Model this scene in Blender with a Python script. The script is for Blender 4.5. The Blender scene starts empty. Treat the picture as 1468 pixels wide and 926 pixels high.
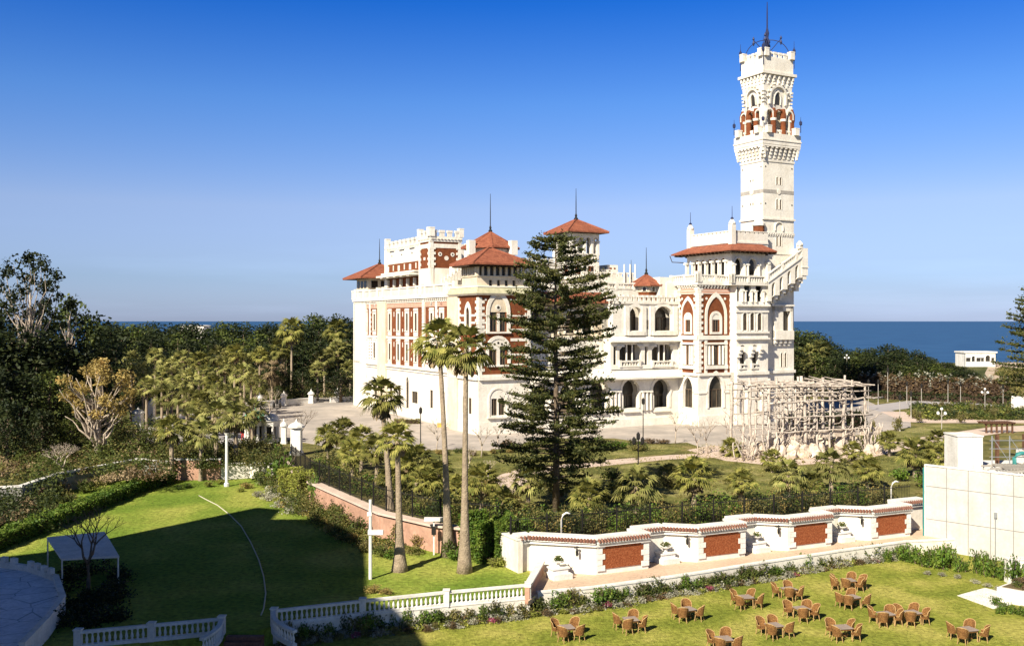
import bpy, bmesh, math, random
import numpy as np
from mathutils import Vector, Matrix
R = math.radians
PI = math.pi
random.seed(7)
rng = np.random.default_rng(7)
scene = bpy.context.scene
COL = scene.collection

# ------------------------------------------------------------------ camera, sky, sun, exposure
F = 1400.0; CX = 734.0; HY = 460.0; CZ = 18.0          # focal length in photo pixels, centre column, horizon row, eye height
cam_data = bpy.data.cameras.new('camera')
cam_data.sensor_width = 36.0
cam_data.lens = 36.0 * F / 1468.0
cam_data.shift_y = -3.0 / 1468.0
cam_data.clip_end = 60000
cam_data.clip_start = 0.5
cam = bpy.data.objects.new('camera', cam_data)
cam.location = (0, 0, CZ); cam.rotation_euler = (R(90), 0, 0)
COL.objects.link(cam); scene.camera = cam

SUN_EL = 37.0
SUN_AZ = 33.0                      # the light travels towards this bearing (clockwise from +Y)
world = bpy.data.worlds.new('World'); scene.world = world; world.use_nodes = True
wn = world.node_tree; wn.nodes.clear()
sky = wn.nodes.new('ShaderNodeTexSky'); sky.sky_type = 'NISHITA'; sky.sun_disc = False
sky.sun_elevation = R(SUN_EL); sky.sun_rotation = R(SUN_AZ + 180)
sky.altitude = 10; sky.air_density = 1.0; sky.dust_density = 0.35; sky.ozone_density = 2.5
hs = wn.nodes.new('ShaderNodeHueSaturation'); hs.inputs['Saturation'].default_value = 1.18
bg = wn.nodes.new('ShaderNodeBackground'); bg.inputs['Strength'].default_value = 0.057
wo = wn.nodes.new('ShaderNodeOutputWorld')
wn.links.new(sky.outputs[0], hs.inputs['Color'])
SKY_TINT = [(0.007, (0.293, 0.37, 0.732)), (0.0428, (0.328, 0.381, 0.627)), (0.114, (0.558, 0.493, 0.633)), (0.2162, (0.329, 0.461, 0.708)), (0.309, (0.066, 0.31, 0.706))]
tcw = wn.nodes.new('ShaderNodeTexCoord'); sep = wn.nodes.new('ShaderNodeSeparateXYZ'); wn.links.new(tcw.outputs['Generated'], sep.inputs[0])
rmp = wn.nodes.new('ShaderNodeValToRGB')
while len(rmp.color_ramp.elements) > 1: rmp.color_ramp.elements.remove(rmp.color_ramp.elements[-1])
rmp.color_ramp.elements[0].position = SKY_TINT[0][0]; rmp.color_ramp.elements[0].color = (*SKY_TINT[0][1], 1)
for p_, c_ in SKY_TINT[1:] + [(.5, (.10, .14, .22)), (.9, (.13, .14, .17))]:
    e_ = rmp.color_ramp.elements.new(p_); e_.color = (*c_, 1)
wn.links.new(sep.outputs['Z'], rmp.inputs['Fac'])
mulw = wn.nodes.new('ShaderNodeVectorMath'); mulw.operation = 'MULTIPLY'; sclw = wn.nodes.new('ShaderNodeVectorMath'); sclw.operation = 'SCALE'; sclw.inputs['Scale'].default_value = 2.0
wn.links.new(hs.outputs[0], mulw.inputs[0]); wn.links.new(rmp.outputs[0], mulw.inputs[1]); wn.links.new(mulw.outputs[0], sclw.inputs[0])
mpw = wn.nodes.new('ShaderNodeMapping'); mpw.inputs['Scale'].default_value = (2.2, 2.2, 26)
nzw = wn.nodes.new('ShaderNodeTexNoise'); nzw.inputs['Scale'].default_value = 1.6; nzw.inputs['Detail'].default_value = 7
wn.links.new(tcw.outputs['Generated'], mpw.inputs[0]); wn.links.new(mpw.outputs[0], nzw.inputs['Vector'])
m1 = wn.nodes.new('ShaderNodeMapRange'); m1.inputs[1].default_value = .50; m1.inputs[2].default_value = .72; m1.inputs[3].default_value = 0; m1.inputs[4].default_value = .12
m2 = wn.nodes.new('ShaderNodeMapRange'); m2.inputs[1].default_value = .02; m2.inputs[2].default_value = .10; m2.inputs[3].default_value = 1; m2.inputs[4].default_value = 0
wn.links.new(nzw.outputs['Fac'], m1.inputs['Value']); wn.links.new(sep.outputs['Z'], m2.inputs['Value'])
m3 = wn.nodes.new('ShaderNodeMath'); m3.operation = 'MULTIPLY'; wn.links.new(m1.outputs[0], m3.inputs[0]); wn.links.new(m2.outputs[0], m3.inputs[1])
m4 = wn.nodes.new('ShaderNodeMath'); m4.operation = 'ADD'; m4.inputs[1].default_value = 2.0; m5 = wn.nodes.new('ShaderNodeMath'); m5.operation = 'MULTIPLY'; m5.inputs[1].default_value = 2.0
wn.links.new(m3.outputs[0], m5.inputs[0]); wn.links.new(m5.outputs[0], m4.inputs[0]); wn.links.new(m4.outputs[0], sclw.inputs['Scale'])
wn.links.new(sclw.outputs[0], bg.inputs[0]); wn.links.new(bg.outputs[0], wo.inputs[0])
sd = bpy.data.lights.new('sun', 'SUN'); sd.energy = 5.0; sd.angle = R(0.5); sd.color = (1.0, 0.93, 0.80)
sun = bpy.data.objects.new('sun', sd)
dv = Vector((math.sin(R(SUN_AZ)) * math.cos(R(SUN_EL)), math.cos(R(SUN_AZ)) * math.cos(R(SUN_EL)), -math.sin(R(SUN_EL))))
sun.rotation_euler = dv.to_track_quat('-Z', 'Y').to_euler(); sun.location = (-40, -40, 60)
COL.objects.link(sun)
vs = scene.view_settings
vs.view_transform = 'Standard'; vs.look = 'None'; vs.gamma = 1.0; vs.exposure = 0.80; vs.use_curve_mapping = False
scene.render.engine = 'CYCLES'
scene.cycles.max_bounces = 5; scene.cycles.diffuse_bounces = 2; scene.cycles.transparent_max_bounces = 4

# ------------------------------------------------------------------ helpers
def at(px, py, z=0.0):
    """the ground point of height z that the photo shows at this pixel"""
    D = F * (CZ - z) / (py - HY)
    return ((px - CX) / F * D, D, z)

def atD(px, D, z=0.0):
    return ((px - CX) / F * D, D, z)

def mat(name, c1, c2=None, scale=1.0, rough=0.85, bump=0.0, bscale=None, detail=4, spec=0.2, metal=0.0, c3=None, fine=None, coord='Object', ramp=(0.35, 0.65), wave=None):
    m = bpy.data.materials.new(name); m.use_nodes = True
    nt = m.node_tree; b = nt.nodes['Principled BSDF']
    b.inputs['Roughness'].default_value = rough; b.inputs['Metallic'].default_value = metal
    b.inputs['Specular IOR Level'].default_value = spec
    b.inputs['Base Color'].default_value = (*c1, 1)
    tc = nt.nodes.new('ShaderNodeTexCoord')
    last = None
    if c2:
        nz = nt.nodes.new('ShaderNodeTexNoise'); nz.inputs['Scale'].default_value = scale; nz.inputs['Detail'].default_value = detail
        nt.links.new(tc.outputs[coord], nz.inputs['Vector'])
        cr = nt.nodes.new('ShaderNodeValToRGB')
        cr.color_ramp.elements[0].position = ramp[0]; cr.color_ramp.elements[1].position = ramp[1]
        cr.color_ramp.elements[0].color = (*c1, 1); cr.color_ramp.elements[1].color = (*c2, 1)
        if c3:
            e = cr.color_ramp.elements.new((ramp[0] + ramp[1]) / 2); e.color = (*c3, 1)
        nt.links.new(nz.outputs['Fac'], cr.inputs['Fac'])
        last = cr.outputs['Color']
        if fine:
            n2 = nt.nodes.new('ShaderNodeTexNoise'); n2.inputs['Scale'].default_value = fine[0]; n2.inputs['Detail'].default_value = 3
            nt.links.new(tc.outputs[coord], n2.inputs['Vector'])
            mr = nt.nodes.new('ShaderNodeMapRange'); mr.inputs[1].default_value = 0.3; mr.inputs[2].default_value = 0.7
            mr.inputs[3].default_value = 1 - fine[1]; mr.inputs[4].default_value = 1 + fine[1]
            nt.links.new(n2.outputs['Fac'], mr.inputs['Value'])
            mx = nt.nodes.new('ShaderNodeVectorMath'); mx.operation = 'SCALE'
            nt.links.new(last, mx.inputs[0]); nt.links.new(mr.outputs[0], mx.inputs['Scale'])
            last = mx.outputs[0]
        nt.links.new(last, b.inputs['Base Color'])
    if bump:
        n3 = nt.nodes.new('ShaderNodeTexNoise'); n3.inputs['Scale'].default_value = bscale or scale * 4; n3.inputs['Detail'].default_value = 3
        nt.links.new(tc.outputs[coord], n3.inputs['Vector'])
        bp = nt.nodes.new('ShaderNodeBump'); bp.inputs['Strength'].default_value = bump; bp.inputs['Distance'].default_value = 0.1
        nt.links.new(n3.outputs['Fac'], bp.inputs['Height']); nt.links.new(bp.outputs[0], b.inputs['Normal'])
    return m

def leafmat(name, c1, c2, c3=None, scale=0.6, var=0.25, rough=0.6, trans=0.25):
    """foliage: tint varies through the crown and from tree to tree"""
    m = bpy.data.materials.new(name); m.use_nodes = True
    nt = m.node_tree; b = nt.nodes['Principled BSDF']
    b.inputs['Roughness'].default_value = rough; b.inputs['Specular IOR Level'].default_value = 0.25
    tc = nt.nodes.new('ShaderNodeTexCoord')
    nz = nt.nodes.new('ShaderNodeTexNoise'); nz.inputs['Scale'].default_value = scale; nz.inputs['Detail'].default_value = 5; nz.inputs['Roughness'].default_value = .7
    nt.links.new(tc.outputs['Object'], nz.inputs['Vector'])
    cr = nt.nodes.new('ShaderNodeValToRGB'); cr.color_ramp.elements[0].position = .38; cr.color_ramp.elements[1].position = .62
    cr.color_ramp.elements[0].color = (*c1, 1); cr.color_ramp.elements[1].color = (*c2, 1)
    if c3:
        e = cr.color_ramp.elements.new(.5); e.color = (*c3, 1)
    nt.links.new(nz.outputs['Fac'], cr.inputs['Fac'])
    oi = nt.nodes.new('ShaderNodeObjectInfo')
    mr = nt.nodes.new('ShaderNodeMapRange'); mr.inputs[3].default_value = 1 - var; mr.inputs[4].default_value = 1 + var
    nt.links.new(oi.outputs['Random'], mr.inputs['Value'])
    mx = nt.nodes.new('ShaderNodeVectorMath'); mx.operation = 'SCALE'
    nt.links.new(cr.outputs[0], mx.inputs[0]); nt.links.new(mr.outputs[0], mx.inputs['Scale'])
    nt.links.new(mx.outputs[0], b.inputs['Base Color'])
    if trans:
        tr = nt.nodes.new('ShaderNodeBsdfTranslucent'); nt.links.new(mx.outputs[0], tr.inputs['Color'])
        ms = nt.nodes.new('ShaderNodeMixShader'); ms.inputs[0].default_value = trans
        nt.links.new(b.outputs[0], ms.inputs[1]); nt.links.new(tr.outputs[0], ms.inputs[2])
        nt.links.new(ms.outputs[0], nt.nodes['Material Output'].inputs['Surface'])
    return m

M = {}
M['white'] = mat('white_render', (.80, .745, .635), (.71, .645, .53), .55, bump=.2, bscale=3, fine=(3.5, .07), detail=10)
M['white2'] = mat('white_paint', (.80, .76, .69), (.68, .64, .56), 1.0, bump=.15, bscale=5, fine=(7, .10), detail=9)
M['panelwhite'] = mat('panel_white', (.56, .53, .485), (.48, .455, .41), .7, bump=.1, bscale=4, fine=(5, .06), detail=9)
M['joint'] = mat('panel_joint', (.27, .25, .22))
M['cream'] = mat('cream_render', (.75, .64, .46), (.65, .53, .37), .5, bump=.15, bscale=3, fine=(2.5, .07))
M['brown'] = mat('red_brick', (.215, .066, .022), (.16, .047, .018), 1.3, bump=.3, bscale=8, fine=(7, .18))
M['pink'] = mat('pink_band', (.60, .34, .24), (.52, .29, .20), 1.5)
M['tile'] = mat('roof_tile', (.31, .105, .055), (.22, .07, .038), 1.4, bump=.5, bscale=9, fine=(6, .22))
M['wood'] = mat('dark_wood', (.045, .028, .018), (.07, .045, .028), 2)
M['glass'] = mat('dark_glass', (.018, .016, .014), (.06, .05, .035), .5, rough=.25, spec=.5, coord='Object')
M['shutter'] = mat('shutter_brown', (.10, .07, .045), (.14, .10, .065), 1.5)
M['iron'] = mat('black_iron', (.022, .02, .017), rough=.5)
M['blueiron'] = mat('blue_iron', (.03, .035, .08), rough=.5)
M['stone'] = mat('grey_stone', (.33, .30, .26), (.42, .38, .32), 1.2, bump=.3, fine=(6, .12))
M['greenband'] = mat('glazed_green_band', (.42, .40, .24), (.55, .50, .32), 2.2)
M['greendome'] = mat('green_dome', (.10, .36, .20), (.14, .42, .26), 2)
M['brickpanel'] = mat('speckled_brick', (.22, .056, .018), (.30, .095, .035), 9, bump=.5, bscale=16, fine=(22, .35), ramp=(.4, .6))
M['pave'] = mat('plaza_paving', (.47, .405, .34), (.33, .29, .25), .22, fine=(1.4, .10), detail=10, bump=.1, bscale=4)
M['terrpave'] = mat('terrace_paving', (.62, .46, .32), (.54, .39, .27), .3, fine=(4, .1))
M['path'] = mat('path_paving', (.64, .50, .40), (.55, .42, .33), .4, fine=(4, .08))
M['flag'] = mat('flagstone', (.88, .87, .88), (.74, .74, .78), .5, fine=(5, .15), bump=.4, bscale=2)
M['road'] = mat('road', (.42, .38, .36), (.36, .33, .31), .2, fine=(3, .08))
M['soil'] = mat('soil', (.16, .11, .06), (.10, .09, .035), .4, fine=(3, .25))
M['sand'] = mat('sand', (.52, .40, .27), (.44, .34, .24), .08, fine=(.6, .15))
M['lawn'] = mat('lawn_grass', (.175, .20, .03), (.37, .335, .08), .22, rough=.95, spec=.05, bump=1.0, bscale=9, fine=(3.2, .34), detail=10, c3=(.255, .262, .045), ramp=(.38, .62))
M['dry_lawn'] = mat('dry_lawn', (.11, .115, .035), (.27, .24, .09), .25, rough=.95, spec=.05, bump=1.0, bscale=9, fine=(2.5, .35), detail=10, c3=(.18, .175, .05), ramp=(.36, .62))
M['lawn_green'] = mat('lawn_grass_green', (.15, .22, .03), (.33, .34, .07), .14, rough=.95, spec=.05, bump=1.0, bscale=9, fine=(3.2, .34), detail=10, c3=(.215, .27, .042), ramp=(.38, .62))
M['garden'] = mat('garden_grass', (.09, .085, .03), (.25, .20, .08), .3, rough=.95, spec=.05, bump=.8, bscale=10, fine=(3.5, .3), detail=9, c3=(.15, .14, .045))
M['scrub'] = mat('scrub_ground', (.05, .06, .018), (.14, .13, .05), .12, rough=.95, spec=.05, bump=.6, bscale=3, fine=(1.2, .3), detail=8)
M['bark'] = mat('bark', (.20, .15, .10), (.12, .085, .055), 3, bump=.6, bscale=12)
M['palebark'] = mat('pale_bark', (.52, .43, .33), (.38, .30, .22), 3, bump=.4, bscale=10)
M['palmtrunk'] = mat('palm_trunk', (.36, .28, .19), (.25, .19, .13), 2.5, bump=.8, bscale=9, fine=(14, .2))
M['log'] = mat('pale_log', (.58, .50, .41), (.38, .31, .25), 1.8, bump=.6, bscale=7, fine=(8, .2))
M['rock'] = mat('pale_rock', (.66, .56, .44), (.48, .38, .28), 1.2, bump=.7, bscale=4, fine=(4, .2))
M['wicker'] = mat('wicker', (.31, .155, .05), (.15, .065, .022), 14, bump=.7, bscale=40, fine=(30, .3))
M['palewicker'] = mat('pale_wicker_rim', (.50, .33, .14), (.34, .20, .08), 10)
M['tabletop'] = mat('grey_tabletop', (.34, .27, .22), (.26, .20, .16), 5)
M['hose'] = mat('pale_hose', (.55, .50, .36))
M['metal'] = mat('galvanised', (.45, .46, .47), rough=.4, metal=.6)
M['teal'] = mat('teal_pipe', (.05, .22, .20), rough=.4)
M['lampglass'] = mat('lamp_globe', (.85, .83, .76), rough=.3)
M['red'] = mat('red_cloth', (.5, .04, .03))
M['terracotta'] = mat('terracotta', (.22, .10, .065), (.15, .065, .045), 4, fine=(9, .3))
M['hotel'] = mat('hotel_render', (.6, .55, .45), (.52, .47, .38), .3)
M['yellow'] = mat('yellow_paint', (.65, .42, .06))
M['leaf_dark'] = leafmat('leaf_dark', (.016, .026, .008), (.058, .066, .018), (.030, .042, .012), .8)
M['leaf_mid'] = leafmat('leaf_mid', (.04, .062, .012), (.15, .16, .035), (.08, .10, .02), 1.0)
M['leaf_olive'] = leafmat('leaf_olive', (.10, .10, .028), (.30, .25, .08), (.18, .16, .045), 1.2)
M['leaf_gold'] = leafmat('leaf_gold', (.22, .16, .05), (.50, .34, .11), (.34, .26, .08), .8, trans=.35)
M['leaf_bright'] = leafmat('leaf_bright', (.06, .12, .015), (.20, .25, .035), (.11, .18, .022), 1.6)
M['leaf_yellow'] = leafmat('leaf_yellow', (.16, .18, .03), (.34, .34, .07), (.24, .25, .045), 1.8)
M['leaf_pine'] = leafmat('leaf_pine', (.04, .055, .014), (.16, .15, .038), (.08, .09, .022), 1.3, trans=.2)
M['leaf_palm'] = leafmat('leaf_palm', (.10, .12, .025), (.38, .34, .09), (.22, .21, .05), 1.6, var=.3)
M['leaf_palm_pale'] = leafmat('leaf_palm_pale', (.13, .145, .035), (.42, .38, .13), (.25, .24, .07), 1.3, var=.35)
M['leaf_dead'] = leafmat('leaf_dead', (.17, .12, .065), (.34, .25, .14), (.26, .19, .10), 1.5, trans=.15)
M['leaf_rust'] = leafmat('leaf_rust', (.085, .058, .028), (.20, .125, .06), (.14, .09, .042), 1.5)
M['leaf_silver'] = leafmat('leaf_silver', (.30, .29, .20), (.56, .52, .40), (.42, .40, .30), 2.5)
M['leaf_magenta'] = leafmat('leaf_magenta', (.28, .05, .10), (.45, .12, .18), None, 2.5)

def grime(m, amt=.22, sc=(1.3, 1.3, .16)):
    nt = m.node_tree; b = nt.nodes['Principled BSDF']; src = b.inputs['Base Color'].links[0].from_socket
    tc = nt.nodes.new('ShaderNodeTexCoord'); mp = nt.nodes.new('ShaderNodeMapping'); mp.inputs['Scale'].default_value = sc
    nz = nt.nodes.new('ShaderNodeTexNoise'); nz.inputs['Scale'].default_value = 1.0; nz.inputs['Detail'].default_value = 8; nz.inputs['Roughness'].default_value = .65
    mr = nt.nodes.new('ShaderNodeMapRange'); mr.inputs[1].default_value = .5; mr.inputs[2].default_value = .75; mr.inputs[3].default_value = 1.0; mr.inputs[4].default_value = 1 - amt
    sc_ = nt.nodes.new('ShaderNodeVectorMath'); sc_.operation = 'SCALE'
    nt.links.new(tc.outputs['Object'], mp.inputs[0]); nt.links.new(mp.outputs[0], nz.inputs['Vector']); nt.links.new(nz.outputs['Fac'], mr.inputs['Value'])
    nt.links.new(src, sc_.inputs[0]); nt.links.new(mr.outputs[0], sc_.inputs['Scale']); nt.links.new(sc_.outputs[0], b.inputs['Base Color'])
def joints(m, scale, width=.04, dark=.35, warp=0.0):
    """stone slabs: dark irregular joints"""
    nt = m.node_tree; b = nt.nodes['Principled BSDF']; src = b.inputs['Base Color'].links[0].from_socket
    tc = nt.nodes.new('ShaderNodeTexCoord'); vo = nt.nodes.new('ShaderNodeTexVoronoi'); vo.feature = 'DISTANCE_TO_EDGE'; vo.inputs['Scale'].default_value = scale
    nt.links.new(tc.outputs['Object'], vo.inputs['Vector']); mr = nt.nodes.new('ShaderNodeMapRange'); mr.inputs[1].default_value = 0; mr.inputs[2].default_value = width; mr.inputs[3].default_value = dark; mr.inputs[4].default_value = 1
    nt.links.new(vo.outputs['Distance'], mr.inputs['Value']); sc_ = nt.nodes.new('ShaderNodeVectorMath'); sc_.operation = 'SCALE'
    nt.links.new(src, sc_.inputs[0]); nt.links.new(mr.outputs[0], sc_.inputs['Scale']); nt.links.new(sc_.outputs[0], b.inputs['Base Color'])
joints(M['flag'], .55, .025, .45); joints(M['terrpave'], 1.1, .02, .72); joints(M['pave'], .22, .006, .80); joints(M['path'], 1.2, .02, .8)
for k_ in ('white', 'white2', 'cream', 'panelwhite'): grime(M[k_], .18 if k_ != 'panelwhite' else .12)
grime(M['brown'], .25); grime(M['tile'], .3, (2, 2, 1.2))

class MB:
    """collects faces and links them as one mesh object"""
    def __init__(s):
        s.v = []; s.f = []; s.m = []; s.sm = []; s.mi = 0; s.smooth = False
    def face(s, pts):
        n = len(s.v); s.v.extend([tuple(p) for p in pts]); s.f.append(tuple(range(n, n + len(pts)))); s.m.append(s.mi); s.sm.append(s.smooth)
    def idx(s, verts, faces):
        n = len(s.v); s.v.extend([tuple(p) for p in verts])
        for f in faces: s.f.append(tuple(i + n for i in f)); s.m.append(s.mi); s.sm.append(s.smooth)
    def box(s, x0, x1, y0, y1, z0, z1, T=None):
        c = [(x0, y0, z0), (x1, y0, z0), (x1, y1, z0), (x0, y1, z0), (x0, y0, z1), (x1, y0, z1), (x1, y1, z1), (x0, y1, z1)]
        if T: c = [T(*p) for p in c]
        s.idx(c, [(3, 2, 1, 0), (4, 5, 6, 7), (0, 1, 5, 4), (1, 2, 6, 5), (2, 3, 7, 6), (3, 0, 4, 7)])
    def frustum(s, r0, r1, z0, z1, T=None):
        """r0, r1 = (x0,x1,y0,y1) of the bottom and the top rectangle"""
        c = [(r0[0], r0[2], z0), (r0[1], r0[2], z0), (r0[1], r0[3], z0), (r0[0], r0[3], z0), (r1[0], r1[2], z1), (r1[1], r1[2], z1), (r1[1], r1[3], z1), (r1[0], r1[3], z1)]
        if T: c = [T(*p) for p in c]
        s.idx(c, [(3, 2, 1, 0), (4, 5, 6, 7), (0, 1, 5, 4), (1, 2, 6, 5), (2, 3, 7, 6), (3, 0, 4, 7)])
    def prism(s, poly, z0, z1, T=None):
        n = len(poly)
        c = [(p[0], p[1], z0) for p in poly] + [(p[0], p[1], z1) for p in poly]
        if T: c = [T(*p) for p in c]
        s.idx(c, [tuple(range(n))[::-1], tuple(range(n, 2 * n))] + [(i, (i + 1) % n, n + (i + 1) % n, n + i) for i in range(n)])
    def lathe(s, c, prof, n=12, T=None, a0=0.0):
        v = []; f = []
        for r, z in prof:
            for k in range(n):
                a = a0 + 2 * PI * k / n; p = (c[0] + r * math.cos(a), c[1] + r * math.sin(a), z)
                v.append(T(*p) if T else p)
        for i in range(len(prof) - 1):
            for k in range(n):
                f.append((i * n + k, i * n + (k + 1) % n, (i + 1) * n + (k + 1) % n, (i + 1) * n + k))
        f.append(tuple(range(n))[::-1]); f.append(tuple(range((len(prof) - 1) * n, len(prof) * n)))
        s.idx(v, f)
    def tube(s, pts, rad, n=6):
        pts = [Vector(p) for p in pts]; m = len(pts)
        if not hasattr(rad, '__len__'): rad = [rad] * m
        v = []; f = []; up = Vector((0.13, 0.21, 1)).normalized()
        for i, p in enumerate(pts):
            d = (pts[min(i + 1, m - 1)] - pts[max(i - 1, 0)])
            if d.length < 1e-6: d = Vector((0, 0, 1))
            d.normalize()
            a = d.cross(up if abs(d.dot(up)) < .95 else Vector((1, 0, 0))).normalized(); b = d.cross(a)
            for k in range(n):
                t = 2 * PI * k / n; v.append(p + rad[i] * (a * math.cos(t) + b * math.sin(t)))
        for i in range(m - 1):
            for k in range(n): f.append((i * n + k, i * n + (k + 1) % n, (i + 1) * n + (k + 1) % n, (i + 1) * n + k))
        f.append(tuple(range(n))[::-1]); f.append(tuple(range((m - 1) * n, m * n)))
        s.idx(v, f)
    def build(s, name, mats, parent=None, recalc=True):
        if not isinstance(mats, (list, tuple)): mats = [mats]
        off = Vector((0, 0, 0)); p = parent
        while p: off += p.location; p = p.parent
        me = bpy.data.meshes.new(name)
        me.from_pydata([tuple(Vector(v) - off) for v in s.v], [], s.f)
        for m in mats: me.materials.append(M[m] if isinstance(m, str) else m)
        me.polygons.foreach_set('material_index', s.m)
        me.polygons.foreach_set('use_smooth', s.sm)
        me.update()
        if recalc:
            bm = bmesh.new(); bm.from_mesh(me); bmesh.ops.remove_doubles(bm, verts=bm.verts, dist=1e-4); bmesh.ops.recalc_face_normals(bm, faces=bm.faces); bm.to_mesh(me); bm.free()
        o = bpy.data.objects.new(name, me); COL.objects.link(o)
        if parent: o.parent = parent
        return o

def tag(o, label=None, cat=None, group=None, kind=None):
    if label: o['label'] = label
    if cat: o['category'] = cat
    if group: o['group'] = group
    if kind: o['kind'] = kind
    return o

def empty(name, loc=(0, 0, 0), label=None, cat=None, group=None, rz=0.0):
    o = bpy.data.objects.new(name, None); COL.objects.link(o); o.location = loc; o.rotation_euler = (0, 0, rz)
    return tag(o, label, cat, group)

def copy_tree(o, parent=None):
    c = o.copy(); COL.objects.link(c)
    if parent: c.parent = parent
    for ch in list(o.children): copy_tree(ch, c)
    return c

def np_mesh(name, verts, faces, matname, parent=None, k=4):
    """fast mesh from arrays; faces all with k corners"""
    me = bpy.data.meshes.new(name)
    verts = np.asarray(verts, dtype=np.float32).reshape(-1, 3); faces = np.asarray(faces, dtype=np.int32).reshape(-1, k)
    me.vertices.add(len(verts)); me.vertices.foreach_set('co', verts.ravel())
    me.loops.add(faces.size); me.loops.foreach_set('vertex_index', faces.ravel())
    me.polygons.add(len(faces)); me.polygons.foreach_set('loop_start', np.arange(0, faces.size, k, dtype=np.int32))
    me.update(calc_edges=True); me.validate()
    me.materials.append(M[matname])
    o = bpy.data.objects.new(name, me); COL.objects.link(o)
    if parent: o.parent = parent
    return o

def leaf_quads(P, size, up=0.35, aspect=0.55, jit=0.4):
    """a rhombic leaf at each point, turned every way with some lean to face upward"""
    P = np.asarray(P); n = len(P)
    a = rng.normal(size=(n, 3)); a /= np.linalg.norm(a, axis=1)[:, None]
    b = rng.normal(size=(n, 3)); b[:, 2] *= (1 - up); a[:, 2] *= (1 - up)
    a /= np.linalg.norm(a, axis=1)[:, None]
    b -= (b * a).sum(1)[:, None] * a; b /= np.linalg.norm(b, axis=1)[:, None]
    s = size * (1 + jit * rng.uniform(-1, 1, size=(n, 1)))
    V = np.stack([P - a * s, P + b * s * aspect, P + a * s, P - b * s * aspect], axis=1)
    return V.reshape(-1, 3), np.arange(4 * n).reshape(-1, 4)

def structure(name, poly, z, matname, thick=None):
    mb = MB(); mb.face([(p[0], p[1], z) for p in poly])
    if thick:
        n = len(poly)
        for i in range(n):
            a = poly[i]; b = poly[(i + 1) % n]
            mb.face([(a[0], a[1], z - thick), (b[0], b[1], z - thick), (b[0], b[1], z), (a[0], a[1], z)])
    o = mb.build(name, matname); o['kind'] = 'structure'
    return o
# ------------------------------------------------------------------ the palace: its own frame, u along the front, v into the depth
CU, SU = .8813, .4726
U0, V0 = 59.7, 118.7
def W(u, v, z): u += U0; v += V0; return (CU * u - SU * v, SU * u + CU * v, z)
def Uo(px, v):
    r = (px - CX) / F; v += V0
    return v * (SU + CU * r) / (CU - SU * r) - U0
def Vo(px, u):
    r = (px - CX) / F; u += U0
    return u * (CU - SU * r) / (SU + CU * r) - V0
def Dp(u, v): return SU * (u + U0) + CU * (v + V0)
def Zp(py, u, v): return CZ - (py - HY) * Dp(u, v) / F
def LF(u): return lambda a, d, z: W(u - d, a, z)        # a wall that faces left, a runs along v
def FF(v): return lambda a, d, z: W(a, v - d, z)        # a wall that faces the front, a runs along u

def outline(c, w, zs, zp, kind, n=10):
    h = w / 2
    if kind == 'flat': return [(c - h, zs), (c - h, zp), (c + h, zp), (c + h, zs)]
    pts = [(c - h, zs)]
    if kind == 'round':
        for i in range(n + 1):
            t = PI - PI * i / n; pts.append((c + h * math.cos(t), zp + h * math.sin(t)))
    elif kind == 'pointed':
        r = w * 0.95; ang = math.acos((r - h) / r)
        for i in range(n // 2 + 1):
            t = ang * i / (n // 2); pts.append((c - h + r - r * math.cos(t), zp + r * math.sin(t)))
        for i in range(n // 2 - 1, -1, -1):
            t = ang * i / (n // 2); pts.append((c + h - r + r * math.cos(t), zp + r * math.sin(t)))
    elif kind == 'horseshoe':
        k = 1.16; r = h * k; a0 = math.acos(1 / k)
        for i in range(n + 1):
            t = PI + a0 - (PI + 2 * a0) * i / n; pts.append((c + r * math.cos(t), zp + r * math.sin(a0) + r * math.sin(t)))
    pts.append((c + h, zs))
    return pts

def wall(mb, A, a0, a1, z0, z1, ops=(), t=0.5):
    """a wall with real openings: front skin plus the reveals"""
    ops = sorted(ops, key=lambda o: o['c']); x = a0
    q = lambda p, r, z_a, z_b: mb.face([A(p, 0, z_a), A(r, 0, z_a), A(r, 0, z_b), A(p, 0, z_b)])
    for o in ops:
        pts = outline(o['c'], o['w'], o['zs'], o['zp'], o['k'])
        lo = min(p[0] for p in pts); hi = max(p[0] for p in pts)
        if lo > x: q(x, lo, z0, z1)
        if o['zs'] > z0: q(lo, hi, z0, o['zs'])
        # the sides of a horseshoe arch
        if lo < pts[0][0] - 1e-6:
            for s_, e in ((lo, pts[0][0]), (pts[-1][0], hi)): q(s_, e, o['zs'], o['zp'])
        top = pts[1:-1]
        for (p, zp), (r, zr) in zip(top[:-1], top[1:]):
            if r - p > 1e-6: mb.face([A(p, 0, zp), A(r, 0, zr), A(r, 0, z1), A(p, 0, z1)])
            elif p - r > 1e-6: 
                e = lo if p < o['c'] else hi
                mb.face([A(p, 0, zp), A(r, 0, zr), A(e, 0, zr), A(e, 0, zp)])
        for (p, zp), (r, zr) in zip(pts, pts[1:] + pts[:1]):
            mb.face([A(p, 0, zp), A(r, 0, zr), A(r, -t, zr), A(p, -t, zp)])
        x = hi
    if x < a1: q(x, a1, z0, z1)

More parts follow.
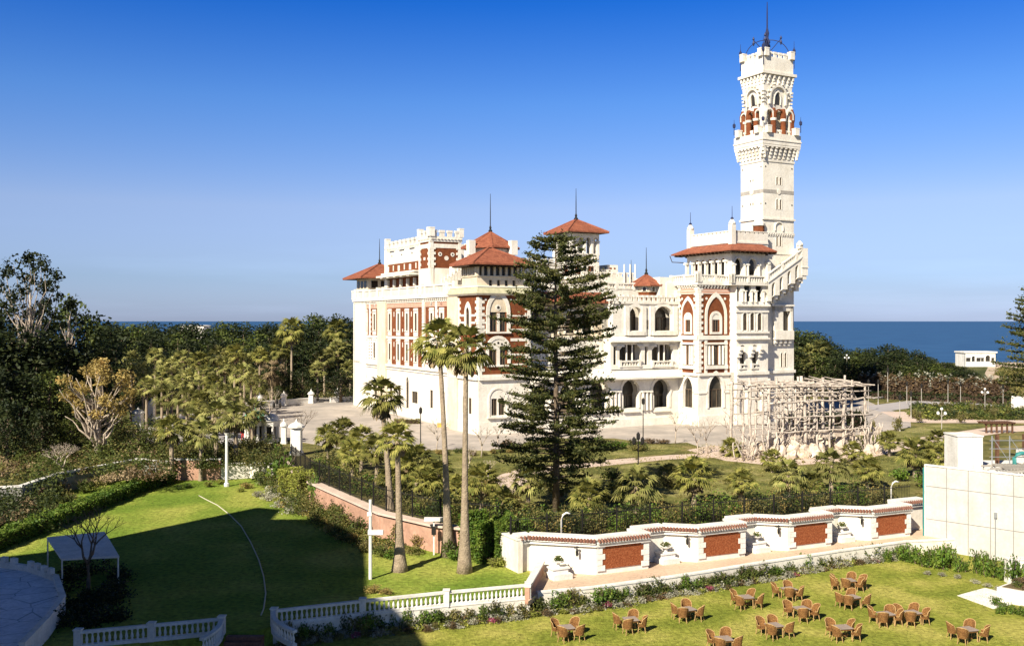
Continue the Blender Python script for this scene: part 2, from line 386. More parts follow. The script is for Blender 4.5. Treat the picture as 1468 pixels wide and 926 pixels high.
def ring(mb, A, o, wr=.35, d=.12, n=10, dz=None):
    """a proud surround following the head and sides of an opening"""
    pin = outline(o['c'], o['w'], o['zs'], o['zp'], o['k'], n); po = outline(o['c'], o['w'] + 2 * wr, o['zs'], o['zp'] + (wr if o['k'] == 'flat' else 0), o['k'], n)
    for i in range(len(pin) - 1):
        a, b, c_, e = pin[i], pin[i + 1], po[i + 1], po[i]
        mb.face([A(a[0], d, a[1]), A(b[0], d, b[1]), A(c_[0], d, c_[1]), A(e[0], d, e[1])])
        mb.face([A(e[0], d, e[1]), A(c_[0], d, c_[1]), A(c_[0], 0, c_[1]), A(e[0], 0, e[1])])
        mb.face([A(a[0], d, a[1]), A(b[0], d, b[1]), A(b[0], 0, b[1]), A(a[0], 0, a[1])])
    for p, r in ((pin[0], po[0]), (pin[-1], po[-1])):
        mb.face([A(p[0], d, p[1]), A(r[0], d, r[1]), A(r[0], 0, r[1]), A(p[0], 0, p[1])])

def box_(mb, A, a0, a1, d0, d1, z0, z1): mb.box(a0, a1, d0, d1, z0, z1, A)

def merlons(mb, A, a0, a1, z, step=1.1, w=.6, h=.7, t=.35, d=0.0, corner=None):
    n = max(1, int(round((a1 - a0) / step))); st = (a1 - a0) / n
    for i in range(n):
        c = a0 + st * (i + .5)
        box_(mb, A, c - w / 2, c + w / 2, d - t, d, z - .002, z + h * .62); box_(mb, A, c - w / 2 - .07, c + w / 2 + .07, d - t - .05, d + .05, z + h * .62, z + h)
    if corner:
        for c in (a0, a1): box_(mb, A, c - .4, c + .4, d - .75, d + .06, z - .01, z + corner); box_(mb, A, c - .43, c + .43, d - .78, d + .09, z + corner, z + corner + .16)

def corbels(mb, A, a0, a1, z0, z1, step=.8, w=.35, d=.5):
    n = max(1, int(round((a1 - a0) / step))); st = (a1 - a0) / n
    for i in range(n + 1):
        c = a0 + st * i
        c = min(max(c, a0 + w / 2), a1 - w / 2); zm = (z0 + z1) / 2
        box_(mb, A, c - w / 2, c + w / 2, 0.003, d * .5, z0, zm); box_(mb, A, c - w / 2, c + w / 2, 0.003, d, zm, z1)

def quoins(mb, A, a, z0, z1, side=1, h=.42, w=(.55, .85), d=.05):
    z = z0; i = 0
    while z < z1 - .1:
        ww = w[i % 2]
        box_(mb, A, min(a, a + side * ww), max(a, a + side * ww), -.02, d, z, min(z + h * .97, z1)); z += h; i += 1

def balustrade(mb, A, a0, a1, z, h=1.0, d=0.0, step=.45, t=.28):
    box_(mb, A, a0, a1, d - t, d, z, z + .2); box_(mb, A, a0, a1, d - t - .04, d + .05, z + h - .2, z + h)
    n = max(1, int((a1 - a0) / step)); st = (a1 - a0) / n
    for i in range(n):
        c = a0 + st * (i + .5); box_(mb, A, c - .11, c + .11, d - t + .06, d - .06, z + .2, z + h - .2)
    for i in range(0, n + 1, 7):
        c = a0 + st * i; box_(mb, A, c - .2, c + .2, d - t - .06, d + .06, z, z + h + .08)

palace = empty('palace', W(22, 8, 2.5), 'cream and red brick palace with terracotta roofs and a tall crenellated tower', 'palace')
class Part:
    def __init__(s, name, label=None): s.name = name; s.label = label; s.mb = MB(); s.subs = []
    def sub(s, name, mats, label=None): m = MB(); s.subs.append((name, m, mats, label)); return m
    def window(s, A, o, glass_d=-.4, mull=1, trans=True, name='window'):
        m = s.sub(name, ['glass', 'shutter'])
        pts = outline(o['c'], o['w'] - .002, o['zs'], o['zp'], o['k'])
        m.mi = 0; m.face([A(p[0], glass_d, p[1]) for p in pts]); m.mi = 1
        top = max(p[1] for p in pts) - .08
        for k in range(mull):
            c = o['c'] - o['w'] / 2 + o['w'] * (k + 1) / (mull + 1)
            box_(m, A, c - .05, c + .05, glass_d + .01, glass_d + .1, o['zs'], top if mull == 1 else o['zp'])
        if trans: box_(m, A, o['c'] - o['w'] / 2, o['c'] + o['w'] / 2, glass_d + .012, glass_d + .08, o['zp'] - .06, o['zp'] + .06)
        for sx in (-1, 1): box_(m, A, o['c'] + sx * o['w'] / 2 - (.09 if sx > 0 else 0), o['c'] + sx * o['w'] / 2 + (.09 if sx < 0 else 0), glass_d + .014, glass_d + .09, o['zs'], o['zp'])
        return m
    def done(s):
        o = s.mb.build(s.name, PM, palace)
        if s.label: o['label'] = s.label
        for n, m, mats, lb in s.subs:
            q = m.build(n, mats, o)
            if lb: q['label'] = lb
        return o
PM = ['white', 'brown', 'pink', 'cream', 'greenband', 'glass', 'wood', 'tile']
WH, BR, PK, CR, GB, GL, WD, TL = range(8)
def O(c, w, zs, zp, k='flat'): return dict(c=c, w=w, zs=zs, zp=zp, k=k)

def hip_roof(P, u0, u1, v0, v1, z, apex, z1, spire=None, over=0.0, lip=.22):
    """hipped tile roof with a timber soffit; apex = (u, v) or a ridge ((u,v),(u,v))"""
    m = P.sub('roof', ['tile', 'wood'])
    m.mi = 0
    c = [(u0, v0), (u1, v0), (u1, v1), (u0, v1)]
    if hasattr(apex[0], '__len__'): r0, r1 = apex
    else: r0 = r1 = apex
    cc = [W(p[0], p[1], z) for p in c]; A0 = W(r0[0], r0[1], z1); A1 = W(r1[0], r1[1], z1)
    if r0 == r1:
        for i in range(4): m.face([cc[i], cc[(i + 1) % 4], A0])
    else:
        m.face([cc[0], cc[1], A1, A0]); m.face([cc[1], cc[2], A1]); m.face([cc[2], cc[3], A0, A1]); m.face([cc[3], cc[0], A0])
    for i in range(4):
        a, b = cc[i], cc[(i + 1) % 4]; m.face([a, b, (b[0], b[1], b[2] - lip), (a[0], a[1], a[2] - lip)])
        m.tube([cc[i], A0 if i in (0, 3) else A1], .13, 5)
    m.mi = 1
    m.face([(p[0], p[1], p[2] - lip) for p in cc])
    if spire:
        sp = P.sub('spire', ['iron']); x, y, _ = W(r0[0], r0[1], 0)
        sp.lathe((x, y), [(.30, z1 - .3), (.34, z1 + .1), (.15, z1 + .35), (.2, z1 + .6), (.08, z1 + .9), (.07, z1 + (spire - z1) * .5), (.03, spire)], 6)

def octa_roof(P, u, v, r, z, z1, spire=None, n=8, a0=PI / 8):
    m = P.sub('roof', ['tile', 'wood']); pts = [(u + r * math.cos(a0 + 2 * PI * k / n), v + r * math.sin(a0 + 2 * PI * k / n)) for k in range(n)]
    ap = W(u, v, z1)
    for k in range(n):
        a = W(*pts[k], z); b = W(*pts[(k + 1) % n], z); m.mi = 0
        m.face([a, b, ap]); m.face([a, b, (b[0], b[1], z - .2), (a[0], a[1], z - .2)]); m.tube([a, ap], .1, 5)
    m.mi = 1; m.face([W(*p, z - .2) for p in pts])
    if spire:
        sp = P.sub('spire', ['iron']); x, y, _ = W(u, v, 0)
        sp.lathe((x, y), [(.26, z1 - .2), (.3, z1 + .1), (.12, z1 + .35), (.18, z1 + .55), (.07, z1 + .9), (.06, z1 + (spire - z1) * .5), (.03, spire)], 6)

# --- the long wing on the left
P = Part('wing'); mb = P.mb
A = LF(0.0); VB = 53.6; VA = 9.5
v_ = lambda px: Vo(px, 0.0)
# ground storey
gops = [O(v_(584.5), 1.15, Zp(585, 0, v_(584)), Zp(548, 0, v_(584)), 'pointed'), O(v_(595), 2.4, Zp(578, 0, v_(595)), Zp(561, 0, v_(595))), O(v_(619), 1.1, Zp(585, 0, v_(619)), Zp(559, 0, v_(619))),
        O(v_(636), 1.0, Zp(590, 0, v_(636)), Zp(562, 0, v_(636))), O(v_(561), 1.3, 4.6, 7.4), O(v_(539), 1.4, 4.6, 7.4), O(v_(524), 1.4, 4.6, 7.4), O(v_(597.5), .8, 2.6, 4.0, 'round') if False else O(v_(573), 1.2, 4.6, 7.4)]
mb.mi = WH; wall(mb, A, VA, VB, 2.2, 10.6, gops)
for o in gops: P.window(A, o, -.15); ring(mb, A, o, .22, .08)
box_(mb, A, VA, VB, .003, .35, 2.2, 3.6)
box_(mb, A, VA, VB + .3, .003, .3, 10.35, 10.75); box_(mb, A, VA, VB + .3, .003, .18, 9.9, 10.1)
# two upper storeys in three bays
bays = [(v_(518), v_(543.5), 'A', (525, 537)), (v_(555), v_(607), 'B', (559, 571.3, 583.7, 596.4)), (v_(610), v_(645), 'C', (619, 633.5))]
for b1, b0, kind, wins in bays:
    cs = [v_(w) for w in wins]
    ops1 = [O(c_, .9, 11.5, 14.2) for c_ in cs]; ops2 = [O(c_, .9, 16.4, 19.2) for c_ in cs]
    mb.mi = BR if kind == 'B' else WH; wall(mb, A, b0, b1, 10.75, 15.05, ops1, .45)
    mb.mi = BR; wall(mb, A, b0, b1, 15.05, 21.4, ops2, .45)
    for o in ops1 + ops2:
        P.window(A, o, -.1)
        mb.mi = WH; ring(mb, A, o, .42, .09)
        box_(mb, A, o['c'] - .87, o['c'] + .87, .003, .085, o['zp'] + .5, o['zp'] + .8); box_(mb, A, o['c'] - .87, o['c'] + .87, .003, .085, o['zs'] - .85, o['zs'] + .001)
        box_(mb, A, o['c'] - .7, o['c'] + .7, .003, .22, o['zs'] - .12, o['zs'] + .02)
        box_(mb, A, o['c'] - .75, o['c'] + .75, .003, .2, o['zp'] + .42, o['zp'] + .56)
    mb.mi = WH
    box_(mb, A, b0, b1, .003, .14, 15.05, 15.45)
    if kind == 'B':
        cl = sorted(cs); ex = [b0 + .1] + [(p + q) / 2 for p, q in zip(cl[:-1], cl[1:])] + [b1 - .1]
        for e in ex[1:-1]:
            for zc in (16.2, 11.6): mb.lathe((0, 0), [(0.001, 0)], 3) if False else box_(mb, A, e - .13, e + .13, .003, .05, zc, zc + .5)
            for zc in (18.7, 13.7): box_(mb, A, e - .11, e + .11, .003, .05, zc, zc + .8)
    else:
        for e in (b0, b1): 
            mb.mi = BR
            for k in range(7): box_(mb, A, (e + .35 if e == b0 else e - .85), (e + .85 if e == b0 else e - .35), .003, .03, 11.3 + k * .55, 11.55 + k * .55)
        cm = sum(cs) / 2
        for k in range(7): box_(mb, A, cm - .75, cm - .4, .003, .03, 11.3 + k * .55, 11.5 + k * .55); box_(mb, A, cm + .4, cm + .75, .003, .03, 11.3 + k * .55, 11.5 + k * .55)
        mb.mi = WH; quoins(mb, A, cm, 15.5, 19.9, 1, w=(.3, .5)); quoins(mb, A, cm, 15.5, 19.9, -1, w=(.3, .5)); box_(mb, A, cm - .35, cm + .35, .05, .14, 15.4, 21.4)
        for c_ in cs: box_(mb, A, c_ - .45, c_ + .45, .003, .1, 20.3, 20.9)
    mb.mi = PK; box_(mb, A, b0, b1, .003, .10, 20.15, 20.85)
    mb.mi = WH; box_(mb, A, b0, b1, .003, .12, 20.95, 21.05)
# piers between the bays
mb.mi = CR
for p0, p1, w_ in ((543.5, 555, .35), (645, 657, .45)):
    box_(mb, A, v_(p1), v_(p0), -.4, w_, 2.2, 21.5)
mb.mi = WH
box_(mb, A, v_(610), v_(607), -.4, .25, 10.75, 21.5); box_(mb, A, v_(518), VB, -.4, .3, 2.2, 21.5)
quoins(mb, A, v_(518), 10.9, 21.0, -1, w=(.25, .5), d=.06)
for z in np.arange(11, 21, .55): box_(mb, A, v_(609.7), v_(607.3), .25, .3, z, z + .3)
corbels(mb, A, VA, VB, 20.9, 21.5, .75, .32, .4)
box_(mb, A, VA, VB + .4, -.3, .55, 21.5, 21.9)
balustrade(mb, A, VA, VB + .3, 21.9, 1.55, .5, .5, .3)
for px in (513, 545, 553, 607, 645, 655): box_(mb, A, v_(px) - .45, v_(px) + .45, .05, .62, 21.9, 23.75)
# core, terrace floor, far and back walls
mb.mi = WH
mb.box(.5, 33, 9.6, 53.4, 2.0, 21.6, W); mb.box(7, 46, 3.9, 30, 2.0, 21.2, W)
mb.box(-.3, .1, 53.3, 53.8, 2.2, 21.6, W)
# the storey set back behind the terrace
B = LF(1.6); vb = lambda px: Vo(px, 1.6)
b1, b0 = vb(553), vb(601)
zz = lambda py, px=577: Zp(py, 1.6, vb(px))
mb.mi = WH
box_(mb, B, b0, b1, -9, 0, 21.5, zz(412)); box_(mb, B, b0, b1, -9, 0, zz(377), zz(352))
mb.mi = BR; box_(mb, B, b0, b1, -9, -.15, zz(412), zz(395)); box_(mb, B, b0, b1, -9, -.02, zz(389), zz(377)); box_(mb, B, b0, b1, -9, -.01, zz(395), zz(389))
mb.mi = WH
box_(mb, B, b0, b1, 0.003, .9, zz(392.4), zz(390)); box_(mb, B, b0 - .3, b1, 0.003, 1.8, zz(396.5), zz(394))
for k in range(5):
    c_ = b0 + (b1 - b0) * (k + .5) / 5
    box_(mb, B, c_ - 1.2, c_ - .2, .02, 1.7, zz(398), zz(396.5)); box_(mb, B, c_ - .1, c_ + .25, -.1, .35, zz(411), zz(400))
    mb.mi = GL; box_(mb, B, c_ + .45, c_ + .8, -.1, -.12, zz(411), zz(404)); mb.mi = WH
for k in range(6):
    c_ = b0 + (b1 - b0) * (k + .5) / 6; box_(mb, B, c_ - .4, c_ + .4, .003, .08, zz(388), zz(380)) if k % 2 else box_(mb, B, c_ - .16, c_ + .16, .003, .08, zz(387), zz(379))
mb.mi = GL
for c_ in (.2, .5, .8): cc_ = b0 + (b1 - b0) * c_; box_(mb, B, cc_ - 1.1, cc_ + 1.1, .002, .02, zz(359.5), zz(357.8)); box_(mb, B, cc_ - .2, cc_ + .2, .002, .02, zz(366), zz(364))
mb.mi = WH; merlons(mb, B, b0, b1, zz(352), 1.9, .95, 1.0, .4, 0, 1.5)
box_(mb, B, b1 - 1.2, b1, .003, .25, zz(412), zz(350)); corbels(mb, B, b0, b1, zz(357), zz(353), .7, .3, .25)
P.done()

# turret block beside it
P = Part('roof_turret', 'square red brick turret with white crenellations'); mb = P.mb
vt0, vt1 = Vo(617, 1.2), Vo(601, 1.2); ut0, ut1 = 1.2, Uo(661, vt0)
zt = lambda py: Zp(py, 1.2, vt0)
mb.mi = WH; mb.box(ut0, ut1, vt0, vt1, 21.5, zt(384), W)
mb.mi = BR; mb.box(ut0, ut1, vt0, vt1, zt(384), zt(355), W); mb.box(ut0, ut1, vt0, vt1, zt(349), zt(346), W)
mb.mi = WH; mb.box(ut0 - .06, ut1 + .06, vt0 - .06, vt1 + .06, zt(355), zt(349), W); mb.box(ut0 - .15, ut1 + .15, vt0 - .15, vt1 + .15, zt(346), zt(338.5), W)
for A2, a0, a1 in ((FF(vt0), ut0, ut1), (LF(ut0), vt0, vt1)):
    merlons(mb, A2, a0, a1, zt(338.5), 1.3, .75, 1.0, .4, .15, 1.25); corbels(mb, A2, a0, a1, zt(344), zt(341), .6, .3, .35)
    box_(mb, A2, a0, a0 + .5, .003, .1, 21.5, zt(346)); quoins(mb, A2, a0, zt(384), zt(355), 1, w=(.55, .85), d=.12)
    box_(mb, A2, a1 - .5, a1, .003, .1, 21.5, zt(346)); quoins(mb, A2, a1, zt(384), zt(355), -1, w=(.55, .85), d=.12)
A2 = FF(vt0)
def disc(m, A, c, z, r, d, n=14):
    v = [A(c + r * math.cos(2 * PI * k / n), d, z + r * math.sin(2 * PI * k / n)) for k in range(n)]
    b = [A(c + r * math.cos(2 * PI * k / n), 0, z + r * math.sin(2 * PI * k / n)) for k in range(n)]
    m.idx(v + b, [tuple(range(n))] + [(k, (k + 1) % n, n + (k + 1) % n, n + k) for k in range(n)])
um = (ut0 + ut1) / 2
for du, py, r in ((-1.0, 364, .33), (1.15, 364, .33), (.1, 369.5, .36)): disc(mb, A2, um + du, zt(py), r, .06)
mb.mi = GL
for du in (-1.0, 1.15): disc(mb, A2, um + du, zt(364), .15, .07)
mb.mi = WH; box_(mb, LF(ut0), (vt0 + vt1) / 2 - .3, (vt0 + vt1) / 2 + .3, .003, .08, zt(372), zt(368))
# stair wall climbing from the terrace to the roof behind the corner pavilion
for k in range(14):
    u = ut0 + .5 + k * .55; z = 22.0 + 2.1 + k * .36
    mb.box(u, u + .5, vt0 - 3.2, vt0 - 2.9, z - 1.1 - k * .1, z, W); mb.box(u, u + .2, vt0 - 3.25, vt0 - 2.85, z, z + .35, W)
mb.mi = WH; mb.box(1.0, 3.0, 14, vt0, 21.5, 23.4, W); mb.box(4, 12, vt0 - 2.8, vt0 - 1, 21.5, 26.5, W)
P.done()

# far corner pavilion with its own roof
P = Part('corner_pavilion'); mb = P.mb
mb.mi = WH; mb.box(-.25, 8, 47.5, 54.2, 2.2, 23.4, W); mb.mi = CR
mb.box(.3, 7.6, 48, 53.9, 23.4, 25.6, W); mb.mi = GL
for k in range(4): box_(mb, FF(48), 1 + k * 1.8, 2.2 + k * 1.8, .003, .05, 23.9, 25.2)
for k in range(3): box_(mb, LF(.3), 48.6 + k * 1.8, 49.8 + k * 1.8, .003, .05, 23.9, 25.2)
mb.mi = WH; balustrade(mb, LF(-.25), 47.5, 54.4, 21.9, 1.6, .3)
hip_roof(P, -1.5, 9.2, 46.6, 56.6, 25.8, (3.9, 51.6), Zp(378, 4, 51), Zp(342, 4, 51))
P.done()

# --- the near corner pavilion
P = Part('corner_pavilion'); mb = P.mb
A = FF(0.0); L = LF(-1.2); ue = 6.9; ul = -1.2; ve = 9.0
zq = lambda py: Zp(py, 2, 0)
uc = Uo(714, 0)
g1 = [O(Uo(708.5, 0), .85, zq(595), zq(571)), O(Uo(719, 0), .85, zq(595), zq(571)), O(Uo(714, 0), 1.7, zq(617.5), zq(613))]
mb.mi = WH
wall(mb, A, ul, ue, 3.9, 10.0, [g1[0], g1[1]]); wall(mb, A, ul, ue, 2.2, 3.9, [g1[2]])
for o in g1: P.window(A, o, -.18, 0 if o is g1[2] else 1, False)
big = O(uc, 2.6, zq(597), zq(571), 'round'); ring(mb, A, big, .25, .1)
box_(mb, A, uc - 1.7, uc + 1.7, .003, .4, zq(599), zq(597)); box_(mb, A, ul, ue, .003, .12, 2.2, 4.2)
mb.lathe((0, 0), [(.3, 0)], 3) if False else None
box_(mb, A, ul, ue, .003, .35, 9.95, 10.4); box_(mb, A, ul, ue, .003, .2, 10.4, 10.7)
# second storey: striped brick and a twin window under a round hood
o2 = [O(uc - .72, .95, zq(523), zq(498), 'flat'), O(uc + .72, .95, zq(523), zq(498), 'flat')]
mb.mi = BR; wall(mb, A, ul, ue, 10.7, 15.6, o2)
h2 = O(uc, 2.9, zq(521), zq(501), 'round'); mb.mi = WH; ring(mb, A, h2, .45, .14)
n_ = 12; fan = outline(uc, 2.9, zq(500), zq(501), 'round')
mb.face([A(p[0], .06, p[1]) for p in fan])
mb.mi = GL
for k in range(5): t = PI * (k + .5) / 5; disc(mb, A, uc + .95 * math.cos(t), zq(501) + .95 * math.sin(t) * .95, .17, .08, 8)
mb.mi = WH
box_(mb, A, uc - .24, uc + .24, -.2, .1, zq(523), zq(500)); box_(mb, A, uc - 1.7, uc + 1.7, .003, .3, zq(525.5), zq(523))
for z0_, z1_ in ((15.2, 15.6), (11.9, 12.1), (13.2, 13.5)): box_(mb, A, ul, uc - 1.95, .003, .05, z0_, z1_); box_(mb, A, uc + 1.95, ue, .003, .05, z0_, z1_)
# third storey: pointed arch
o3 = [O(uc - .7, .95, zq(475), zq(451), 'pointed'), O(uc + .7, .95, zq(475), zq(451), 'pointed')]
mb.mi = BR; wall(mb, A, ul, ue, 15.6, 21.5, o3)
mb.mi = WH; h3 = O(uc, 2.7, zq(476), zq(447), 'pointed'); ring(mb, A, h3, .5, .16)
fan = outline(uc, 2.7, zq(447.5), zq(447), 'pointed'); mb.mi = CR; mb.face([A(p[0], .05, p[1]) for p in fan]); mb.mi = WH; disc(mb, A, uc, zq(441), .42, .1)
mb.mi = GL; disc(mb, A, uc, zq(441), .22, .11)
mb.mi = WH; box_(mb, A, uc - .2, uc + .2, -.2, .12, zq(475), zq(449)); box_(mb, A, uc - 1.9, uc + 1.9, .003, .3, zq(478), zq(475.5))
for z0_, z1_ in ((16.6, 16.9), (17.6, 17.9), (18.6, 18.8)): box_(mb, A, ul, uc - 1.9, .003, .05, z0_, z1_); box_(mb, A, uc + 1.9, ue, .003, .05, z0_, z1_)
for o in o2 + o3: P.window(A, o, -.2)
for du in (-2.6, -1.9, 2.0, 2.8): disc(mb, A, uc + du, 20.9, .17, .07, 8)
quoins(mb, A, ul, 10.7, 21.3, 1, w=(.5, .9), d=.08); quoins(mb, A, ue, 10.7, 21.3, -1, w=(.5, .9), d=.08)
# left flank
l1 = [O(2.6, .8, 5.2, 7.4), O(4.6, .8, 5.2, 7.4)]; l2 = [O(3.2, .9, 11.7, 14.0, 'round')]; l3 = [O(3.2, 1.1, 16.6, 19.0, 'pointed')]
mb.mi = WH; wall(mb, L, 0, ve, 2.2, 10.7, l1); box_(mb, L, 0, ve, .003, .3, 9.95, 10.4); box_(mb, L, 0, ve, .003, .12, 2.2, 4.2)
mb.mi = BR; wall(mb, L, 0, ve, 10.7, 15.6, l2); wall(mb, L, 0, ve, 15.6, 21.5, l3)
mb.mi = WH
for o in l2 + l3: ring(mb, L, o, .45, .14)
for o in l1 + l2 + l3: P.window(L, o, -.12)
quoins(mb, L, 0, 10.7, 21.3, 1, w=(.5, .9), d=.08); quoins(mb, L, ve - 2.5, 10.7, 21.3, -1, w=(.5, .9), d=.08)
mb.mi = CR; box_(mb, L, ve - 2.6, ve, -.3, .25, 2.2, 21.5); mb.mi = WH
for z0_ in (11.9, 13.2, 16.6, 17.6, 18.6): box_(mb, L, .9, 2.3, .003, .05, z0_, z0_ + .3); box_(mb, L, 4.2, 6.0, .003, .05, z0_, z0_ + .3)
mb.box(ul + .5, ue + .3, .5, ve + 1, 2.0, 21.5, W); mb.box(ue, ue + .1, 0, 3, 2.2, 21.5, W)
# projecting terrace with a glazed band
for z0_, z1_, o0, o1, mi in ((21.5, 21.75, .35, .6, WH), (21.75, 22.6, .6, .15, GB), (22.6, 22.75, .25, .2, WH)):
    mb.mi = mi; mb.frustum((ul - o0, ue + o0, -o0, ve), (ul - o1, ue + o1, -o1, ve), z0_, z1_, W)
ru0, ru1, rv1 = ul - .1, ue - .9, 5.0
mb.mi = CR; 
s4 = [O(Uo(px, .3), .5, zq(411), zq(401.5)) for px in (703.5, 715, 726, 737)]
wall(mb, FF(.3), ru0, ru1, 22.7, zq(396), s4, .3); wall(mb, LF(ru0), .3, rv1, 22.7, zq(396), [], .3); box_(mb, FF(.3), ru0, ru1, .003, .12, zq(397), zq(395.4)); box_(mb, LF(ru0), .3, rv1, .003, .12, zq(397), zq(395.4))
mb.mi = GL; mb.box(ru0 + .35, ru1 - .3, .65, rv1 - .3, 22.7, 25.4, W)
mb.mi = CR
for A2, a0, a1 in ((FF(.3), ru0, ru1), (LF(ru0), .3, rv1)):
    n_ = 8
    for k in range(n_ + 1): c_ = a0 + (a1 - a0) * k / n_; box_(mb, A2, c_ - .16, c_ + .16, -.3, .02, zq(396), 25.6)
    mb.mi = WD
    for k in range(13): c_ = a0 + (a1 - a0) * k / 12; box_(mb, A2, c_ - .07, c_ + .07, .02, 1.5, 25.35, 25.55)
    mb.mi = CR
e0u, e0v = -2.7, -1.4
hip_roof(P, e0u, ue + .2, e0v, 6.2, 25.8, ((Uo(700, 3), 3.0), (Uo(703, 3) + .3, 3.0)), Zp(356.5, 3, 3))
P.done()

# octagonal turret with the tall spire behind it
P = Part('roof_turret', 'octagonal turret under a pointed tile roof'); mb = P.mb
cu, cv = Uo(703, 9.5), 9.5; s_ = Dp(cu, cv) / F
ze = CZ + (HY - 356) * s_; za = CZ + (HY - 332) * s_
mb.mi = BR; mb.lathe((cu, cv), [(3.1, 21), (3.1, ze - .3)], 8, W, PI / 8)
mb.mi = WH; mb.lathe((cu, cv), [(3.3, 25.2), (3.3, 26.4)], 8, W, PI / 8); mb.lathe((cu, cv), [(3.25, ze - .9), (3.5, ze - .3)], 8, W, PI / 8)
mb.box(cu + 3, cu + 11, cv - 2, cv + 6, 21, 26.6, W); merlons(mb, FF(cv - 2), cu + 3, cu + 11, 26.6, 1.2)
for k in range(8):
    a = 2 * PI * k / 8 + PI / 8
    if k % 2 == 0: mb.box(cu + 4.3 * math.cos(a) - .5, cu + 4.3 * math.cos(a) + .5, cv + 4.3 * math.sin(a) - .5, cv + 4.3 * math.sin(a) + .5, ze - 1.2, ze + .9, W)
octa_roof(P, cu, cv, 4.35, ze, za, Zp(278, cu, cv))
P.done()

# --- belvedere in the middle with open arches under a tile roof
P = Part('belvedere'); mb = P.mb
bv = 11.0; bu = Uo(818, bv); s_ = Dp(bu, bv) / F; Y = lambda py: CZ + (HY - py) * s_
bw = 5.3; bl = 5.3
for A2, a0, a1 in ((FF(bv), bu, bu + bw), (LF(bu), bv, bv + bl), (FF(bv + bl - .4), bu, bu + bw), (LF(bu + bw - .4), bv, bv + bl)):
    st = (a1 - a0) / 4; ops = [O(a0 + st * (k + .5), st * .62, Y(366), Y(343), 'round') for k in range(4)]
    mb.mi = WH; wall(mb, A2, a0, a1, Y(372), Y(334), ops, .38)
    for k in range(5): c_ = a0 + st * k; c_ = min(max(c_, a0 + .2), a1 - .2); box_(mb, A2, c_ - .3, c_ + .3, .003, .12, Y(346), Y(344)); box_(mb, A2, c_ - .2, c_ + .2, .003, .09, Y(366), Y(346))
    balustrade(mb, A2, a0, a1, Y(372), 1.0, .12)
mb.box(bu, bu + bw, bv, bv + bl, 20, Y(373), W)
mb.box(bu + 1.6, bu + bw - 1.6, bv + 1.6, bv + bl - 1.6, Y(373), Y(334), W)
mb.mi = BR
for A2, a in ((FF(bv), bu), (LF(bu), bv)): box_(mb, A2, a + .8, a + 1.8, .003, .05, Y(392), Y(381)); box_(mb, A2, a + 3.2, a + 4.2, .003, .05, Y(392), Y(381))
mb.mi = GL
for c_ in (1.3, 2.6, 3.9): box_(mb, FF(bv), bu + c_ - .2, bu + c_ + .2, .06, .08, Y(391), Y(383))
hip_roof(P, bu - 1.15, bu + bw + 1.15, bv - 1.15, bv + bl + 1.15, Y(331), (bu + bw / 2, bv + bl / 2), Y(311), Y(266))
# stepped masses to its right
mb.mi = WH
x0 = Uo(862, 12); mb.box(x0, x0 + 3.2, 12, 17, 20, Y(384), W); mb.box(x0 + 1.6, x0 + 3.6, 12.6, 16, 20, Y(377), W)
mb.box(bu + 1, x0 + 4.5, 9.2, 14, 20, Y(396), W); mb.mi = GL; box_(mb, FF(9.2), x0 - .2, x0 + 1.2, .003, .06, Y(411), Y(407))
mb.mi = BR; box_(mb, FF(12.6), x0 + 2.0, x0 + 2.4, .003, .05, Y(400), Y(381)); box_(mb, FF(12.6), x0 + 2.8, x0 + 3.1, .003, .05, Y(400), Y(381)); box_(mb, FF(12), x0 + .2, x0 + 1.3, .003, .05, Y(394), Y(390))
mb.mi = WH; merlons(mb, FF(9.2), bu + 1, x0 + 4.5, Y(396), 1.1)
P.done()
for k, px in enumerate((895, 903.3, 910.6)):
    u = Uo(px, 9); m = MB(); m.lathe(W(u, 9, 0)[:2], [(.13, 20), (.11, Zp(379, u, 9))], 6); o = m.build('flagpole', ['white'], palace)

# --- veranda block R0 behind the pine and R1
P = Part('veranda'); mb = P.mb
v0 = -.4; A = FF(v0); Y1 = lambda py: Zp(py, 27, v0)
def arc(px0, px1, y0, ysp, k, v=v0): a, b = Uo(px0, v), Uo(px1, v); return O((a + b) / 2, b - a, Zp(y0, (a + b) / 2, v), Zp(ysp, (a + b) / 2, v), k)
xa, xb = 7.2, 32.36
g = [arc(748, 776, 590, 567, 'round') if False else arc(760, 784, 588, 566, 'round'), arc(802, 826, 588, 564, 'round'), arc(847, 870, 587, 568, 'horseshoe'), arc(893, 915, 585, 567.5, 'horseshoe'), arc(937, 959, 584, 567, 'horseshoe')]
mb.mi = WH; wall(mb, A, xa, xb, 4.6, 9.7, g, .6); wall(mb, A, xa, xb, 2.2, 4.6, [arc(px, px + 20, 606, 601, 'flat') for px in (806, 850, 940)], .4)
for o in g: ring(mb, A, o, .28, .12); box_(mb, A, o['c'] - o['w'] / 2 - .1, o['c'] + o['w'] / 2 + .1, .003, .35, o['zs'] - .6, o['zs'] - .4); P.window(A, o, -1.6, 2)
box_(mb, A, xa, xb, .003, .2, 2.2, 3.6)
for p0, p1 in ((784, 802), (826, 845), (872, 891), (917, 936)):
    for px in (p0 + 4, (p0 + p1) / 2, p1 - 4):
        u = Uo(px, v0); box_(mb, A, u - .28, u + .28, .003, .42, Zp(562, u, v0), Zp(560, u, v0)); mb.lathe(W(u, v0 - .2, 0)[:2], [(.2, 4.8), (.17, Zp(562, u, v0))], 8)
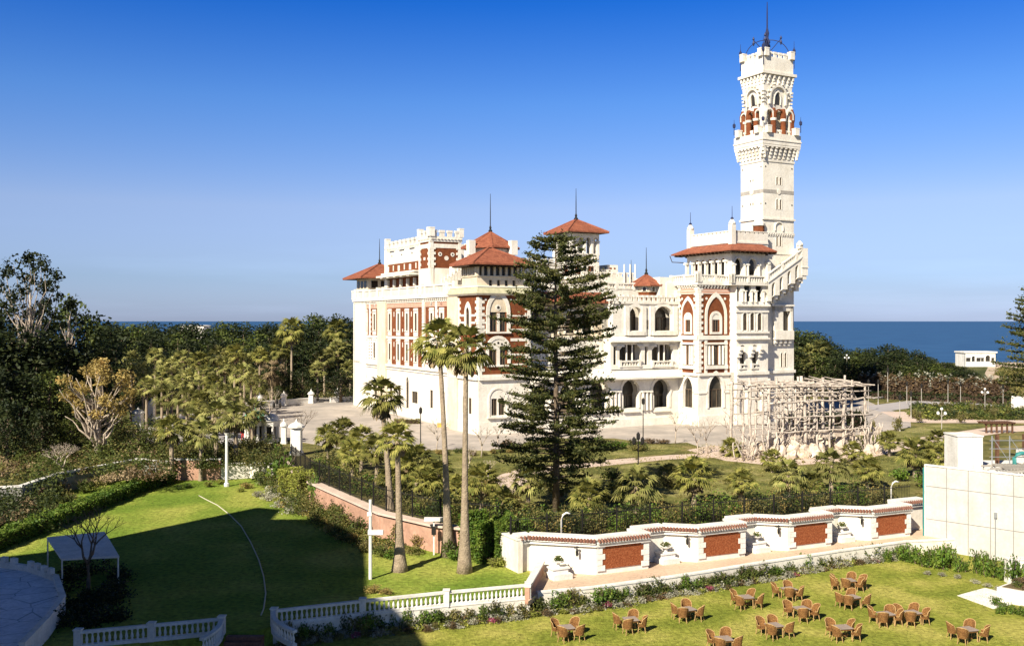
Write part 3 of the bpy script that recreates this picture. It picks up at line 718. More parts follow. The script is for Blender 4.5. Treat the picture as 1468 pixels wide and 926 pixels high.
# white skirt roof over the ground storey
sk = Uo(848, v0) - 1.0
mb.face([A(xa, 1.3, 9.75), A(xb, 1.3, 9.75), A(xb, -.4, 11.1), A(xa, -.4, 11.1)]); mb.face([A(xa, 1.3, 9.75), A(xb, 1.3, 9.75), A(xb, 1.3, 9.5), A(xa, 1.3, 9.5)]); mb.face([A(xa, 1.3, 9.5), A(xb, 1.3, 9.5), A(xb, 0, 9.5), A(xa, 0, 9.5)]); mb.face([A(xa, 1.3, 9.5), A(xa, 1.3, 9.75), A(xa, -.4, 11.1), A(xa, -.4, 9.5)])
# second storey: loggia of columns with flat heads
u1s = Uo(880, v0)
g2 = [arc(888, 919.5, 523, 494, 'flat'), arc(934.5, 965, 523, 494, 'flat'), arc(924.5, 929, 523, 497, 'flat'), arc(879.5, 884.5, 523, 497, 'flat')]
mb.mi = WH; wall(mb, A, u1s - .6, xb, 11.0, 15.2, g2, .5)
for o in g2[:2]:
    P.window(A, o, -1.8, 3); balustrade(mb, A, o['c'] - o['w'] / 2, o['c'] + o['w'] / 2, o['zs'] - .3, .95, .3)
    for sx in (-1, 1):
        for q in (0, .55):
            u = o['c'] + sx * (o['w'] / 2 + .1 - q) ; box_(mb, A, u - .3, u + .3, .003, .3, o['zp'] - .3, o['zp'] - .05)
        u = o['c'] + sx * (o['w'] / 2 - .3)
        mb.face([A(u + sx * .3, .01, o['zp']), A(u - sx * .5, .01, o['zp']), A(u + sx * .3, .01, o['zp'] - .8)])
    mb.lathe(W(o['c'] - .5, v0 + .3, 0)[:2], [(.14, o['zs']), (.12, o['zp'])], 6); mb.lathe(W(o['c'] + .5, v0 + .3, 0)[:2], [(.14, o['zs']), (.12, o['zp'])], 6)
box_(mb, A, u1s - .6, xb, .003, .2, 10.9, 11.5)
mb.face([A(u1s - .9, .8, 15.1), A(xb, .8, 15.1), A(xb, -.2, 15.9), A(u1s - .3, -.2, 15.9)]); mb.face([A(u1s - .9, .8, 15.1), A(xb, .8, 15.1), A(xb, .8, 14.9), A(u1s - .9, .8, 14.9)]); mb.face([A(u1s - .9, .8, 14.9), A(xb, .8, 14.9), A(xb, 0, 14.9), A(u1s - .9, 0, 14.9)]); mb.face([A(u1s - .9, .8, 15.1), A(u1s - .3, -.2, 15.9), A(u1s - .3, -.2, 14.9), A(u1s - .9, .8, 14.9)])
# third storey
g3 = [arc(902, 919, 474, 450.5, 'round'), arc(937, 963.5, 474, 455.5, 'round'), arc(926, 930, 472, 459, 'flat')]
mb.mi = WH; wall(mb, A, u1s - .2, xb, 15.8, 20.9, g3, .6)
for o in g3[:2]: ring(mb, A, o, .5, .2); P.window(A, o, -1.5, 3); box_(mb, A, o['c'] - o['w'] / 2 - .4, o['c'] + o['w'] / 2 + .4, .003, .4, o['zs'] - .7, o['zs'] - .1)
for px in (898, 922, 934, 967): u = Uo(px, v0); box_(mb, A, u - .38, u + .38, .003, .3, 15.9, 20.2)
merlons(mb, A, u1s - .2, xb, 20.9, .85, .42, .9, .4, .15, 1.5)
box_(mb, A, u1s - .2, xb, .003, .2, 20.5, 20.9)
mb.box(u1s - .2, xb, 2.0, 4.0, 2, 21.2, W); mb.box(xa, u1s, 2.2, 4, 2, 15, W)
# left return of the block
LL = LF(u1s - .2); wall(mb, LL, v0, 4.0, 11, 20.9, [O(1.4, 1.2, 16.6, 19.2, 'round'), ], .5); merlons(mb, LL, v0, 4.0, 20.9, .85, .42, .9, .4, .15)
# R0: set back second and third storeys with the tiled lean-to
A0 = FF(2.6); n_ = 5
c2 = [O(8.6 + k * 2.35, 1.55, 12.0, 14.4, 'flat') for k in range(5)]; c3 = [O(9.2 + k * 2.9, 1.7, 16.2, 18.6, 'round') for k in range(4)]
mb.mi = WH; wall(mb, A0, xa, u1s, 10.6, 15.6, c2, .5); mb.mi = CR; wall(mb, A0, xa, u1s, 15.6, 20.8, c3, .5)
mb.mi = WH
for o in c2 + c3: P.window(A0, o, -.8); ring(mb, A0, o, .2, .1)
box_(mb, A0, xa, u1s, .003, .4, 15.3, 15.7); balustrade(mb, A0, xa, u1s, 11.0, .95, .5)
m = P.sub('roof', ['tile', 'wood']); m.face([A0(xa, 2.0, 20.6), A0(u1s - .2, 2.0, 20.6), A0(u1s - .2, 0, 22.2), A0(xa, 0, 22.2)]); m.mi = 1; m.face([A0(xa, 2.0, 20.55), A0(u1s - .2, 2.0, 20.55), A0(u1s - .2, 0, 20.55), A0(xa, 0, 20.55)]); m.face([A0(xa, 2.0, 20.55), A0(u1s - .2, 2.0, 20.55), A0(u1s - .2, 2, 20.6), A0(xa, 2, 20.6)])
mb.mi = WH; box_(mb, A0, xa, xb, -.6, -.2, 20.8, 22.9); balustrade(mb, A0, xa, xb, 22.6, 1.1, -.2)
P.done()

# small octagonal turret over the veranda
P = Part('roof_turret', 'small octagonal brick turret with a low conical tile roof'); mb = P.mb
tu, tv = Uo(926.5, 3.0), 3.0; s_ = Dp(tu, tv) / F; Y = lambda py: CZ + (HY - py) * s_
mb.mi = BR; mb.lathe((tu, tv), [(1.75, 20), (1.75, Y(411))], 8, W, PI / 8)
mb.mi = WH; mb.lathe((tu, tv), [(1.95, Y(437)), (1.95, Y(431))], 8, W, PI / 8); mb.mi = CR; mb.lathe((tu, tv), [(1.9, Y(419)), (1.9, Y(409.5))], 8, W, PI / 8)
for k in range(8):
    a = 2 * PI * k / 8; ax = lambda q, d, z, a=a: W(tu + math.cos(a) * (1.76 + d) - math.sin(a) * q, tv + math.sin(a) * (1.76 + d) + math.cos(a) * q, z)
    o = O(0, .5, Y(418), Y(414), 'round'); mb.mi = GL; mb.face([ax(p[0], .03, p[1]) for p in outline(0, .5, Y(418), Y(414), 'round')]); mb.mi = WH; ring(mb, ax, o, .14, .1, 6)
    mb.face([ax(p[0], .02, p[1]) for p in outline(0, .4, Y(433), Y(426), 'round')])
octa_roof(P, tu, tv, 2.75, Y(409), Y(393), Y(355))
m = P.sub('spire', ['iron']); m.lathe(W(tu - 1.4, tv + 2, 0)[:2], [(.07, Y(400)), (.03, Y(372))], 5)
P.done()

# --- R2: brick bay block with pointed blind arches
P = Part('bay', 'projecting bay of red brick with white pointed blind arches'); mb = P.mb
A = FF(-5.0); L = LF(32.36); a0, a1 = 32.36, 38.9; l0, l1 = -5.0, -.4; Y = lambda py: Zp(py, 34, -5)
for A2, s0, s1, cc_, sc in ((A, a0, a1, Uo(1026, -5), 1.0), (L, l0, l1, -2.7, .82)):
    gw = O(cc_, 2.7 * sc, Y(585), Y(559), 'pointed'); bs = O(cc_, 2.2 * sc, Y(606), Y(602), 'flat')
    mb.mi = WH; wall(mb, A2, s0, s1, 3.9, 10.2, [gw]); wall(mb, A2, s0, s1, 2.2, 3.9, [bs], .3)
    ring(mb, A2, gw, .35, .14); P.window(A2, gw, -.4, 2); P.window(A2, bs, -.2, 0, False); box_(mb, A2, s0, s1, .003, .25, Y(563.5), Y(561.5)) if False else None
    box_(mb, A2, s0, cc_ - 1.5 * sc, .003, .14, Y(564), Y(561.5)); box_(mb, A2, cc_ + 1.5 * sc, s1, .003, .14, Y(564), Y(561.5))
    box_(mb, A2, s0, s1, .003, .15, 2.2, 4.0); box_(mb, A2, s0, s1, .003, .3, 9.9, 10.3)
    o2 = [O(cc_ + k * 1.28 * sc, .72 * sc, Y(524), Y(494.5)) for k in (-1, 0, 1)]
    mb.mi = BR; wall(mb, A2, s0, s1, 10.3, 15.4, o2); mb.mi = WH
    for o in o2: P.window(A2, o, -.1); 
    for k in (-2, -1, 1, 2): c_ = cc_ + k * .64 * sc + (.0); mb.lathe(A2(c_ if abs(k) == 1 else c_ - .64 * sc * (1 if k > 0 else -1) * .0, .12, 0)[:2], [(.19, Y(523)), (.16, Y(496))], 8)
    box_(mb, A2, cc_ - 2.15 * sc, cc_ - 1.66 * sc, .003, .12, 10.3, 15.2); box_(mb, A2, cc_ + 1.66 * sc, cc_ + 2.15 * sc, .003, .12, 10.3, 15.2)
    box_(mb, A2, cc_ - 2.15 * sc, cc_ + 2.15 * sc, .003, .3, Y(529), Y(524)); box_(mb, A2, cc_ - 2.15 * sc, cc_ + 2.15 * sc, .003, .2, Y(494), Y(491))
    box_(mb, A2, s0, s1, .003, .22, Y(487), Y(481))
    win = O(cc_, .95 * sc, Y(475), Y(458.5), 'flat')
    mb.mi = BR; wall(mb, A2, s0, s1, 15.4, 23.3, [win]); P.window(A2, win, -.1)
    mb.mi = WH
    big = O(cc_, 3.5 * sc, Y(479), Y(456), 'pointed'); big['w'] = 3.3 * sc; 
    pin = O(cc_, 3.3 * sc, Y(479), Y(452), 'pointed'); ring(mb, A2, pin, .42 * sc, .14)
    inr = O(cc_, 1.5 * sc, Y(479), Y(457), 'round'); ring(mb, A2, inr, .40 * sc, .12)
    mb.face([A2(p[0], .04, p[1]) for p in outline(cc_, 1.48 * sc, Y(458.3), Y(457), 'round')])
    box_(mb, A2, cc_ - 1.0 * sc, cc_ + 1.0 * sc, .003, .2, Y(479), Y(476))
    for du in (-1.75, 1.75): disc(mb, A2, cc_ + du * sc, Y(428), .2, .06, 8)
    mb.mi = PK; box_(mb, A2, s0, s1, .003, .07, Y(420.5), Y(413.5)); mb.mi = WH; box_(mb, A2, s0, s1, .003, .09, Y(417.2), Y(416.6)); box_(mb, A2, s0, s1, .003, .1, Y(421.3), Y(420.5))
    quoins(mb, A2, s0, 10.4, 22.9, 1, w=(.5, .85), d=.12); quoins(mb, A2, s1, 10.4, 22.9, -1, w=(.3, .6), d=.12)
    corbels(mb, A2, s0, s1, 22.8, 23.3, .6, .28, .3)
mb.mi = WH
mb.box(a0 - .4, a1 + .4, l0 - .4, l1 + 1.5, 23.3, 23.7, W); mb.box(a0 + .45, a1, l0 + .45, 6, 2, 23.3, W)
balustrade(mb, A, a0 - .3, 38.5, 23.7, 1.15, .35); balustrade(mb, L, l0 - .3, l1 + 1.5, 23.7, 1.15, .35)
mb.box(a0 - .5, a0 + .3, l0 - .5, l0 + .3, 23.7, 25.3, W)
# plain white parapet block further left
mb.box(29.5, a0 - .4, .5, 7, 21, 24.6, W); mb.box(30.6, a0 + 2, .2, 8, 21, 23.8, W)
P.done()

# --- the block below the loggia
P = Part('balcony_block', 'white projecting block with triple windows and niches'); mb = P.mb
v0 = -6.5; A = FF(v0); a0, a1 = Uo(1056, v0), Uo(1101, v0); Y = lambda py: Zp(py, 41, v0)
mb.mi = WH
wall(mb, A, a0, a1, 2.2, 10.4, [O(Uo(px, v0), 1.5, Y(592), Y(566), 'pointed') for px in (1066, 1088)]); box_(mb, A, a0, a1, .003, .3, 9.95, 10.4)
n2 = [O(Uo(px, v0), 1.0, Y(528), Y(499), 'round') for px in (1064.5, 1082)]; wall(mb, A, a0, a1, 10.4, 15.4, n2, .9)
w3 = [O(Uo(px, v0), .8, Y(473.5), Y(452.5), 'round') for px in (1067.8, 1078.3, 1088.8)]; wall(mb, A, a0, a1, 15.4, 20.5, w3, .6)
for o in n2 + w3: P.window(A, o, -.45 if o in n2 else -.16)
for o in n2:
    for sx in (-1, 1):
        for k in range(3): box_(mb, A, o['c'] + sx * (.5 + .32) - .34, o['c'] + sx * (.5 + .32) + .34, .003, .35 + .25 * k, Y(512) + k * .55, Y(512) + .55 + k * .55) if sx < 0 or o is n2[-1] else None
    balustrade(mb, A, o['c'] - .6, o['c'] + .6, o['zs'] - .1, .8, .15)
for o in w3: ring(mb, A, o, .18, .1)
for z_, d in ((Y(485.5), .4), (Y(438), .45), (Y(476.5), .25), (Y(446.5), .15)): box_(mb, A, a0 - .2, a1 + .1, .003, d, z_ - .14, z_ + .14)
g4 = [O(Uo(1072, v0), 1.25, Y(432), Y(416), 'horseshoe'), O(Uo(1088.5, v0), 1.25, Y(432), Y(416), 'horseshoe'), O(Uo(1059, v0), .6, Y(432), Y(416), 'horseshoe'), O(Uo(1080.3, v0), .3, Y(430), Y(420), 'flat')]
wall(mb, A, a0, a1, 20.5, 23.3, g4, .5)
for px in (1063.5, 1068, 1077, 1083.5, 1094): u = Uo(px, v0); mb.lathe(A(u, .14, 0)[:2], [(.17, Y(433)), (.14, Y(418))], 8); box_(mb, A, u - .22, u + .22, .02, .3, Y(418), Y(416.5))
L = LF(a0); wall(mb, L, v0, -4.9, 2.2, 23.3, [], .3); mb.box(a0 + .02, a1 - .02, v0 + 1.6, -2, 2, 23.2, W)
wall(mb, LF(a1) if False else (lambda a, d, z: W(a1 + d, a, z)), v0, -4.9, 2.2, 23.3, [], .3)
mb.box(a0, a1, v0 + .5, v0 + 1.6, 2, 10.3, W); mb.mi = GL; mb.box(a0 + .3, a1 - .3, v0 + 1.3, v0 + 1.55, 10.4, 23.1, W)
P.done()

# --- top loggia under the broad tiled eave
P = Part('loggia', 'open columned loggia under a broad tiled eave'); mb = P.mb
v0 = -6.5; u0 = Uo(1049, v0); u1 = Uo(1097, v0); v1 = Vo(985, u0); A = FF(v0); L = LF(u0); Y = lambda py: Zp(py, u0, v0)
mb.mi = WH
zf = 23.3
mb.box(u0 - .35, u1 + .35, v0 - .35, v1, zf, zf + .35, W)
fo = [O(Uo(px, v0), 1.45, Y(394), Y(377), 'round') for px in (1058.5, 1078.5)]; wall(mb, A, u0, u1, zf + .3, Y(357), fo, .5)
for o in fo: ring(mb, A, o, .25, .1)
nb = 6; st = (v1 - v0 - 1.2) / nb; lo = [O(v0 + 1.2 + st * (k + .5), st * .66, Y(398), Y(374), 'round') for k in range(nb)]; wall(mb, L, v0, v1, zf + .3, Y(357), lo, .2)
for k in range(nb + 1):
    c_ = v0 + 1.2 + st * k; mb.lathe(L(c_, .16, 0)[:2], [(.26, Y(396)), (.2, Y(394)), (.18, Y(375))], 8); box_(mb, L, c_ - .36, c_ + .36, .003, .42, Y(375), Y(372))
for c_ in (u0 + .35, (fo[0]['c'] + fo[1]['c']) / 2 - .3, (fo[0]['c'] + fo[1]['c']) / 2 + .3, u1 - 1.4): mb.lathe(A(c_, .16, 0)[:2], [(.24, Y(396)), (.2, Y(380))], 8); box_(mb, A, c_ - .3, c_ + .3, .003, .36, Y(380), Y(377.5))
balustrade(mb, A, u0 - .3, u1 + .2, zf + .35, 1.1, .35); balustrade(mb, L, v0 - .3, v1, zf + .35, 1.1, .35); balustrade(mb, FF(v1), u0 - 3.2, u0, zf + .35, 1.0, .0)
mb.box(u0 - .5, u0 + .2, v0 - .5, v0 + .2, zf + .3, zf + 1.75, W); mb.box(u1, u1 + .7, v0 - .5, v0 + .2, zf + .3, zf + 3.2, W); mb.lathe(W(u1 + .35, v0 - .15, 0)[:2], [(.45, zf + 3.2), (.5, zf + 3.5), (.1, zf + 4.0)], 8)
mb.mi = BR; mb.box(u0 + 2.4, u1 + 4, v0 + 3.5, v1 + 2, zf, Y(350), W); mb.mi = GL; mb.box(u0 + .6, u1 - .2, v0 + 2.2, v0 + 2.3, zf, Y(357), W)  # brown inner wall and dark sheet stand in for shade in the gaps
for k in range(4): box_(mb, LF(u0 + 2.4), v0 + 4 + k * 1.7, v0 + 5 + k * 1.7, .003, .05, zf + .4, Y(374))
# eave
ex, ez0, ez1 = 1.5, Y(358.5), Y(348.5)
m = P.sub('roof', ['tile', 'wood'])
ou = (u0 - ex, u1 + 1.0, v0 - ex, v1 + 2.2); iu = (u0 + .35, u1 - .3, v0 + .35, v1 - .2)
m.mi = 0; m.frustum(ou, iu, ez0, ez1, W); m.frustum(ou, ou, ez0 - .18, ez0 - .001, W); m.mi = 1; m.box(u0 + .02, u1 + .6, v0 + .02, v1 + .5, ez0 - .6, ez0 - .17, W)
for k in range(16): c_ = v0 - 1.3 + k * (v1 - v0 + 2.6) / 15; m.box(u0 - ex + .05, u0 + .1, c_ - .06, c_ + .06, ez0 - .45, ez0 - .17, W)
for k in range(11): c_ = u0 - 1.3 + k * (u1 - u0 + 2.2) / 10; m.box(c_ - .06, c_ + .06, v0 - ex + .05, v0 + .1, ez0 - .45, ez0 - .17, W)
m.tube([W(u0 - ex - .2, v1 + 2.2, ez0 - .2), W(u0 - ex + .1, v1 + 2, ez0 - 1.2), W(u0 + .1, v1 + 1, ez0 - 1.3)], .07, 5)
# roof parapet
ru0, rv0, ru1, rv1 = u0 + .5, v0 + .5, u1 + 1, v1 - .2
zp_ = Y(329.5)
for A2, a, b in ((FF(rv0), ru0, ru1), (LF(ru0), rv0, rv1)):
    mb.mi = WH; box_(mb, A2, a, b, -.35, 0, ez1 - .5, zp_ - .35); merlons(mb, A2, a, b, zp_ - .35, .9, .62, .38, .3, 0); box_(mb, A2, a, b, .003, .12, ez1 + .1, ez1 + .35)
for (x_, y_) in ((ru0, rv0), (ru0, rv1)):
    mb.box(x_ - .35, x_ + .45, y_ - .35, y_ + .45, ez1 - .5, zp_ + .9, W); mb.lathe(W(x_ + .05, y_ + .05, 0)[:2], [(.5, zp_ + .9), (.55, zp_ + 1.1), (.2, zp_ + 1.6)], 8)
    sp = P.sub('spire', ['blueiron']); sp.lathe(W(x_ + .05, y_ + .05, 0)[:2], [(.12, zp_ + 1.5), (.25, zp_ + 1.8), (.05, zp_ + 2.0), (.03, zp_ + 3.6)], 6)
P.done()

# --- the tower
P = Part('tower'); mb = P.mb
v0 = -5.0; ta, tb = Uo(1094, v0), Uo(1138, v0); tl0, tl1 = v0, Vo(1062, ta); sc_ = Dp(ta, v0) / F
Y = lambda py: CZ + (HY - py) * sc_
A = FF(v0); L = LF(ta); cu, cv = (ta + tb) / 2, (tl0 + tl1) / 2; hu, hv = (tb - ta) / 2, (tl1 - tl0) / 2
RT = lambda a, d, z: W(tb + d, a, z); BK = lambda a, d, z: W(a, tl1 + d, z)
sl = [O(cu - .32, .34, Y(263.5), Y(254), 'round'), O(cu + .38, .34, Y(263.5), Y(254), 'round'), O(cu - .32, .34, Y(299), Y(286), 'round'), O(cu + .38, .34, Y(299), Y(286), 'round')]
mb.mi = WH
wall(mb, A, ta, tb, Y(271), Y(228), sl[:2], .4); wall(mb, A, ta, tb, Y(312), Y(276), sl[2:], .4)
lw = [O(cu - .32, .34, Y(352), Y(338), 'round'), O(cu + .38, .34, Y(352), Y(338), 'round')]
wall(mb, A, ta, tb, Y(375), Y(312), lw, .4)
big = [O(cu + 1.2, 1.5, Y(474), Y(452), 'round'), O(cu + .6, .35, Y(527), Y(508), 'round'), O(cu + 1.4, .35, Y(527), Y(508), 'round')]
wall(mb, A, ta, tb, 14.9, Y(375), [big[0]], .5); wall(mb, A, ta, tb, 2.2, 14.9, big[1:], .4)
for o in sl + lw + big: P.window(A, o, -.12, 0 if o['w'] < .5 else 1, o['w'] > .5); ring(mb, A, o, .12, .06)
mb.mi = CR; box_(mb, A, ta, tb, -.3, -.0, Y(276), Y(271)); mb.mi = WH
for T2, a, b in ((L, tl0, tl1), (RT, tl0, tl1), (BK, ta, tb)): wall(mb, T2, a, b, 2.2, Y(228), [], .3)
st_ = P.sub('band', ['stone'])
for T2, a, b in ((A, ta, tb), (L, tl0, tl1), (RT, tl0, tl1)): box_(st_, T2, a, b, .0, .035, Y(276), Y(271))
disc(mb, A, cu, Y(273.6), .38, .1); disc(mb, L, cv, Y(273.6), .38, .1)
mb.mi = GL
for py in (238.5, 291.5):
    for T2, a, b in ((A, ta + .5, tb - .4), (L, tl0 + .45, tl1 - .45)): disc(mb, T2, a, Y(py), .14, .02, 6); disc(mb, T2, b, Y(py), .14, .02, 6)
for py in (255, 289): box_(mb, L, cv - .35, cv - .2, .002, .02, Y(py + 3), Y(py)); box_(mb, L, cv + .2, cv + .35, .002, .02, Y(py + 3), Y(py))
mb.mi = WH
for T2, a, b in ((A, ta, tb), (L, tl0, tl1), (RT, tl0, tl1)):
    box_(mb, T2, a - .15, b + .15, .003, .22, Y(314.5), Y(312)); box_(mb, T2, a, b, .003, .1, Y(364), Y(362)); corbels(mb, T2, a, b, Y(338), Y(334), .5, .25, .18); box_(mb, T2, a, b, .003, .16, Y(334), Y(332.5))
# hood over the low window
hd = O(cu, 1.5, Y(330), Y(325), 'round'); ring(mb, A, hd, .15, .2)
# gallery: corbel table, box and merlons
g0, g1 = .1, .75
mb.frustum((ta - .1, tb + .1, tl0 - .1, tl1 + .1), (ta - .12, tb + .12, tl0 - .12, tl1 + .12), Y(231), Y(228), W)
mb.frustum((ta, tb, tl0, tl1), (ta - .15, tb + .15, tl0 - .15, tl1 + .15), Y(228), Y(207), W)
for T2, a, b in ((A, ta, tb), (L, tl0, tl1), (RT, tl0, tl1), (BK, ta, tb)):
    n_ = 8; s2 = (b - a + 1.2) / n_
    for k in range(n_ + 1):
        c_ = a - .6 + s2 * k; c_ = min(max(c_, a - .45), b + .45)
        for j in range(4): box_(mb, T2, c_ - .2, c_ + .2, .0 + .05, .18 + .17 * j, Y(226) + j * .5, Y(226) + (j + 1) * .5 + .01)
    box_(mb, T2, a - .7, b + .7, .1, .72, Y(210), Y(207.5))
mb.box(ta - .75, tb + .75, tl0 - .75, tl1 + .75, Y(207), Y(191), W); mb.box(ta - .85, tb + .85, tl0 - .85, tl1 + .85, Y(201.5), Y(200), W)
for T2, a, b in ((A, ta - .75, tb + .75), (L, tl0 - .75, tl1 + .75), (RT, tl0 - .75, tl1 + .75), (BK, ta - .75, tb + .75)): merlons(mb, T2, a, b, Y(191), 1.0, .55, .8, .35, .0, .95)
# lantern of brick columns
q = .82
ca = [(cu + sx * hu * q, cv + sy * hv * q) for sx in (-1, 1) for sy in (-1, 1)]
mb.mi = CR; mb.box(cu - 1.5, cu + 1.5, cv - 1.3, cv + 1.3, Y(192), Y(150), W)
mb.mi = WH
for (x_, y_) in ca: mb.box(x_ - .45, x_ + .45, y_ - .4, y_ + .4, Y(192), Y(150), W)
colb = P.sub('column', ['brown', 'white'])
for T2, a, b in ((A, ta, tb), (L, tl0, tl1), (RT, tl0, tl1), (BK, ta, tb)):
    ln = b - a; inn = (hv if T2 in (A, BK) else hu) * (1 - q)
    for fr in (.34, .66):
        c_ = a + ln * fr; p = T2(c_, -inn * .4 + .12, 0)
        colb.mi = 0; colb.lathe(p[:2], [(.42, Y(190)), (.40, Y(171))], 10); colb.mi = 1; colb.lathe(p[:2], [(.46, Y(171)), (.5, Y(167.5))], 10)
        colb.mi = 0; colb.lathe(p[:2], [(.48, Y(167.5)), (.46, Y(160)), (.3, Y(153))], 8)
    colb.mi = 1; ar = [O(a + ln * f2, ln * .2, Y(168), Y(162), 'round') for f2 in (.18, .5, .82)]
    for o in ar: ring(colb, T2, o, .22, .28); colb.mi = 0 if o is not ar[1] else 1
for sx in (-1, 1):
    for sy in (-1, 1):
        p = W(cu + sx * (hu - .3), cv + sy * (hv - .3), 0)[:2]; mb.mi = WH if (sx, sy) == (-1, -1) else BR; mb.lathe(p, [(.55, Y(190)), (.5, Y(172)), (.6, Y(168)), (.62, Y(160)), (.35, Y(152))], 8)
# flaring head with arches and corbels
keep = (ta, tb, tl0, tl1, hu, hv, A, L)
hu *= .94; hv *= .94; ta, tb, tl0, tl1 = cu - hu, cu + hu, cv - hv, cv + hv; A = FF(tl0); L = LF(ta)
mb.mi = WH
for sx in (-1, 1):
    for sy in (-1, 1): p = W(cu + sx * (hu - .3), cv + sy * (hv - .3), 0)[:2]; mb.lathe(p, [(.62, Y(171)), (.66, Y(168))], 8)
mb.frustum((cu - hu * .86, cu + hu * .86, cv - hv * .86, cv + hv * .86), (ta, tb, tl0, tl1), Y(156), Y(120), W); mb.box(ta - .02, tb + .02, tl0 - .02, tl1 + .02, Y(120), Y(104), W)
for T2, a, b in ((A, ta, tb), (L, tl0, tl1), (RT, tl0, tl1), (BK, ta, tb)):
    ln = b - a; mid = (a + b) / 2
    T3 = lambda x, d, z, T2=T2: T2(x, d - .35 * max(0, (Y(120) - z)) / (Y(120) - Y(156)) , z)
    ring(mb, T3, O(mid, ln * .5, Y(147), Y(136), 'round'), .3, .35); ring(mb, T3, O(mid, ln * .2, Y(147), Y(138), 'pointed'), .14, .2)
    for k in range(9):
        t = PI * k / 8; c_ = mid + ln * .36 * math.cos(t); z_ = Y(136) + ln * .36 * math.sin(t); box_(mb, T3, c_ - .12, c_ + .12, .1, .42, z_ - .12, z_ + .12)
    mb.mi = GL; mb.face([T3(p[0], .03, p[1]) for p in outline(mid, ln * .18, Y(147), Y(138), 'pointed')]); mb.mi = WH
    for j in range(5): box_(mb, T3, a - .05, a + .55 - .05 * j, .05, .25, Y(150) + j * .55, Y(150) + .3 + j * .55); box_(mb, T3, b - .55 + .05 * j, b + .05, .05, .25, Y(150) + j * .55, Y(150) + .3 + j * .55)
    n_ = 6
    for k in range(n_ + 1):
        c_ = a + ln * k / n_; c_ = min(max(c_, a + .1), b - .1)
        for j in range(3): box_(mb, T2, c_ - .14, c_ + .14, .0, .1 + .14 * j, Y(119) + j * .45, Y(119) + (j + 1) * .45 + .01)
mb.box(ta - .5, tb + .5, tl0 - .5, tl1 + .5, Y(105), Y(101), W); mb.frustum((ta - .1, tb + .1, tl0 - .1, tl1 + .1), (ta - .12, tb + .12, tl0 - .12, tl1 + .12), Y(101), Y(79.5), W)
for T2, a, b in ((A, ta - .12, tb + .12), (L, tl0 - .12, tl1 + .12), (RT, tl0 - .12, tl1 + .12), (BK, ta - .12, tb + .12)): merlons(mb, T2, a, b, Y(79.5), 1.0, .58, .85, .35, .0, 1.05)
# ironwork: mast, curved arms, corner finials
ir = P.sub('mast', ['blueiron']); x, y, _ = W(cu, cv, 0)
ir.lathe((x, y), [(.35, Y(80)), (.28, Y(60)), (.42, Y(52)), (.2, Y(44)), (.3, Y(38)), (.12, Y(30)), (.1, Y(8)), (.05, Y(-8))], 6)
for sx, sy in ((-1, -1), (1, -1), (-1, 1), (1, 1)):
    pts = []
    for k in range(9):
        t = k / 8; r = 1 - t ** 1.8 * .92; pts.append(W(cu + sx * hu * .9 * r, cv + sy * hv * .9 * r, Y(75) + (Y(48) - Y(75)) * math.sin(t * PI / 2)))
    ir.tube(pts, .06, 5)
    ir.tube([W(cu, cv, Y(70)), W(cu + sx * hu * .55, cv + sy * hv * .55, Y(47))], .06, 5); p = W(cu + sx * hu * .55, cv + sy * hv * .55, 0); ir.lathe(p[:2], [(.05, Y(56)), (.22, Y(52)), (.05, Y(48)), (.2, Y(46)), (.02, Y(42))], 5)
    for (o_, z0_, z1_) in ((.2, 92, 52), (.9, 186, 163)):
        p = W(cu + sx * (hu + o_), cv + sy * (hv + o_), 0); fi = P.sub('finial', ['blueiron']); zz0 = Y(z0_); zz1 = Y(z1_); hh = zz1 - zz0
        fi.lathe(p[:2], [(.06, zz0), (.06, zz0 + hh * .45), (.22, zz0 + hh * .5), (.24, zz0 + hh * .68), (.08, zz0 + hh * .74), (.04, zz0 + hh * .8), (.02, zz1)], 6)
ir.tube([W(ta + .2, tl0 + .2, Y(73)), W(tb - .2, tl0 + .2, Y(73)), W(tb - .2, tl1 - .2, Y(73)), W(ta + .2, tl1 - .2, Y(73)), W(ta + .2, tl0 + .2, Y(73))], .05, 4)
ta, tb, tl0, tl1, hu, hv, A, L = keep
mb.mi = CR; mb.box(ta + .5, tb - .5, tl0 + .5, tl1 - .5, 2.2, Y(228), W)
# oriel on the face beside the block
mb.mi = WH
oa, ob = Uo(1107, v0), Uo(1129, v0)
box_(mb, A, oa, cu + 1.2 - .76, -.2, .55, Y(484), Y(437)); box_(mb, A, cu + 1.2 + .76, ob + .6, -.2, .55, Y(484), Y(437)); box_(mb, A, oa, ob + .6, -.2, .55, Y(446), Y(437)); box_(mb, A, oa, ob + .6, .0, .8, Y(487), Y(474)); box_(mb, A, oa - .15, ob + .75, .0, .75, Y(439), Y(436.5))
for k in range(4): box_(mb, A, oa + .1 + k * .95, oa + .6 + k * .95, .0, .55, Y(492), Y(487)); box_(mb, A, oa + .1 + k * .95, oa + .6 + k * .95, .0, .28, Y(496), Y(492))
# brick turret stub at the foot of the shaft
mb.mi = BR; mb.lathe((ta - .6, tl0 + .3), [(.85, Y(352)), (.85, Y(324))], 8, W); mb.mi = WH; mb.lathe((ta - .6, tl0 + .3), [(1.0, Y(324)), (1.0, Y(321)), (.3, Y(312))], 8, W)
for T2, a, b in ((A, ta, tb), (L, tl0, tl1)): box_(mb, T2, a - .1, b + .1, .003, .3, 9.95, 10.4)
P.done()

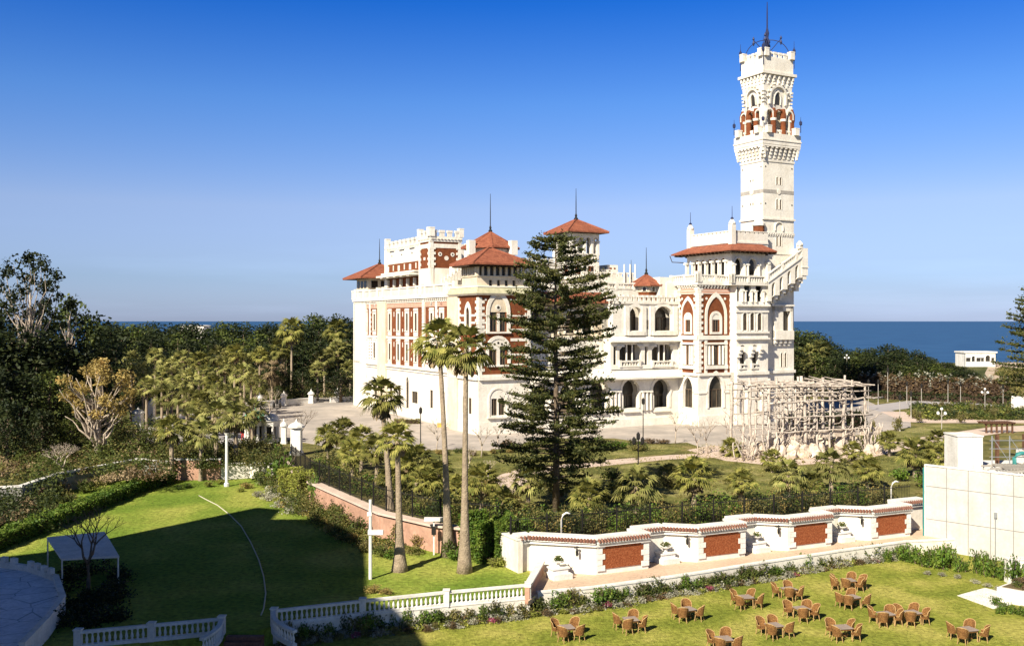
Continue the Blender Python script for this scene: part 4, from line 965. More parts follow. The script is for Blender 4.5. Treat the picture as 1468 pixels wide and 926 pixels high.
# --- outside stair climbing across the tower on stepped arches
P = Part('staircase', 'outside stair on arches climbing to the tower'); mb = P.mb
v0 = -7.1; a0, a1 = Uo(1101, v0), Uo(1150, v0); k_ = (Zp(366, a1, v0) - Zp(402, a0, v0)) / (a1 - a0); za = Zp(402, a0, v0)
SH = lambda a, d, z: FF(v0)(a, d, z + k_ * (a - a0))
mb.mi = WH
n_ = 4; st = (a1 - a0 - .6) / n_
ops = [O(a0 + .3 + st * (k + .5), st * .42, za - 3.0, za - 1.3, 'round') for k in range(n_)]
wall(mb, SH, a0, a1, za - 3.0, za - .1, ops, 1.4)
for s0 in range(n_ + 1):
    c_ = a0 + .3 + st * s0; c_ = min(max(c_, a0 + .25), a1 - .25); z_ = za + k_ * (c_ - a0)
    for j in range(4): box_(mb, FF(v0), c_ - .42 + .06 * j, c_ + .42 - .06 * j, -2.0, .02 - .3 * j, z_ - 3.3 - j * .55, z_ - 2.75 - j * .55)
mb.face([SH(a0, -1.4, za - .1), SH(a1, -1.4, za - .1), SH(a1, 0, za - .1), SH(a0, 0, za - .1)]); mb.face([SH(a0, -1.4, za - 3), SH(a1, -1.4, za - 3), SH(a1, -1.4, za - .1), SH(a0, -1.4, za - .1)])
mb.face([SH(a1, -1.4, za - 3), SH(a1, 0, za - 3), SH(a1, 0, za - .1), SH(a1, -1.4, za - .1)])
balustrade(mb, SH, a0, a1, za - .1, 1.1, .05, .4); box_(mb, SH, a0, a1, .003, .15, za - .35, za - .1)
mb.box(a1 - .1, a1 + 1.1, v0 - .1, v0 + 4, Zp(395, a1, v0), Zp(366, a1, v0) + 1.1, W); mb.box(a1 - .2, a1 + 1.2, v0 - .2, v0 + 4.1, Zp(384, a1, v0), Zp(382.5, a1, v0), W)
for j in range(4): mb.box(tb - .1, a1 + .9 - j * .45, v0 + .3 * j, v0 + 3.5, Zp(395, a1, v0) - .6 * (j + 1), Zp(395, a1, v0) - .6 * j, W)
mb.box(a1 - .6, a1 + .1, v0 - .1, v0 + .6, Zp(366, a1, v0) + 1, Zp(352, a1, v0), W); mb.lathe(W(a1 - .25, v0 + .25, 0)[:2], [(.5, Zp(352, a1, v0)), (.55, Zp(350, a1, v0)), (.1, Zp(345, a1, v0))], 8)
P.done()
# low ground-floor annexe between tower and garden, hidden mostly by the rustic pergola
P = Part('annexe'); mb = P.mb; mb.mi = WH
mb.box(44, 51.3, -5.1, 4, 2.2, 5.2, W); mb.mi = BR; mb.box(46, 50, 5, 20, 2.2, 9, W)
P.done()
# ------------------------------------------------------------------ ground, lawns, paving, sea
PZ = 2.5
P3 = lambda pts, z: [at(x, y, z)[:2] for x, y in pts]
# edge of the upper ground: where the palace gardens drop to the hotel lawns
bound = [(-400, 84), (-60, 84), (-45, 90), (-45, 97), (-41, 107), (-36, 104.6), (-31.5, 104.6), (-28.5, 106), (-24.5, 104.5), (-19.6, 93), (-10.2, 76.8), (-5.5, 72.0), (-1.0, 69.8), (1.2, 69.0), (33, 82), (52, 62), (400, 62)]
g = structure('ground', [(-400, -120), (400, -120), (400, 160), (-400, 160)], -0.6, 'soil')
mb = MB()
top = bound + [(400, 330), (200, 300), (90, 345), (-60, 420), (-400, 420)]
mb.face([(p[0], p[1], PZ) for p in top])
for a, b in zip(bound[:-1], bound[1:]): mb.face([(a[0], a[1], -.6), (b[0], b[1], -.6), (b[0], b[1], PZ), (a[0], a[1], PZ)])
o = mb.build('terrain', 'garden'); o['kind'] = 'structure'
# the land falls to the shore beyond the park
mb = MB()
far = [(400, 330), (200, 300), (90, 345), (-60, 420), (-400, 420)]
out = [(520, 420), (260, 420), (120, 470), (-80, 560), (-600, 560)]
for i in range(4):
    a, b = far[i], far[i + 1]; c_, d_ = out[i + 1], out[i]
    mb.face([(a[0], a[1], PZ), (b[0], b[1], PZ), (c_[0], c_[1], -6.5), (d_[0], d_[1], -6.5)])
o = mb.build('shore', 'sand'); o['kind'] = 'structure'
M['sea'] = mat('sea_water', (.014, .055, .125), (.024, .080, .165), .03, rough=.42, spec=.12, bump=.6, bscale=.35, detail=8)
structure('sea', [(-40000, 300), (40000, 300), (40000, 45000), (-40000, 45000)], -6.0, 'sea')
structure('plaza', P3([(330, 577), (520, 566), (1240, 573), (1262, 583), (1305, 597), (1306, 612), (1240, 622), (1100, 640), (1020, 646), (985, 634), (940, 636), (880, 628), (790, 628), (745, 638), (700, 646), (640, 644), (590, 646), (540, 652), (470, 640), (400, 628), (345, 600)], PZ + .012), PZ + .012, 'pave', .01)
structure('road', P3([(1235, 583), (1300, 574.5), (1400, 574.5), (1600, 577), (1600, 583), (1450, 582.5), (1340, 581), (1262, 590)], PZ + .02), PZ + .02, 'road', .01)
structure('path', P3([(780, 668), (860, 660), (960, 652), (1040, 648), (1100, 650), (1040, 655), (960, 658), (870, 667), (790, 675)], PZ + .014), PZ + .014, 'path', .01)
structure('path', P3([(703, 690), (718, 680), (745, 672), (780, 668), (790, 675), (762, 688), (742, 704), (728, 711), (712, 704)], PZ + .018), PZ + .018, 'path', .01)
structure('path', P3([(985, 645), (1020, 638), (1100, 646), (1240, 640), (1330, 625), (1420, 612), (1560, 606), (1560, 611), (1440, 620), (1330, 636), (1230, 660), (1120, 668), (1040, 660)], PZ + .016), PZ + .016, 'path', .01)
structure('path', P3([(1262, 590), (1300, 590), (1340, 600), (1468, 602), (1600, 604), (1600, 607), (1420, 606), (1330, 606), (1295, 604)], PZ + .022), PZ + .022, 'path', .01)
structure('road', P3([(175, 610), (215, 598), (270, 592), (330, 600), (350, 622), (345, 640), (260, 645), (190, 640)], PZ + .02), PZ + .02, 'road', .01)
structure('garden_lawn', P3([(560, 652), (640, 648), (745, 642), (790, 632), (880, 632), (985, 642), (960, 650), (860, 658), (745, 668), (715, 678), (700, 692), (705, 712), (640, 720), (560, 690)], PZ + .008), PZ + .008, 'dry_lawn', .01)
structure('garden_lawn', P3([(790, 678), (870, 669), (960, 660), (1040, 660), (1120, 672), (1230, 664), (1330, 640), (1370, 640), (1330, 690), (1100, 715), (900, 735), (770, 740), (735, 714), (765, 690)], PZ + .006), PZ + .006, 'dry_lawn', .01)
structure('garden_lawn', P3([(1240, 625), (1306, 614), (1345, 608), (1440, 609), (1410, 611), (1330, 622), (1240, 637)], PZ + .006), PZ + .006, 'dry_lawn', .01)
structure('scrub', P3([(-300, 640), (180, 655), (230, 600), (340, 570), (560, 550), (560, 515), (-300, 515)], PZ + .007), PZ + .007, 'scrub', .01)
structure('scrub', P3([(1180, 572), (1600, 574), (1600, 520), (1180, 520)], PZ + .007), PZ + .007, 'scrub', .01)
structure('sand', P3([(1425, 560), (1475, 566), (1640, 566), (1640, 522), (1420, 519), (1412, 535)], PZ + .02), PZ + .02, 'sand', .01)
# hotel levels
UZ = 1.0
ul_front = [(393, 896), (520, 881), (640, 868), (757, 857)]
FL = P3(ul_front, UZ)
structure('upper_lawn', [(-60, 50), at(108, 930, UZ)[:2], at(320, 908, UZ)[:2], at(375, 902, UZ)[:2]] + FL + [(1.2, 64), (1.2, 69.2), (-1.0, 70), (-5.5, 72.2), (-10.2, 77), (-19.6, 93.2), (-24.5, 104.7), (-28.5, 106.2), (-36, 104.8), (-41, 107.2), (-45, 97), (-45, 90), (-60, 84)], UZ, 'lawn_green', 1.6)
TF = [at(757, 862, UZ)[:2], at(772, 850, UZ)[:2], at(860, 842, UZ)[:2], at(939, 831, UZ)[:2], at(1020, 819, UZ)[:2], at(1100, 806, UZ)[:2], at(1200, 791, UZ)[:2], at(1300, 777, UZ)[:2], (34.5, 75.9)]
structure('terrace_paving', TF + [(33.5, 82.2), (1.2, 69.1), (1.2, 64)], UZ + .004, 'terrpave', .3)
structure('lower_lawn', [(-60, 20), (70, 20), (70, 60), (46, 66), (34.5, 75.5)] + [(p[0], p[1] - .02) for p in TF[::-1][1:]] + [FL[0], at(320, 930, 0)[:2], (-60, 52)], 0.0, 'lawn', .5)
structure('flagstone_terrace', P3([(-260, 805), (0, 812), (40, 818), (80, 832), (90, 862), (70, 890), (32, 930), (-120, 1000), (-600, 1000)], 1.9), 1.9, 'flag', 2.2)
structure('paved_corner', P3([(1372, 853), (1412, 842), (1437, 848), (1450, 866), (1424, 872)], .02), .02, 'white2', .02)

def tufts(name, poly, z, n, size, matn, label):
    xs = [p[0] for p in poly]; ys = [p[1] for p in poly]; out_ = []
    X = rng.uniform(min(xs), max(xs), n * 3); Y_ = rng.uniform(min(ys), max(ys), n * 3); ins = np.zeros(n * 3, bool)
    for (x0, y0), (x1, y1) in zip(poly, poly[1:] + poly[:1]):
        if y0 == y1: continue
        c_ = ((y0 > Y_) != (y1 > Y_)) & (X < (x1 - x0) * (Y_ - y0) / (y1 - y0) + x0); ins ^= c_
    w_ = np.sin(X * .9 + 2 * np.sin(Y_ * .35)) + np.sin(Y_ * .7 + 1.5 * np.sin(X * .5)) + rng.normal(scale=.9, size=n * 3)
    ins &= w_ > 0; X = X[ins][:n]; Y_ = Y_[ins][:n]
    V, Fc = leaf_quads(np.stack([X, Y_, np.full(len(X), z + size * .5)], 1), size, -.3, .35)
    o = np_mesh(name, V, Fc, matn); o['label'] = label; o['category'] = 'grass'; o['kind'] = 'stuff'
# ------------------------------------------------------------------ leaf and plant makers
def shell_pts(c, r, n, thick=.35, zs=1.0):
    d = rng.normal(size=(n, 3)); d /= np.linalg.norm(d, axis=1)[:, None]
    rr = r * (1 - thick * rng.random((n, 1)) ** 1.5)
    p = d * rr; p[:, 2] *= zs
    return p + np.asarray(c)

def limb(mb, p0, p1, r0, r1, wob=.12, n=5, k=6):
    p0, p1 = Vector(p0), Vector(p1); L = (p1 - p0).length
    pts = [p0.lerp(p1, t / k) + (Vector((random.uniform(-1, 1), random.uniform(-1, 1), random.uniform(-.5, .5))) * wob * L * .25 if 0 < t < k else Vector()) for t in range(k + 1)]
    mb.tube(pts, [r0 + (r1 - r0) * t / k for t in range(k + 1)], n); return pts

def make_tree(name, H, Rc, nleaf, leaf, matname, bark='bark', nblob=15, crown0=.3, blobr=.42, label=None, cat='tree', group=None, flat=1.0, trunk_r=.25, thick=.6):
    root = empty(name, (0, 0, 0), label, cat, group)
    tb = MB(); tb.smooth = True
    blobs = []
    for i in range(nblob):
        a = i * 2.4 + random.uniform(-.4, .4); t = (i + .5) / nblob
        z = H * (crown0 + (1 - crown0) * (t * .86 + .02)); rad = Rc * math.sin(PI * min(1, .16 + .80 * t)) ** .75 * (.72 if i < nblob - 2 else .2)
        rr = rad * random.uniform(.55, 1.05)
        blobs.append(((rr * math.cos(a), rr * math.sin(a), z), Rc * blobr * random.uniform(.65, 1.25)))
    tb.tube([(0, 0, -.2), (random.uniform(-.1, .1), .05, H * .3), (random.uniform(-.3, .3), random.uniform(-.3, .3), H * .62), (0, 0, H * .85)], [trunk_r * 1.25, trunk_r, trunk_r * .6, .05], 7)
    for (c, r) in blobs: limb(tb, (0, 0, max(H * crown0 * .7, c[2] * .55)), c, trunk_r * .38, .03, .3, 4, 4)
    P = []
    tot = sum(r ** 2 for _, r in blobs)
    for c, r in blobs: P.append(shell_pts(c, r, max(20, int(nleaf * r * r / tot)), thick, .72 * flat))
    P = np.concatenate(P)
    # thin the cloud by a coarse pattern so that gaps show
    q = np.sin(P[:, 0] * 2.1 + 1) + np.sin(P[:, 1] * 2.3 + 2) + np.sin(P[:, 2] * 2.7 + P[:, 0])
    P = P[q > -1.25]
    V, Fc = leaf_quads(P, leaf)
    t = tb.build('trunk', bark, root, recalc=False)
    np_mesh('crown', V, Fc, matname, root)
    return root

def place(proto, x, y, z, sx, sz=None, rz=None, label=None, group=None):
    o = proto if not proto.get('used') else copy_tree(proto)
    proto['used'] = 1
    if 'used' in o and o is not proto: del o['used']
    o.location = (x, y, z); o.scale = (sx, sx, sz or sx); o.rotation_euler = (0, 0, random.uniform(0, 6.28) if rz is None else rz)
    if label: o['label'] = label
    if group: o['group'] = group
    return o
PROTOS = []
def proto(*a, **k):
    r = make_tree(*a, **k); PROTOS.append(r); return r

# broadleaf and casuarina protos, 10 m tall
G_FOREST = 'dark evergreen trees of the park behind the palace'
FT = [proto('evergreen_tree', 10, 3.6 + .3 * k, 2600, .22, ['leaf_dark', 'leaf_dark', 'leaf_mid', 'leaf_dark'][k], group=G_FOREST, crown0=.18, nblob=17 + k, label='dark evergreen tree among the park trees below the sea horizon') for k in range(4)]
def forest(px, ytop, D, wide=1.0, k=None, label=None, group=None, z0=PZ):
    x, y, _ = atD(px, D); H = CZ - (ytop - HY) * D / F - z0
    k = random.randrange(4) if k is None else k
    sc = H / 10
    return place(FT[k], x, y, z0, min(1.5, max(.75, sc)) * wide, sc, label=label, group=group)

# the forest left of the palace: rows get nearer and lower
L_LEFT = 'dark evergreen tree among the park trees left of the palace'
rows = [(300, 150, 530, 13, (461, 466)), (262, 140, 525, 12, (461.5, 468)), (232, 130, 520, 11, (465, 478)), (208, 140, 512, 10, (476, 500)), (186, 210, 500, 7, (505, 530))]
for D, x0, x1, n, (ya, yb) in rows:
    for i in range(n):
        px = x0 + (x1 - x0) * (i + random.uniform(.2, .8)) / n
        yt = random.uniform(ya, yb)
        if px > 440 and D > 220: yt -= random.uniform(4, 15)
        forest(px, yt, D, random.uniform(1.05, 1.35), label=L_LEFT, group=G_FOREST)
G_NEAR = 'tall dark trees at the left edge of the park'
for px, yt, D, w in ((-30, 440, 150, 1.4), (20, 432, 158, 1.3), (60, 438, 165, 1.2), (100, 424, 172, 1.0), (130, 447, 175, 1.1), (160, 462, 170, 1.1), (-20, 470, 128, 1.3), (25, 468, 130, 1.25), (70, 478, 134, 1.2), (112, 490, 138, 1.1), (150, 486, 142, 1.1), (-10, 520, 112, 1.2), (34, 535, 114, 1.1), (72, 530, 117, 1.1), (10, 570, 104, .9), (110, 560, 122, .9), (190, 500, 160, 1.1), (215, 480, 185, 1.2), (60, 585, 110, .85), (100, 600, 113, .8), (135, 560, 126, .9), (-60, 500, 120, 1.4)):
    forest(px, yt, D, w, label='tall dark tree in the mass at the left edge of the park', group=G_NEAR)
G_RIGHT = 'dark trees between the palace tower and the sea'
prof = [(1110, 468), (1150, 470), (1190, 486), (1220, 500), (1262, 492), (1300, 496), (1340, 512), (1380, 524), (1410, 536), (1432, 546)]
for D, n, off in ((262, 15, 0), (238, 17, 2), (218, 18, 9), (206, 15, 22)):
    for i in range(n):
        px = 1112 + 322 * (i + random.uniform(.2, .8)) / n
        yt = np.interp(px, [p[0] for p in prof], [p[1] for p in prof]) + off + random.uniform(-2, 6)
        if px > 1400 and D > 230: continue
        D2 = D - max(0, (px - 1300)) * .05
        gy = HY + (CZ - PZ) * F / D2
        if gy - yt < 10: continue
        forest(px, yt, D2, random.uniform(1.15, 1.45) * min(1, .7 + (gy - yt) / 160), label='dark tree on the slope between the tower and the sea', group=G_RIGHT)

# tall open tree with a bare trunk at the far left
tall = make_tree('tall_tree', 17.5, 6.6, 3000, .21, 'leaf_dark', 'palebark', nblob=24, crown0=.62, blobr=.17, label='tall open-crowned tree rising alone above the dark trees on the left', trunk_r=.28, thick=1.0)
x, y, _ = atD(42, 132); tall.location = (x, y, PZ); tall.scale = (1, 1, (CZ - (355 - HY) * 132 / F - PZ) / 17.5)
t2 = make_tree('tall_tree', 15, 3.0, 900, .2, 'leaf_dark', 'palebark', nblob=9, crown0=.7, blobr=.26, label='thin-crowned tree just right of the tallest tree on the left', trunk_r=.18, thick=1.0)
x, y, _ = atD(100, 140); t2.location = (x, y, PZ); t2.scale = (1, 1, (CZ - (424 - HY) * 140 / F - PZ) / 15)
# golden tree with a pale branching trunk
gold = make_tree('golden_tree', 12, 5.8, 4600, .17, 'leaf_gold', 'palebark', nblob=30, crown0=.38, blobr=.19, label='golden leaved tree with a pale many-branched trunk left of the palms', trunk_r=.34, thick=.8)
x, y, _ = atD(140, 112); gold.location = (x, y, PZ); gold.scale = (1.0, 1.0, (CZ - (508 - HY) * 112 / F - PZ) / 12)
gm = MB(); gm.smooth = True
for k in range(16):
    a = random.uniform(0, 6.28); r = random.uniform(1.5, 4.2); limb(gm, (random.uniform(-.4, .4), -.3, random.uniform(0, 2.5)), (r * math.cos(a), r * math.sin(a) - 1.2, random.uniform(4, 10)), .16, .03, .25, 5, 6)
gm.build('bare_limb', 'palebark', None).parent = gold

# ------------------------------------------------------------------ palms
def fan_crown(n, Rl, up0=85, down=-60, droop=.28, seg=11, matn='leaf_palm', spread=1.0):
    V = []; Fc = []
    for i in range(n):
        t = (i + .5) / n; az = i * 2.399 + random.uniform(-.2, .2); el = R(up0 + (down - up0) * t ** .8 + random.uniform(-8, 8))
        L = Rl * random.uniform(.85, 1.12); pl = L * .48
        d = Vector((math.cos(az) * math.cos(el), math.sin(az) * math.cos(el), math.sin(el))); side = Vector((-math.sin(az), math.cos(az), 0)); nrm = d.cross(side)
        if nrm.z < 0: nrm = -nrm
        c = d * pl; side = (side + nrm * random.uniform(-.5, .5)).normalized()
        b = len(V); w = .03
        V += [Vector((0, 0, 0)) + side * w, Vector((0, 0, 0)) - side * w, c - side * w * .8, c + side * w * .8]; Fc.append((b, b + 1, b + 2, b + 3))
        for s in range(seg):
            a = R((s - (seg - 1) / 2) * 150 / seg * spread); dd = d * math.cos(a) + side * math.sin(a)
            pr = (-d * math.sin(a) + side * math.cos(a)); LL = (L - pl) * (1 - .25 * abs(s - (seg - 1) / 2) / (seg / 2)) * random.uniform(.85, 1.1)
            m_ = c + dd * LL * .55 + nrm * .05 * L; tip = c + dd * LL + Vector((0, 0, -droop * LL * random.uniform(.5, 1.3)))
            ww = LL * .085; b = len(V)
            V += [c, m_ - pr * ww, tip, m_ + pr * ww]; Fc.append((b, b + 1, b + 2, b + 3))
    return [tuple(v) for v in V], Fc
def skirt(n, Rl, z0=-.2, z1=-1.5):
    V = []; Fc = []
    for i in range(n):
        az = random.uniform(0, 6.28); z = random.uniform(z1 * .5, z0); r = .16
        p = Vector((r * math.cos(az), r * math.sin(az), z)); q = Vector((Rl * random.uniform(.35, .6) * math.cos(az), Rl * random.uniform(.35, .6) * math.sin(az), z + z1 * random.uniform(.45, .8))); s_ = Vector((-math.sin(az), math.cos(az), 0)) * random.uniform(.12, .26)
        b = len(V); V += [p - s_ * .3, q - s_, q + Vector((0, 0, -.25)) , q + s_]; Fc.append((b, b + 1, b + 2, b + 3))
    return [tuple(v) for v in V], Fc
def mesh_only(name, V, Fc, matn):
    o = np_mesh(name, V, Fc, matn); me = o.data; bpy.data.objects.remove(o); return me
CROWN_T = [mesh_only('palm_crown', *fan_crown(38, 2.25, 84, -48, .3, 13), 'leaf_palm') for _ in range(3)]
CROWN_P = [mesh_only('palm_crown', *fan_crown(30, 2.2, 84, -40, .35), 'leaf_palm_pale') for _ in range(3)]
CROWN_S = [mesh_only('palm_crown', *fan_crown(40, 2.2, 88, -32, .30, 13), 'leaf_palm') for _ in range(3)]
SKIRT = [mesh_only('dead_fronds', *skirt(60, 1.6), 'leaf_dead') for _ in range(2)]
CROWN_D = mesh_only('palm_crown', *fan_crown(26, 2.1, 60, -75, .5), 'leaf_dead')
def trunk_mesh():
    m = MB(); m.smooth = True
    n = 14; pts = [(0, 0, k / n) for k in range(n + 1)]; rad = [.34 - .16 * (k / n) ** .35 + (.012 if k % 2 else 0) for k in range(n + 1)]
    m.tube(pts, rad, 9); o = m.build('trunk', 'palmtrunk', None); me = o.data; bpy.data.objects.remove(o); return me
TRUNK = trunk_mesh()
def palm(x, y, z, h, cs=1.0, kind='T', label=None, group=None, tr=1.0, bend=None, sk=True, nm='fan_palm'):
    root = empty(nm, (x, y, z), label, 'palm tree', group)
    if bend:
        m = MB(); m.smooth = True; n = 16
        pts = [(x + bend[0] * (k / n) ** 1.6, y + bend[1] * (k / n) ** 1.6, z - .1 + (h + .1) * k / n) for k in range(n + 1)]
        m.tube(pts, [tr * (.40 * (1 - k / n) ** 6 + .27 - .09 * k / n) for k in range(n + 1)], 10); m.build('trunk', 'palmtrunk', root); top = (bend[0], bend[1], h)
    else:
        t = bpy.data.objects.new('trunk', TRUNK); COL.objects.link(t); t.parent = root; t.scale = (tr, tr, h + .05); t.location = (0, 0, -.05); top = (0, 0, h)
    cm = {'T': CROWN_T, 'P': CROWN_P, 'S': CROWN_S, 'D': [CROWN_D]}[kind]
    c = bpy.data.objects.new('crown', random.choice(cm)); COL.objects.link(c); c.parent = root; c.location = top; c.scale = (cs, cs, cs); c.rotation_euler = (random.uniform(-.1, .1), random.uniform(-.1, .1), random.uniform(0, 6.28))
    if sk:
        s = bpy.data.objects.new('dead_fronds', random.choice(SKIRT)); COL.objects.link(s); s.parent = root; s.location = top; s.scale = (cs * .9, cs * .9, cs * (.7 if kind != 'T' else 1.0)); s.rotation_euler = (0, 0, random.uniform(0, 6.28))
    return root
def palm_px(px, py_crown, D, cs=1.0, kind='S', z0=PZ, **k):
    x, y, _ = atD(px, D); h = CZ - (py_crown - HY) * D / F - z0
    return palm(x, y, z0, max(.6, h), cs, kind, **k)

G_TALL = 'tall slender palms on the hotel lawn'
x, y, _ = at(642, 797, UZ); palm(x, y, UZ, CZ - (490 - HY) * y / F - UZ, 1.0, 'T', 'taller left palm of the close pair in front of the palace, its trunk bending', G_TALL, .86, bend=((628 - 642) / F * y, .8))
x, y, _ = at(666, 820, UZ); palm(x, y, UZ, CZ - (500 - HY) * y / F - UZ, .98, 'T', 'right palm of the close pair in front of the palace, with a straight trunk', G_TALL, .88, bend=((668 - 666) / F * y, .3))
x, y, _ = at(573, 818, UZ); palm(x, y, UZ, CZ - (632 - HY) * y / F - UZ, .75, 'S', 'short straight palm on the lawn left of the tall pair', G_TALL, .95, bend=((569 - 573) / F * y, .2))
x, y, _ = at(560, 748, 1.6); palm(x, y, 1.2, CZ - (570 - HY) * y / F - 1.2, .95, 'T', 'leaning palm behind the garden wall left of the tall pair', G_TALL, 1.0, bend=((545 - 560) / F * y, .6))

G_GP = 'short fan palms behind the terrace wall'
gp = [(757, 698, 80, .95, 'first short palm behind the wall, left of the pine trunk'), (845, 722, 76, .95, 'short palm behind the wall just right of the pine trunk'), (912, 706, 79, 1.1, 'short palm behind the wall above the first brick panel'), (995, 693, 82, 1.1, 'short palm behind the wall above the gap right of the first brick panel'), (1062, 700, 84, .8, 'short palm behind the wall above the second brick panel'), (1130, 690, 86, 1.0, 'short palm behind the wall above the third brick panel'), (1192, 676, 89, 1.0, 'short palm behind the wall left of the fourth brick panel'), (1243, 682, 91, .9, 'short palm behind the wall above the fourth brick panel'), (1312, 660, 97, 1.1, 'bushy palm behind the wall at its right end'), (1352, 664, 95, .9, 'bushy palm just left of the white box above the tall white wall')]
for px, py, D, cs, lb in gp: palm_px(px, py - 9, D, cs * .92, random.choice('SP'), label=lb, group=G_GP, tr=.85)
G_GF = 'small palms scattered on the garden lawn'
for px, py, D, cs in ((1048, 652, 112, .9), (1108, 668, 100, .8), (1222, 655, 106, .8), (1275, 640, 112, .8), (1345, 640, 108, .9), (960, 690, 92, .8), (880, 715, 84, .7), (800, 705, 84, .75), (1165, 700, 86, .7)):
    palm_px(px, py - 8, D, cs * .85, 'S', group=G_GF, tr=.7, label='small palm among the shrubs of the garden between wall and pergola')
G_LF = 'palms along the iron fence on the left'
for px, py, D, cs in ((470, 628, 104, .85), (492, 622, 100, .95), (518, 632, 97, .9), (505, 650, 93, .8), (540, 645, 92, .9), (580, 668, 86, .85), (607, 690, 82, .8), (598, 660, 90, .9), (630, 680, 84, .8), (690, 690, 80, .9), (655, 700, 80, .7), (720, 715, 78, .6), (560, 690, 86, .8)):
    palm_px(px, py, D, cs, 'S', group=G_LF, tr=.8, label='short palm behind the iron fence left of the pine')
G_LP = 'pale green palms in the grove left of the plaza'
grove = [(188, 524, 150), (205, 536, 146), (222, 515, 158), (232, 545, 142), (246, 528, 152), (262, 518, 160), (270, 548, 140), (285, 522, 156), (292, 540, 148), (305, 556, 138), (312, 515, 162), (322, 530, 158), (336, 512, 168), (345, 540, 150), (350, 520, 172), (210, 560, 136), (240, 572, 130), (268, 575, 128), (292, 582, 126), (255, 555, 138), (360, 545, 158), (318, 568, 134), (372, 515, 178), (335, 572, 138)]
for px, py, D in grove: palm_px(px, py - 4, D, random.uniform(.8, 1.12), random.choice('PPS'), group=G_LP, tr=.8, label='pale green palm in the dense grove left of the plaza')
G_BP = 'palms along the back edge of the plaza'
for px, py, D, cs, k, lb in ((390, 530, 185, 1.5, 'D', 'golden brown palm behind the white wall of the plaza'), (418, 474, 195, 1.5, 'T', 'very tall thin palm rising above the trees behind the plaza'), (482, 474, 215, 1.5, 'T', 'tall palm among the trees close to the left end of the palace'), (465, 514, 200, 1.4, 'P', 'palm behind the plaza, left of the palace corner'), (484, 505, 205, 1.6, 'P', 'palm with broad pale crown nearest the palace corner'), (366, 551, 178, 1.2, 'P', 'low palm at the left end of the plaza wall'), (455, 530, 190, 1.0, 'P', 'young palm behind the plaza wall'), (502, 530, 195, 1.3, 'P', 'palm half hidden by the palace corner'), (403, 500, 200, 1.3, 'T', 'dark palm behind the golden brown palm')):
    palm_px(px, py, D, cs, k, group=G_BP, label=lb)
palm_px(246, 618, 103, 1.0, 'S', z0=UZ, label='palm on the lawn edge beside the pink wall', tr=1.1)
palm_px(288, 622, 104, 1.0, 'P', z0=UZ, label='palm right of the pink wall at the lawn edge', tr=.9)
palm_px(338, 600, 108, 1.2, 'P', label='bushy palm beside the white lamp column')
palm_px(310, 598, 112, 1.3, 'P', label='bushy palm left of the white lamp column'); palm_px(275, 605, 116, 1.2, 'P', label='broad pale palm behind the two palms at the lawn edge')
palm_px(362, 590, 122, 1.1, 'P', label='palm left of the green-domed kiosk')
for px, py, D, cs in ((1142, 512, 215, 1.4), (1160, 507, 215, 1.3), (1175, 504, 218, 1.5), (1152, 520, 205, 1.2)): palm_px(px, py, D, cs, 'P', group='pale palms right of the tower', label='pale palm under the dark trees right of the tower')

# ------------------------------------------------------------------ Norfolk pines
def norfolk(x, y, z, H, Rmax, nt, label, per=7, dens=1.0, prof=None, droop=.0, fs=.11):
    root = empty('norfolk_pine', (x, y, z), label, 'tree')
    tb = MB(); tb.smooth = True; tb.tube([(x, y, z - .1), (x + .05, y, z + H * .3), (x - .05, y + .05, z + H * .7), (x, y, z + H)], [.30, .24, .13, .03], 8)
    P = []
    br = MB(); br.smooth = True
    for k in range(nt):
        t = (k + random.uniform(.2, .8)) / nt; zz = zz0 = H * (.12 + .88 * t); rr = Rmax * np.interp(t, [p[0] for p in prof], [p[1] for p in prof])
        m = per + random.choice((-1, 0, 0, 1)); a0 = random.uniform(0, 6.28)
        for i in range(m):
            a = a0 + 2 * PI * i / m + random.uniform(-.25, .25); L = rr * random.uniform(.62, 1.12)
            if L < .15 or random.random() < .15: continue
            sag = droop * L * .25 * (1 - t); zz = min(zz0 + random.uniform(-.55, .55), H - .5)
            q = [(L * s * math.cos(a + .12 * math.sin(3 * s)), L * s * math.sin(a + .12 * math.sin(3 * s)), zz + L * (.10 * s - .16 * s * s * (1 - t) + .22 * max(0, s - .6) * 1) - sag * s) for s in (0, .25, .5, .75, 1)]
            br.tube([(x + p[0], y + p[1], z + p[2]) for p in q], [.075 * (1 - .7 * t), .06, .05, .035, .02], 4)
            nq = max(3, int(L * 2.6))
            for j in range(nq):
                s = .32 + .68 * (j + random.random()) / nq; f = s * 4; i0 = min(3, int(f)); w_ = f - i0
                b = np.array(q[i0]) * (1 - w_) + np.array(q[i0 + 1]) * w_
                tl = (.55 + .45 * s) * random.uniform(.35, .62) * (.6 + .4 * (1 - t))
                # flat sprays: needles around little side ropes, tips turned up
                for sd in (-1, 1):
                    aa = a + sd * random.uniform(.5, 1.2); n_ = int(15 * dens)
                    u_ = rng.random(n_) ** .8
                    rope = b + np.stack([np.cos(aa) * tl * u_ * 1.25, np.sin(aa) * tl * u_ * 1.25, .35 * tl * u_ ** 2], 1) + rng.normal(scale=.055, size=(n_, 3))
                    P.append(rope)
                n_ = int(9 * dens); P.append(b + (0, 0, .12) + rng.normal(scale=(.20, .20, .28), size=(n_, 3)))
    P = np.concatenate(P); V, Fc = leaf_quads(P, fs, .1, .42)
    tb.build('trunk', 'bark', root); br.build('branches', 'bark', root, recalc=False); o = np_mesh('foliage', V, Fc, 'leaf_pine', root)
    return root
D = 79.5; x, y, _ = atD(797, D); H = CZ - (337 - HY) * D / F - PZ
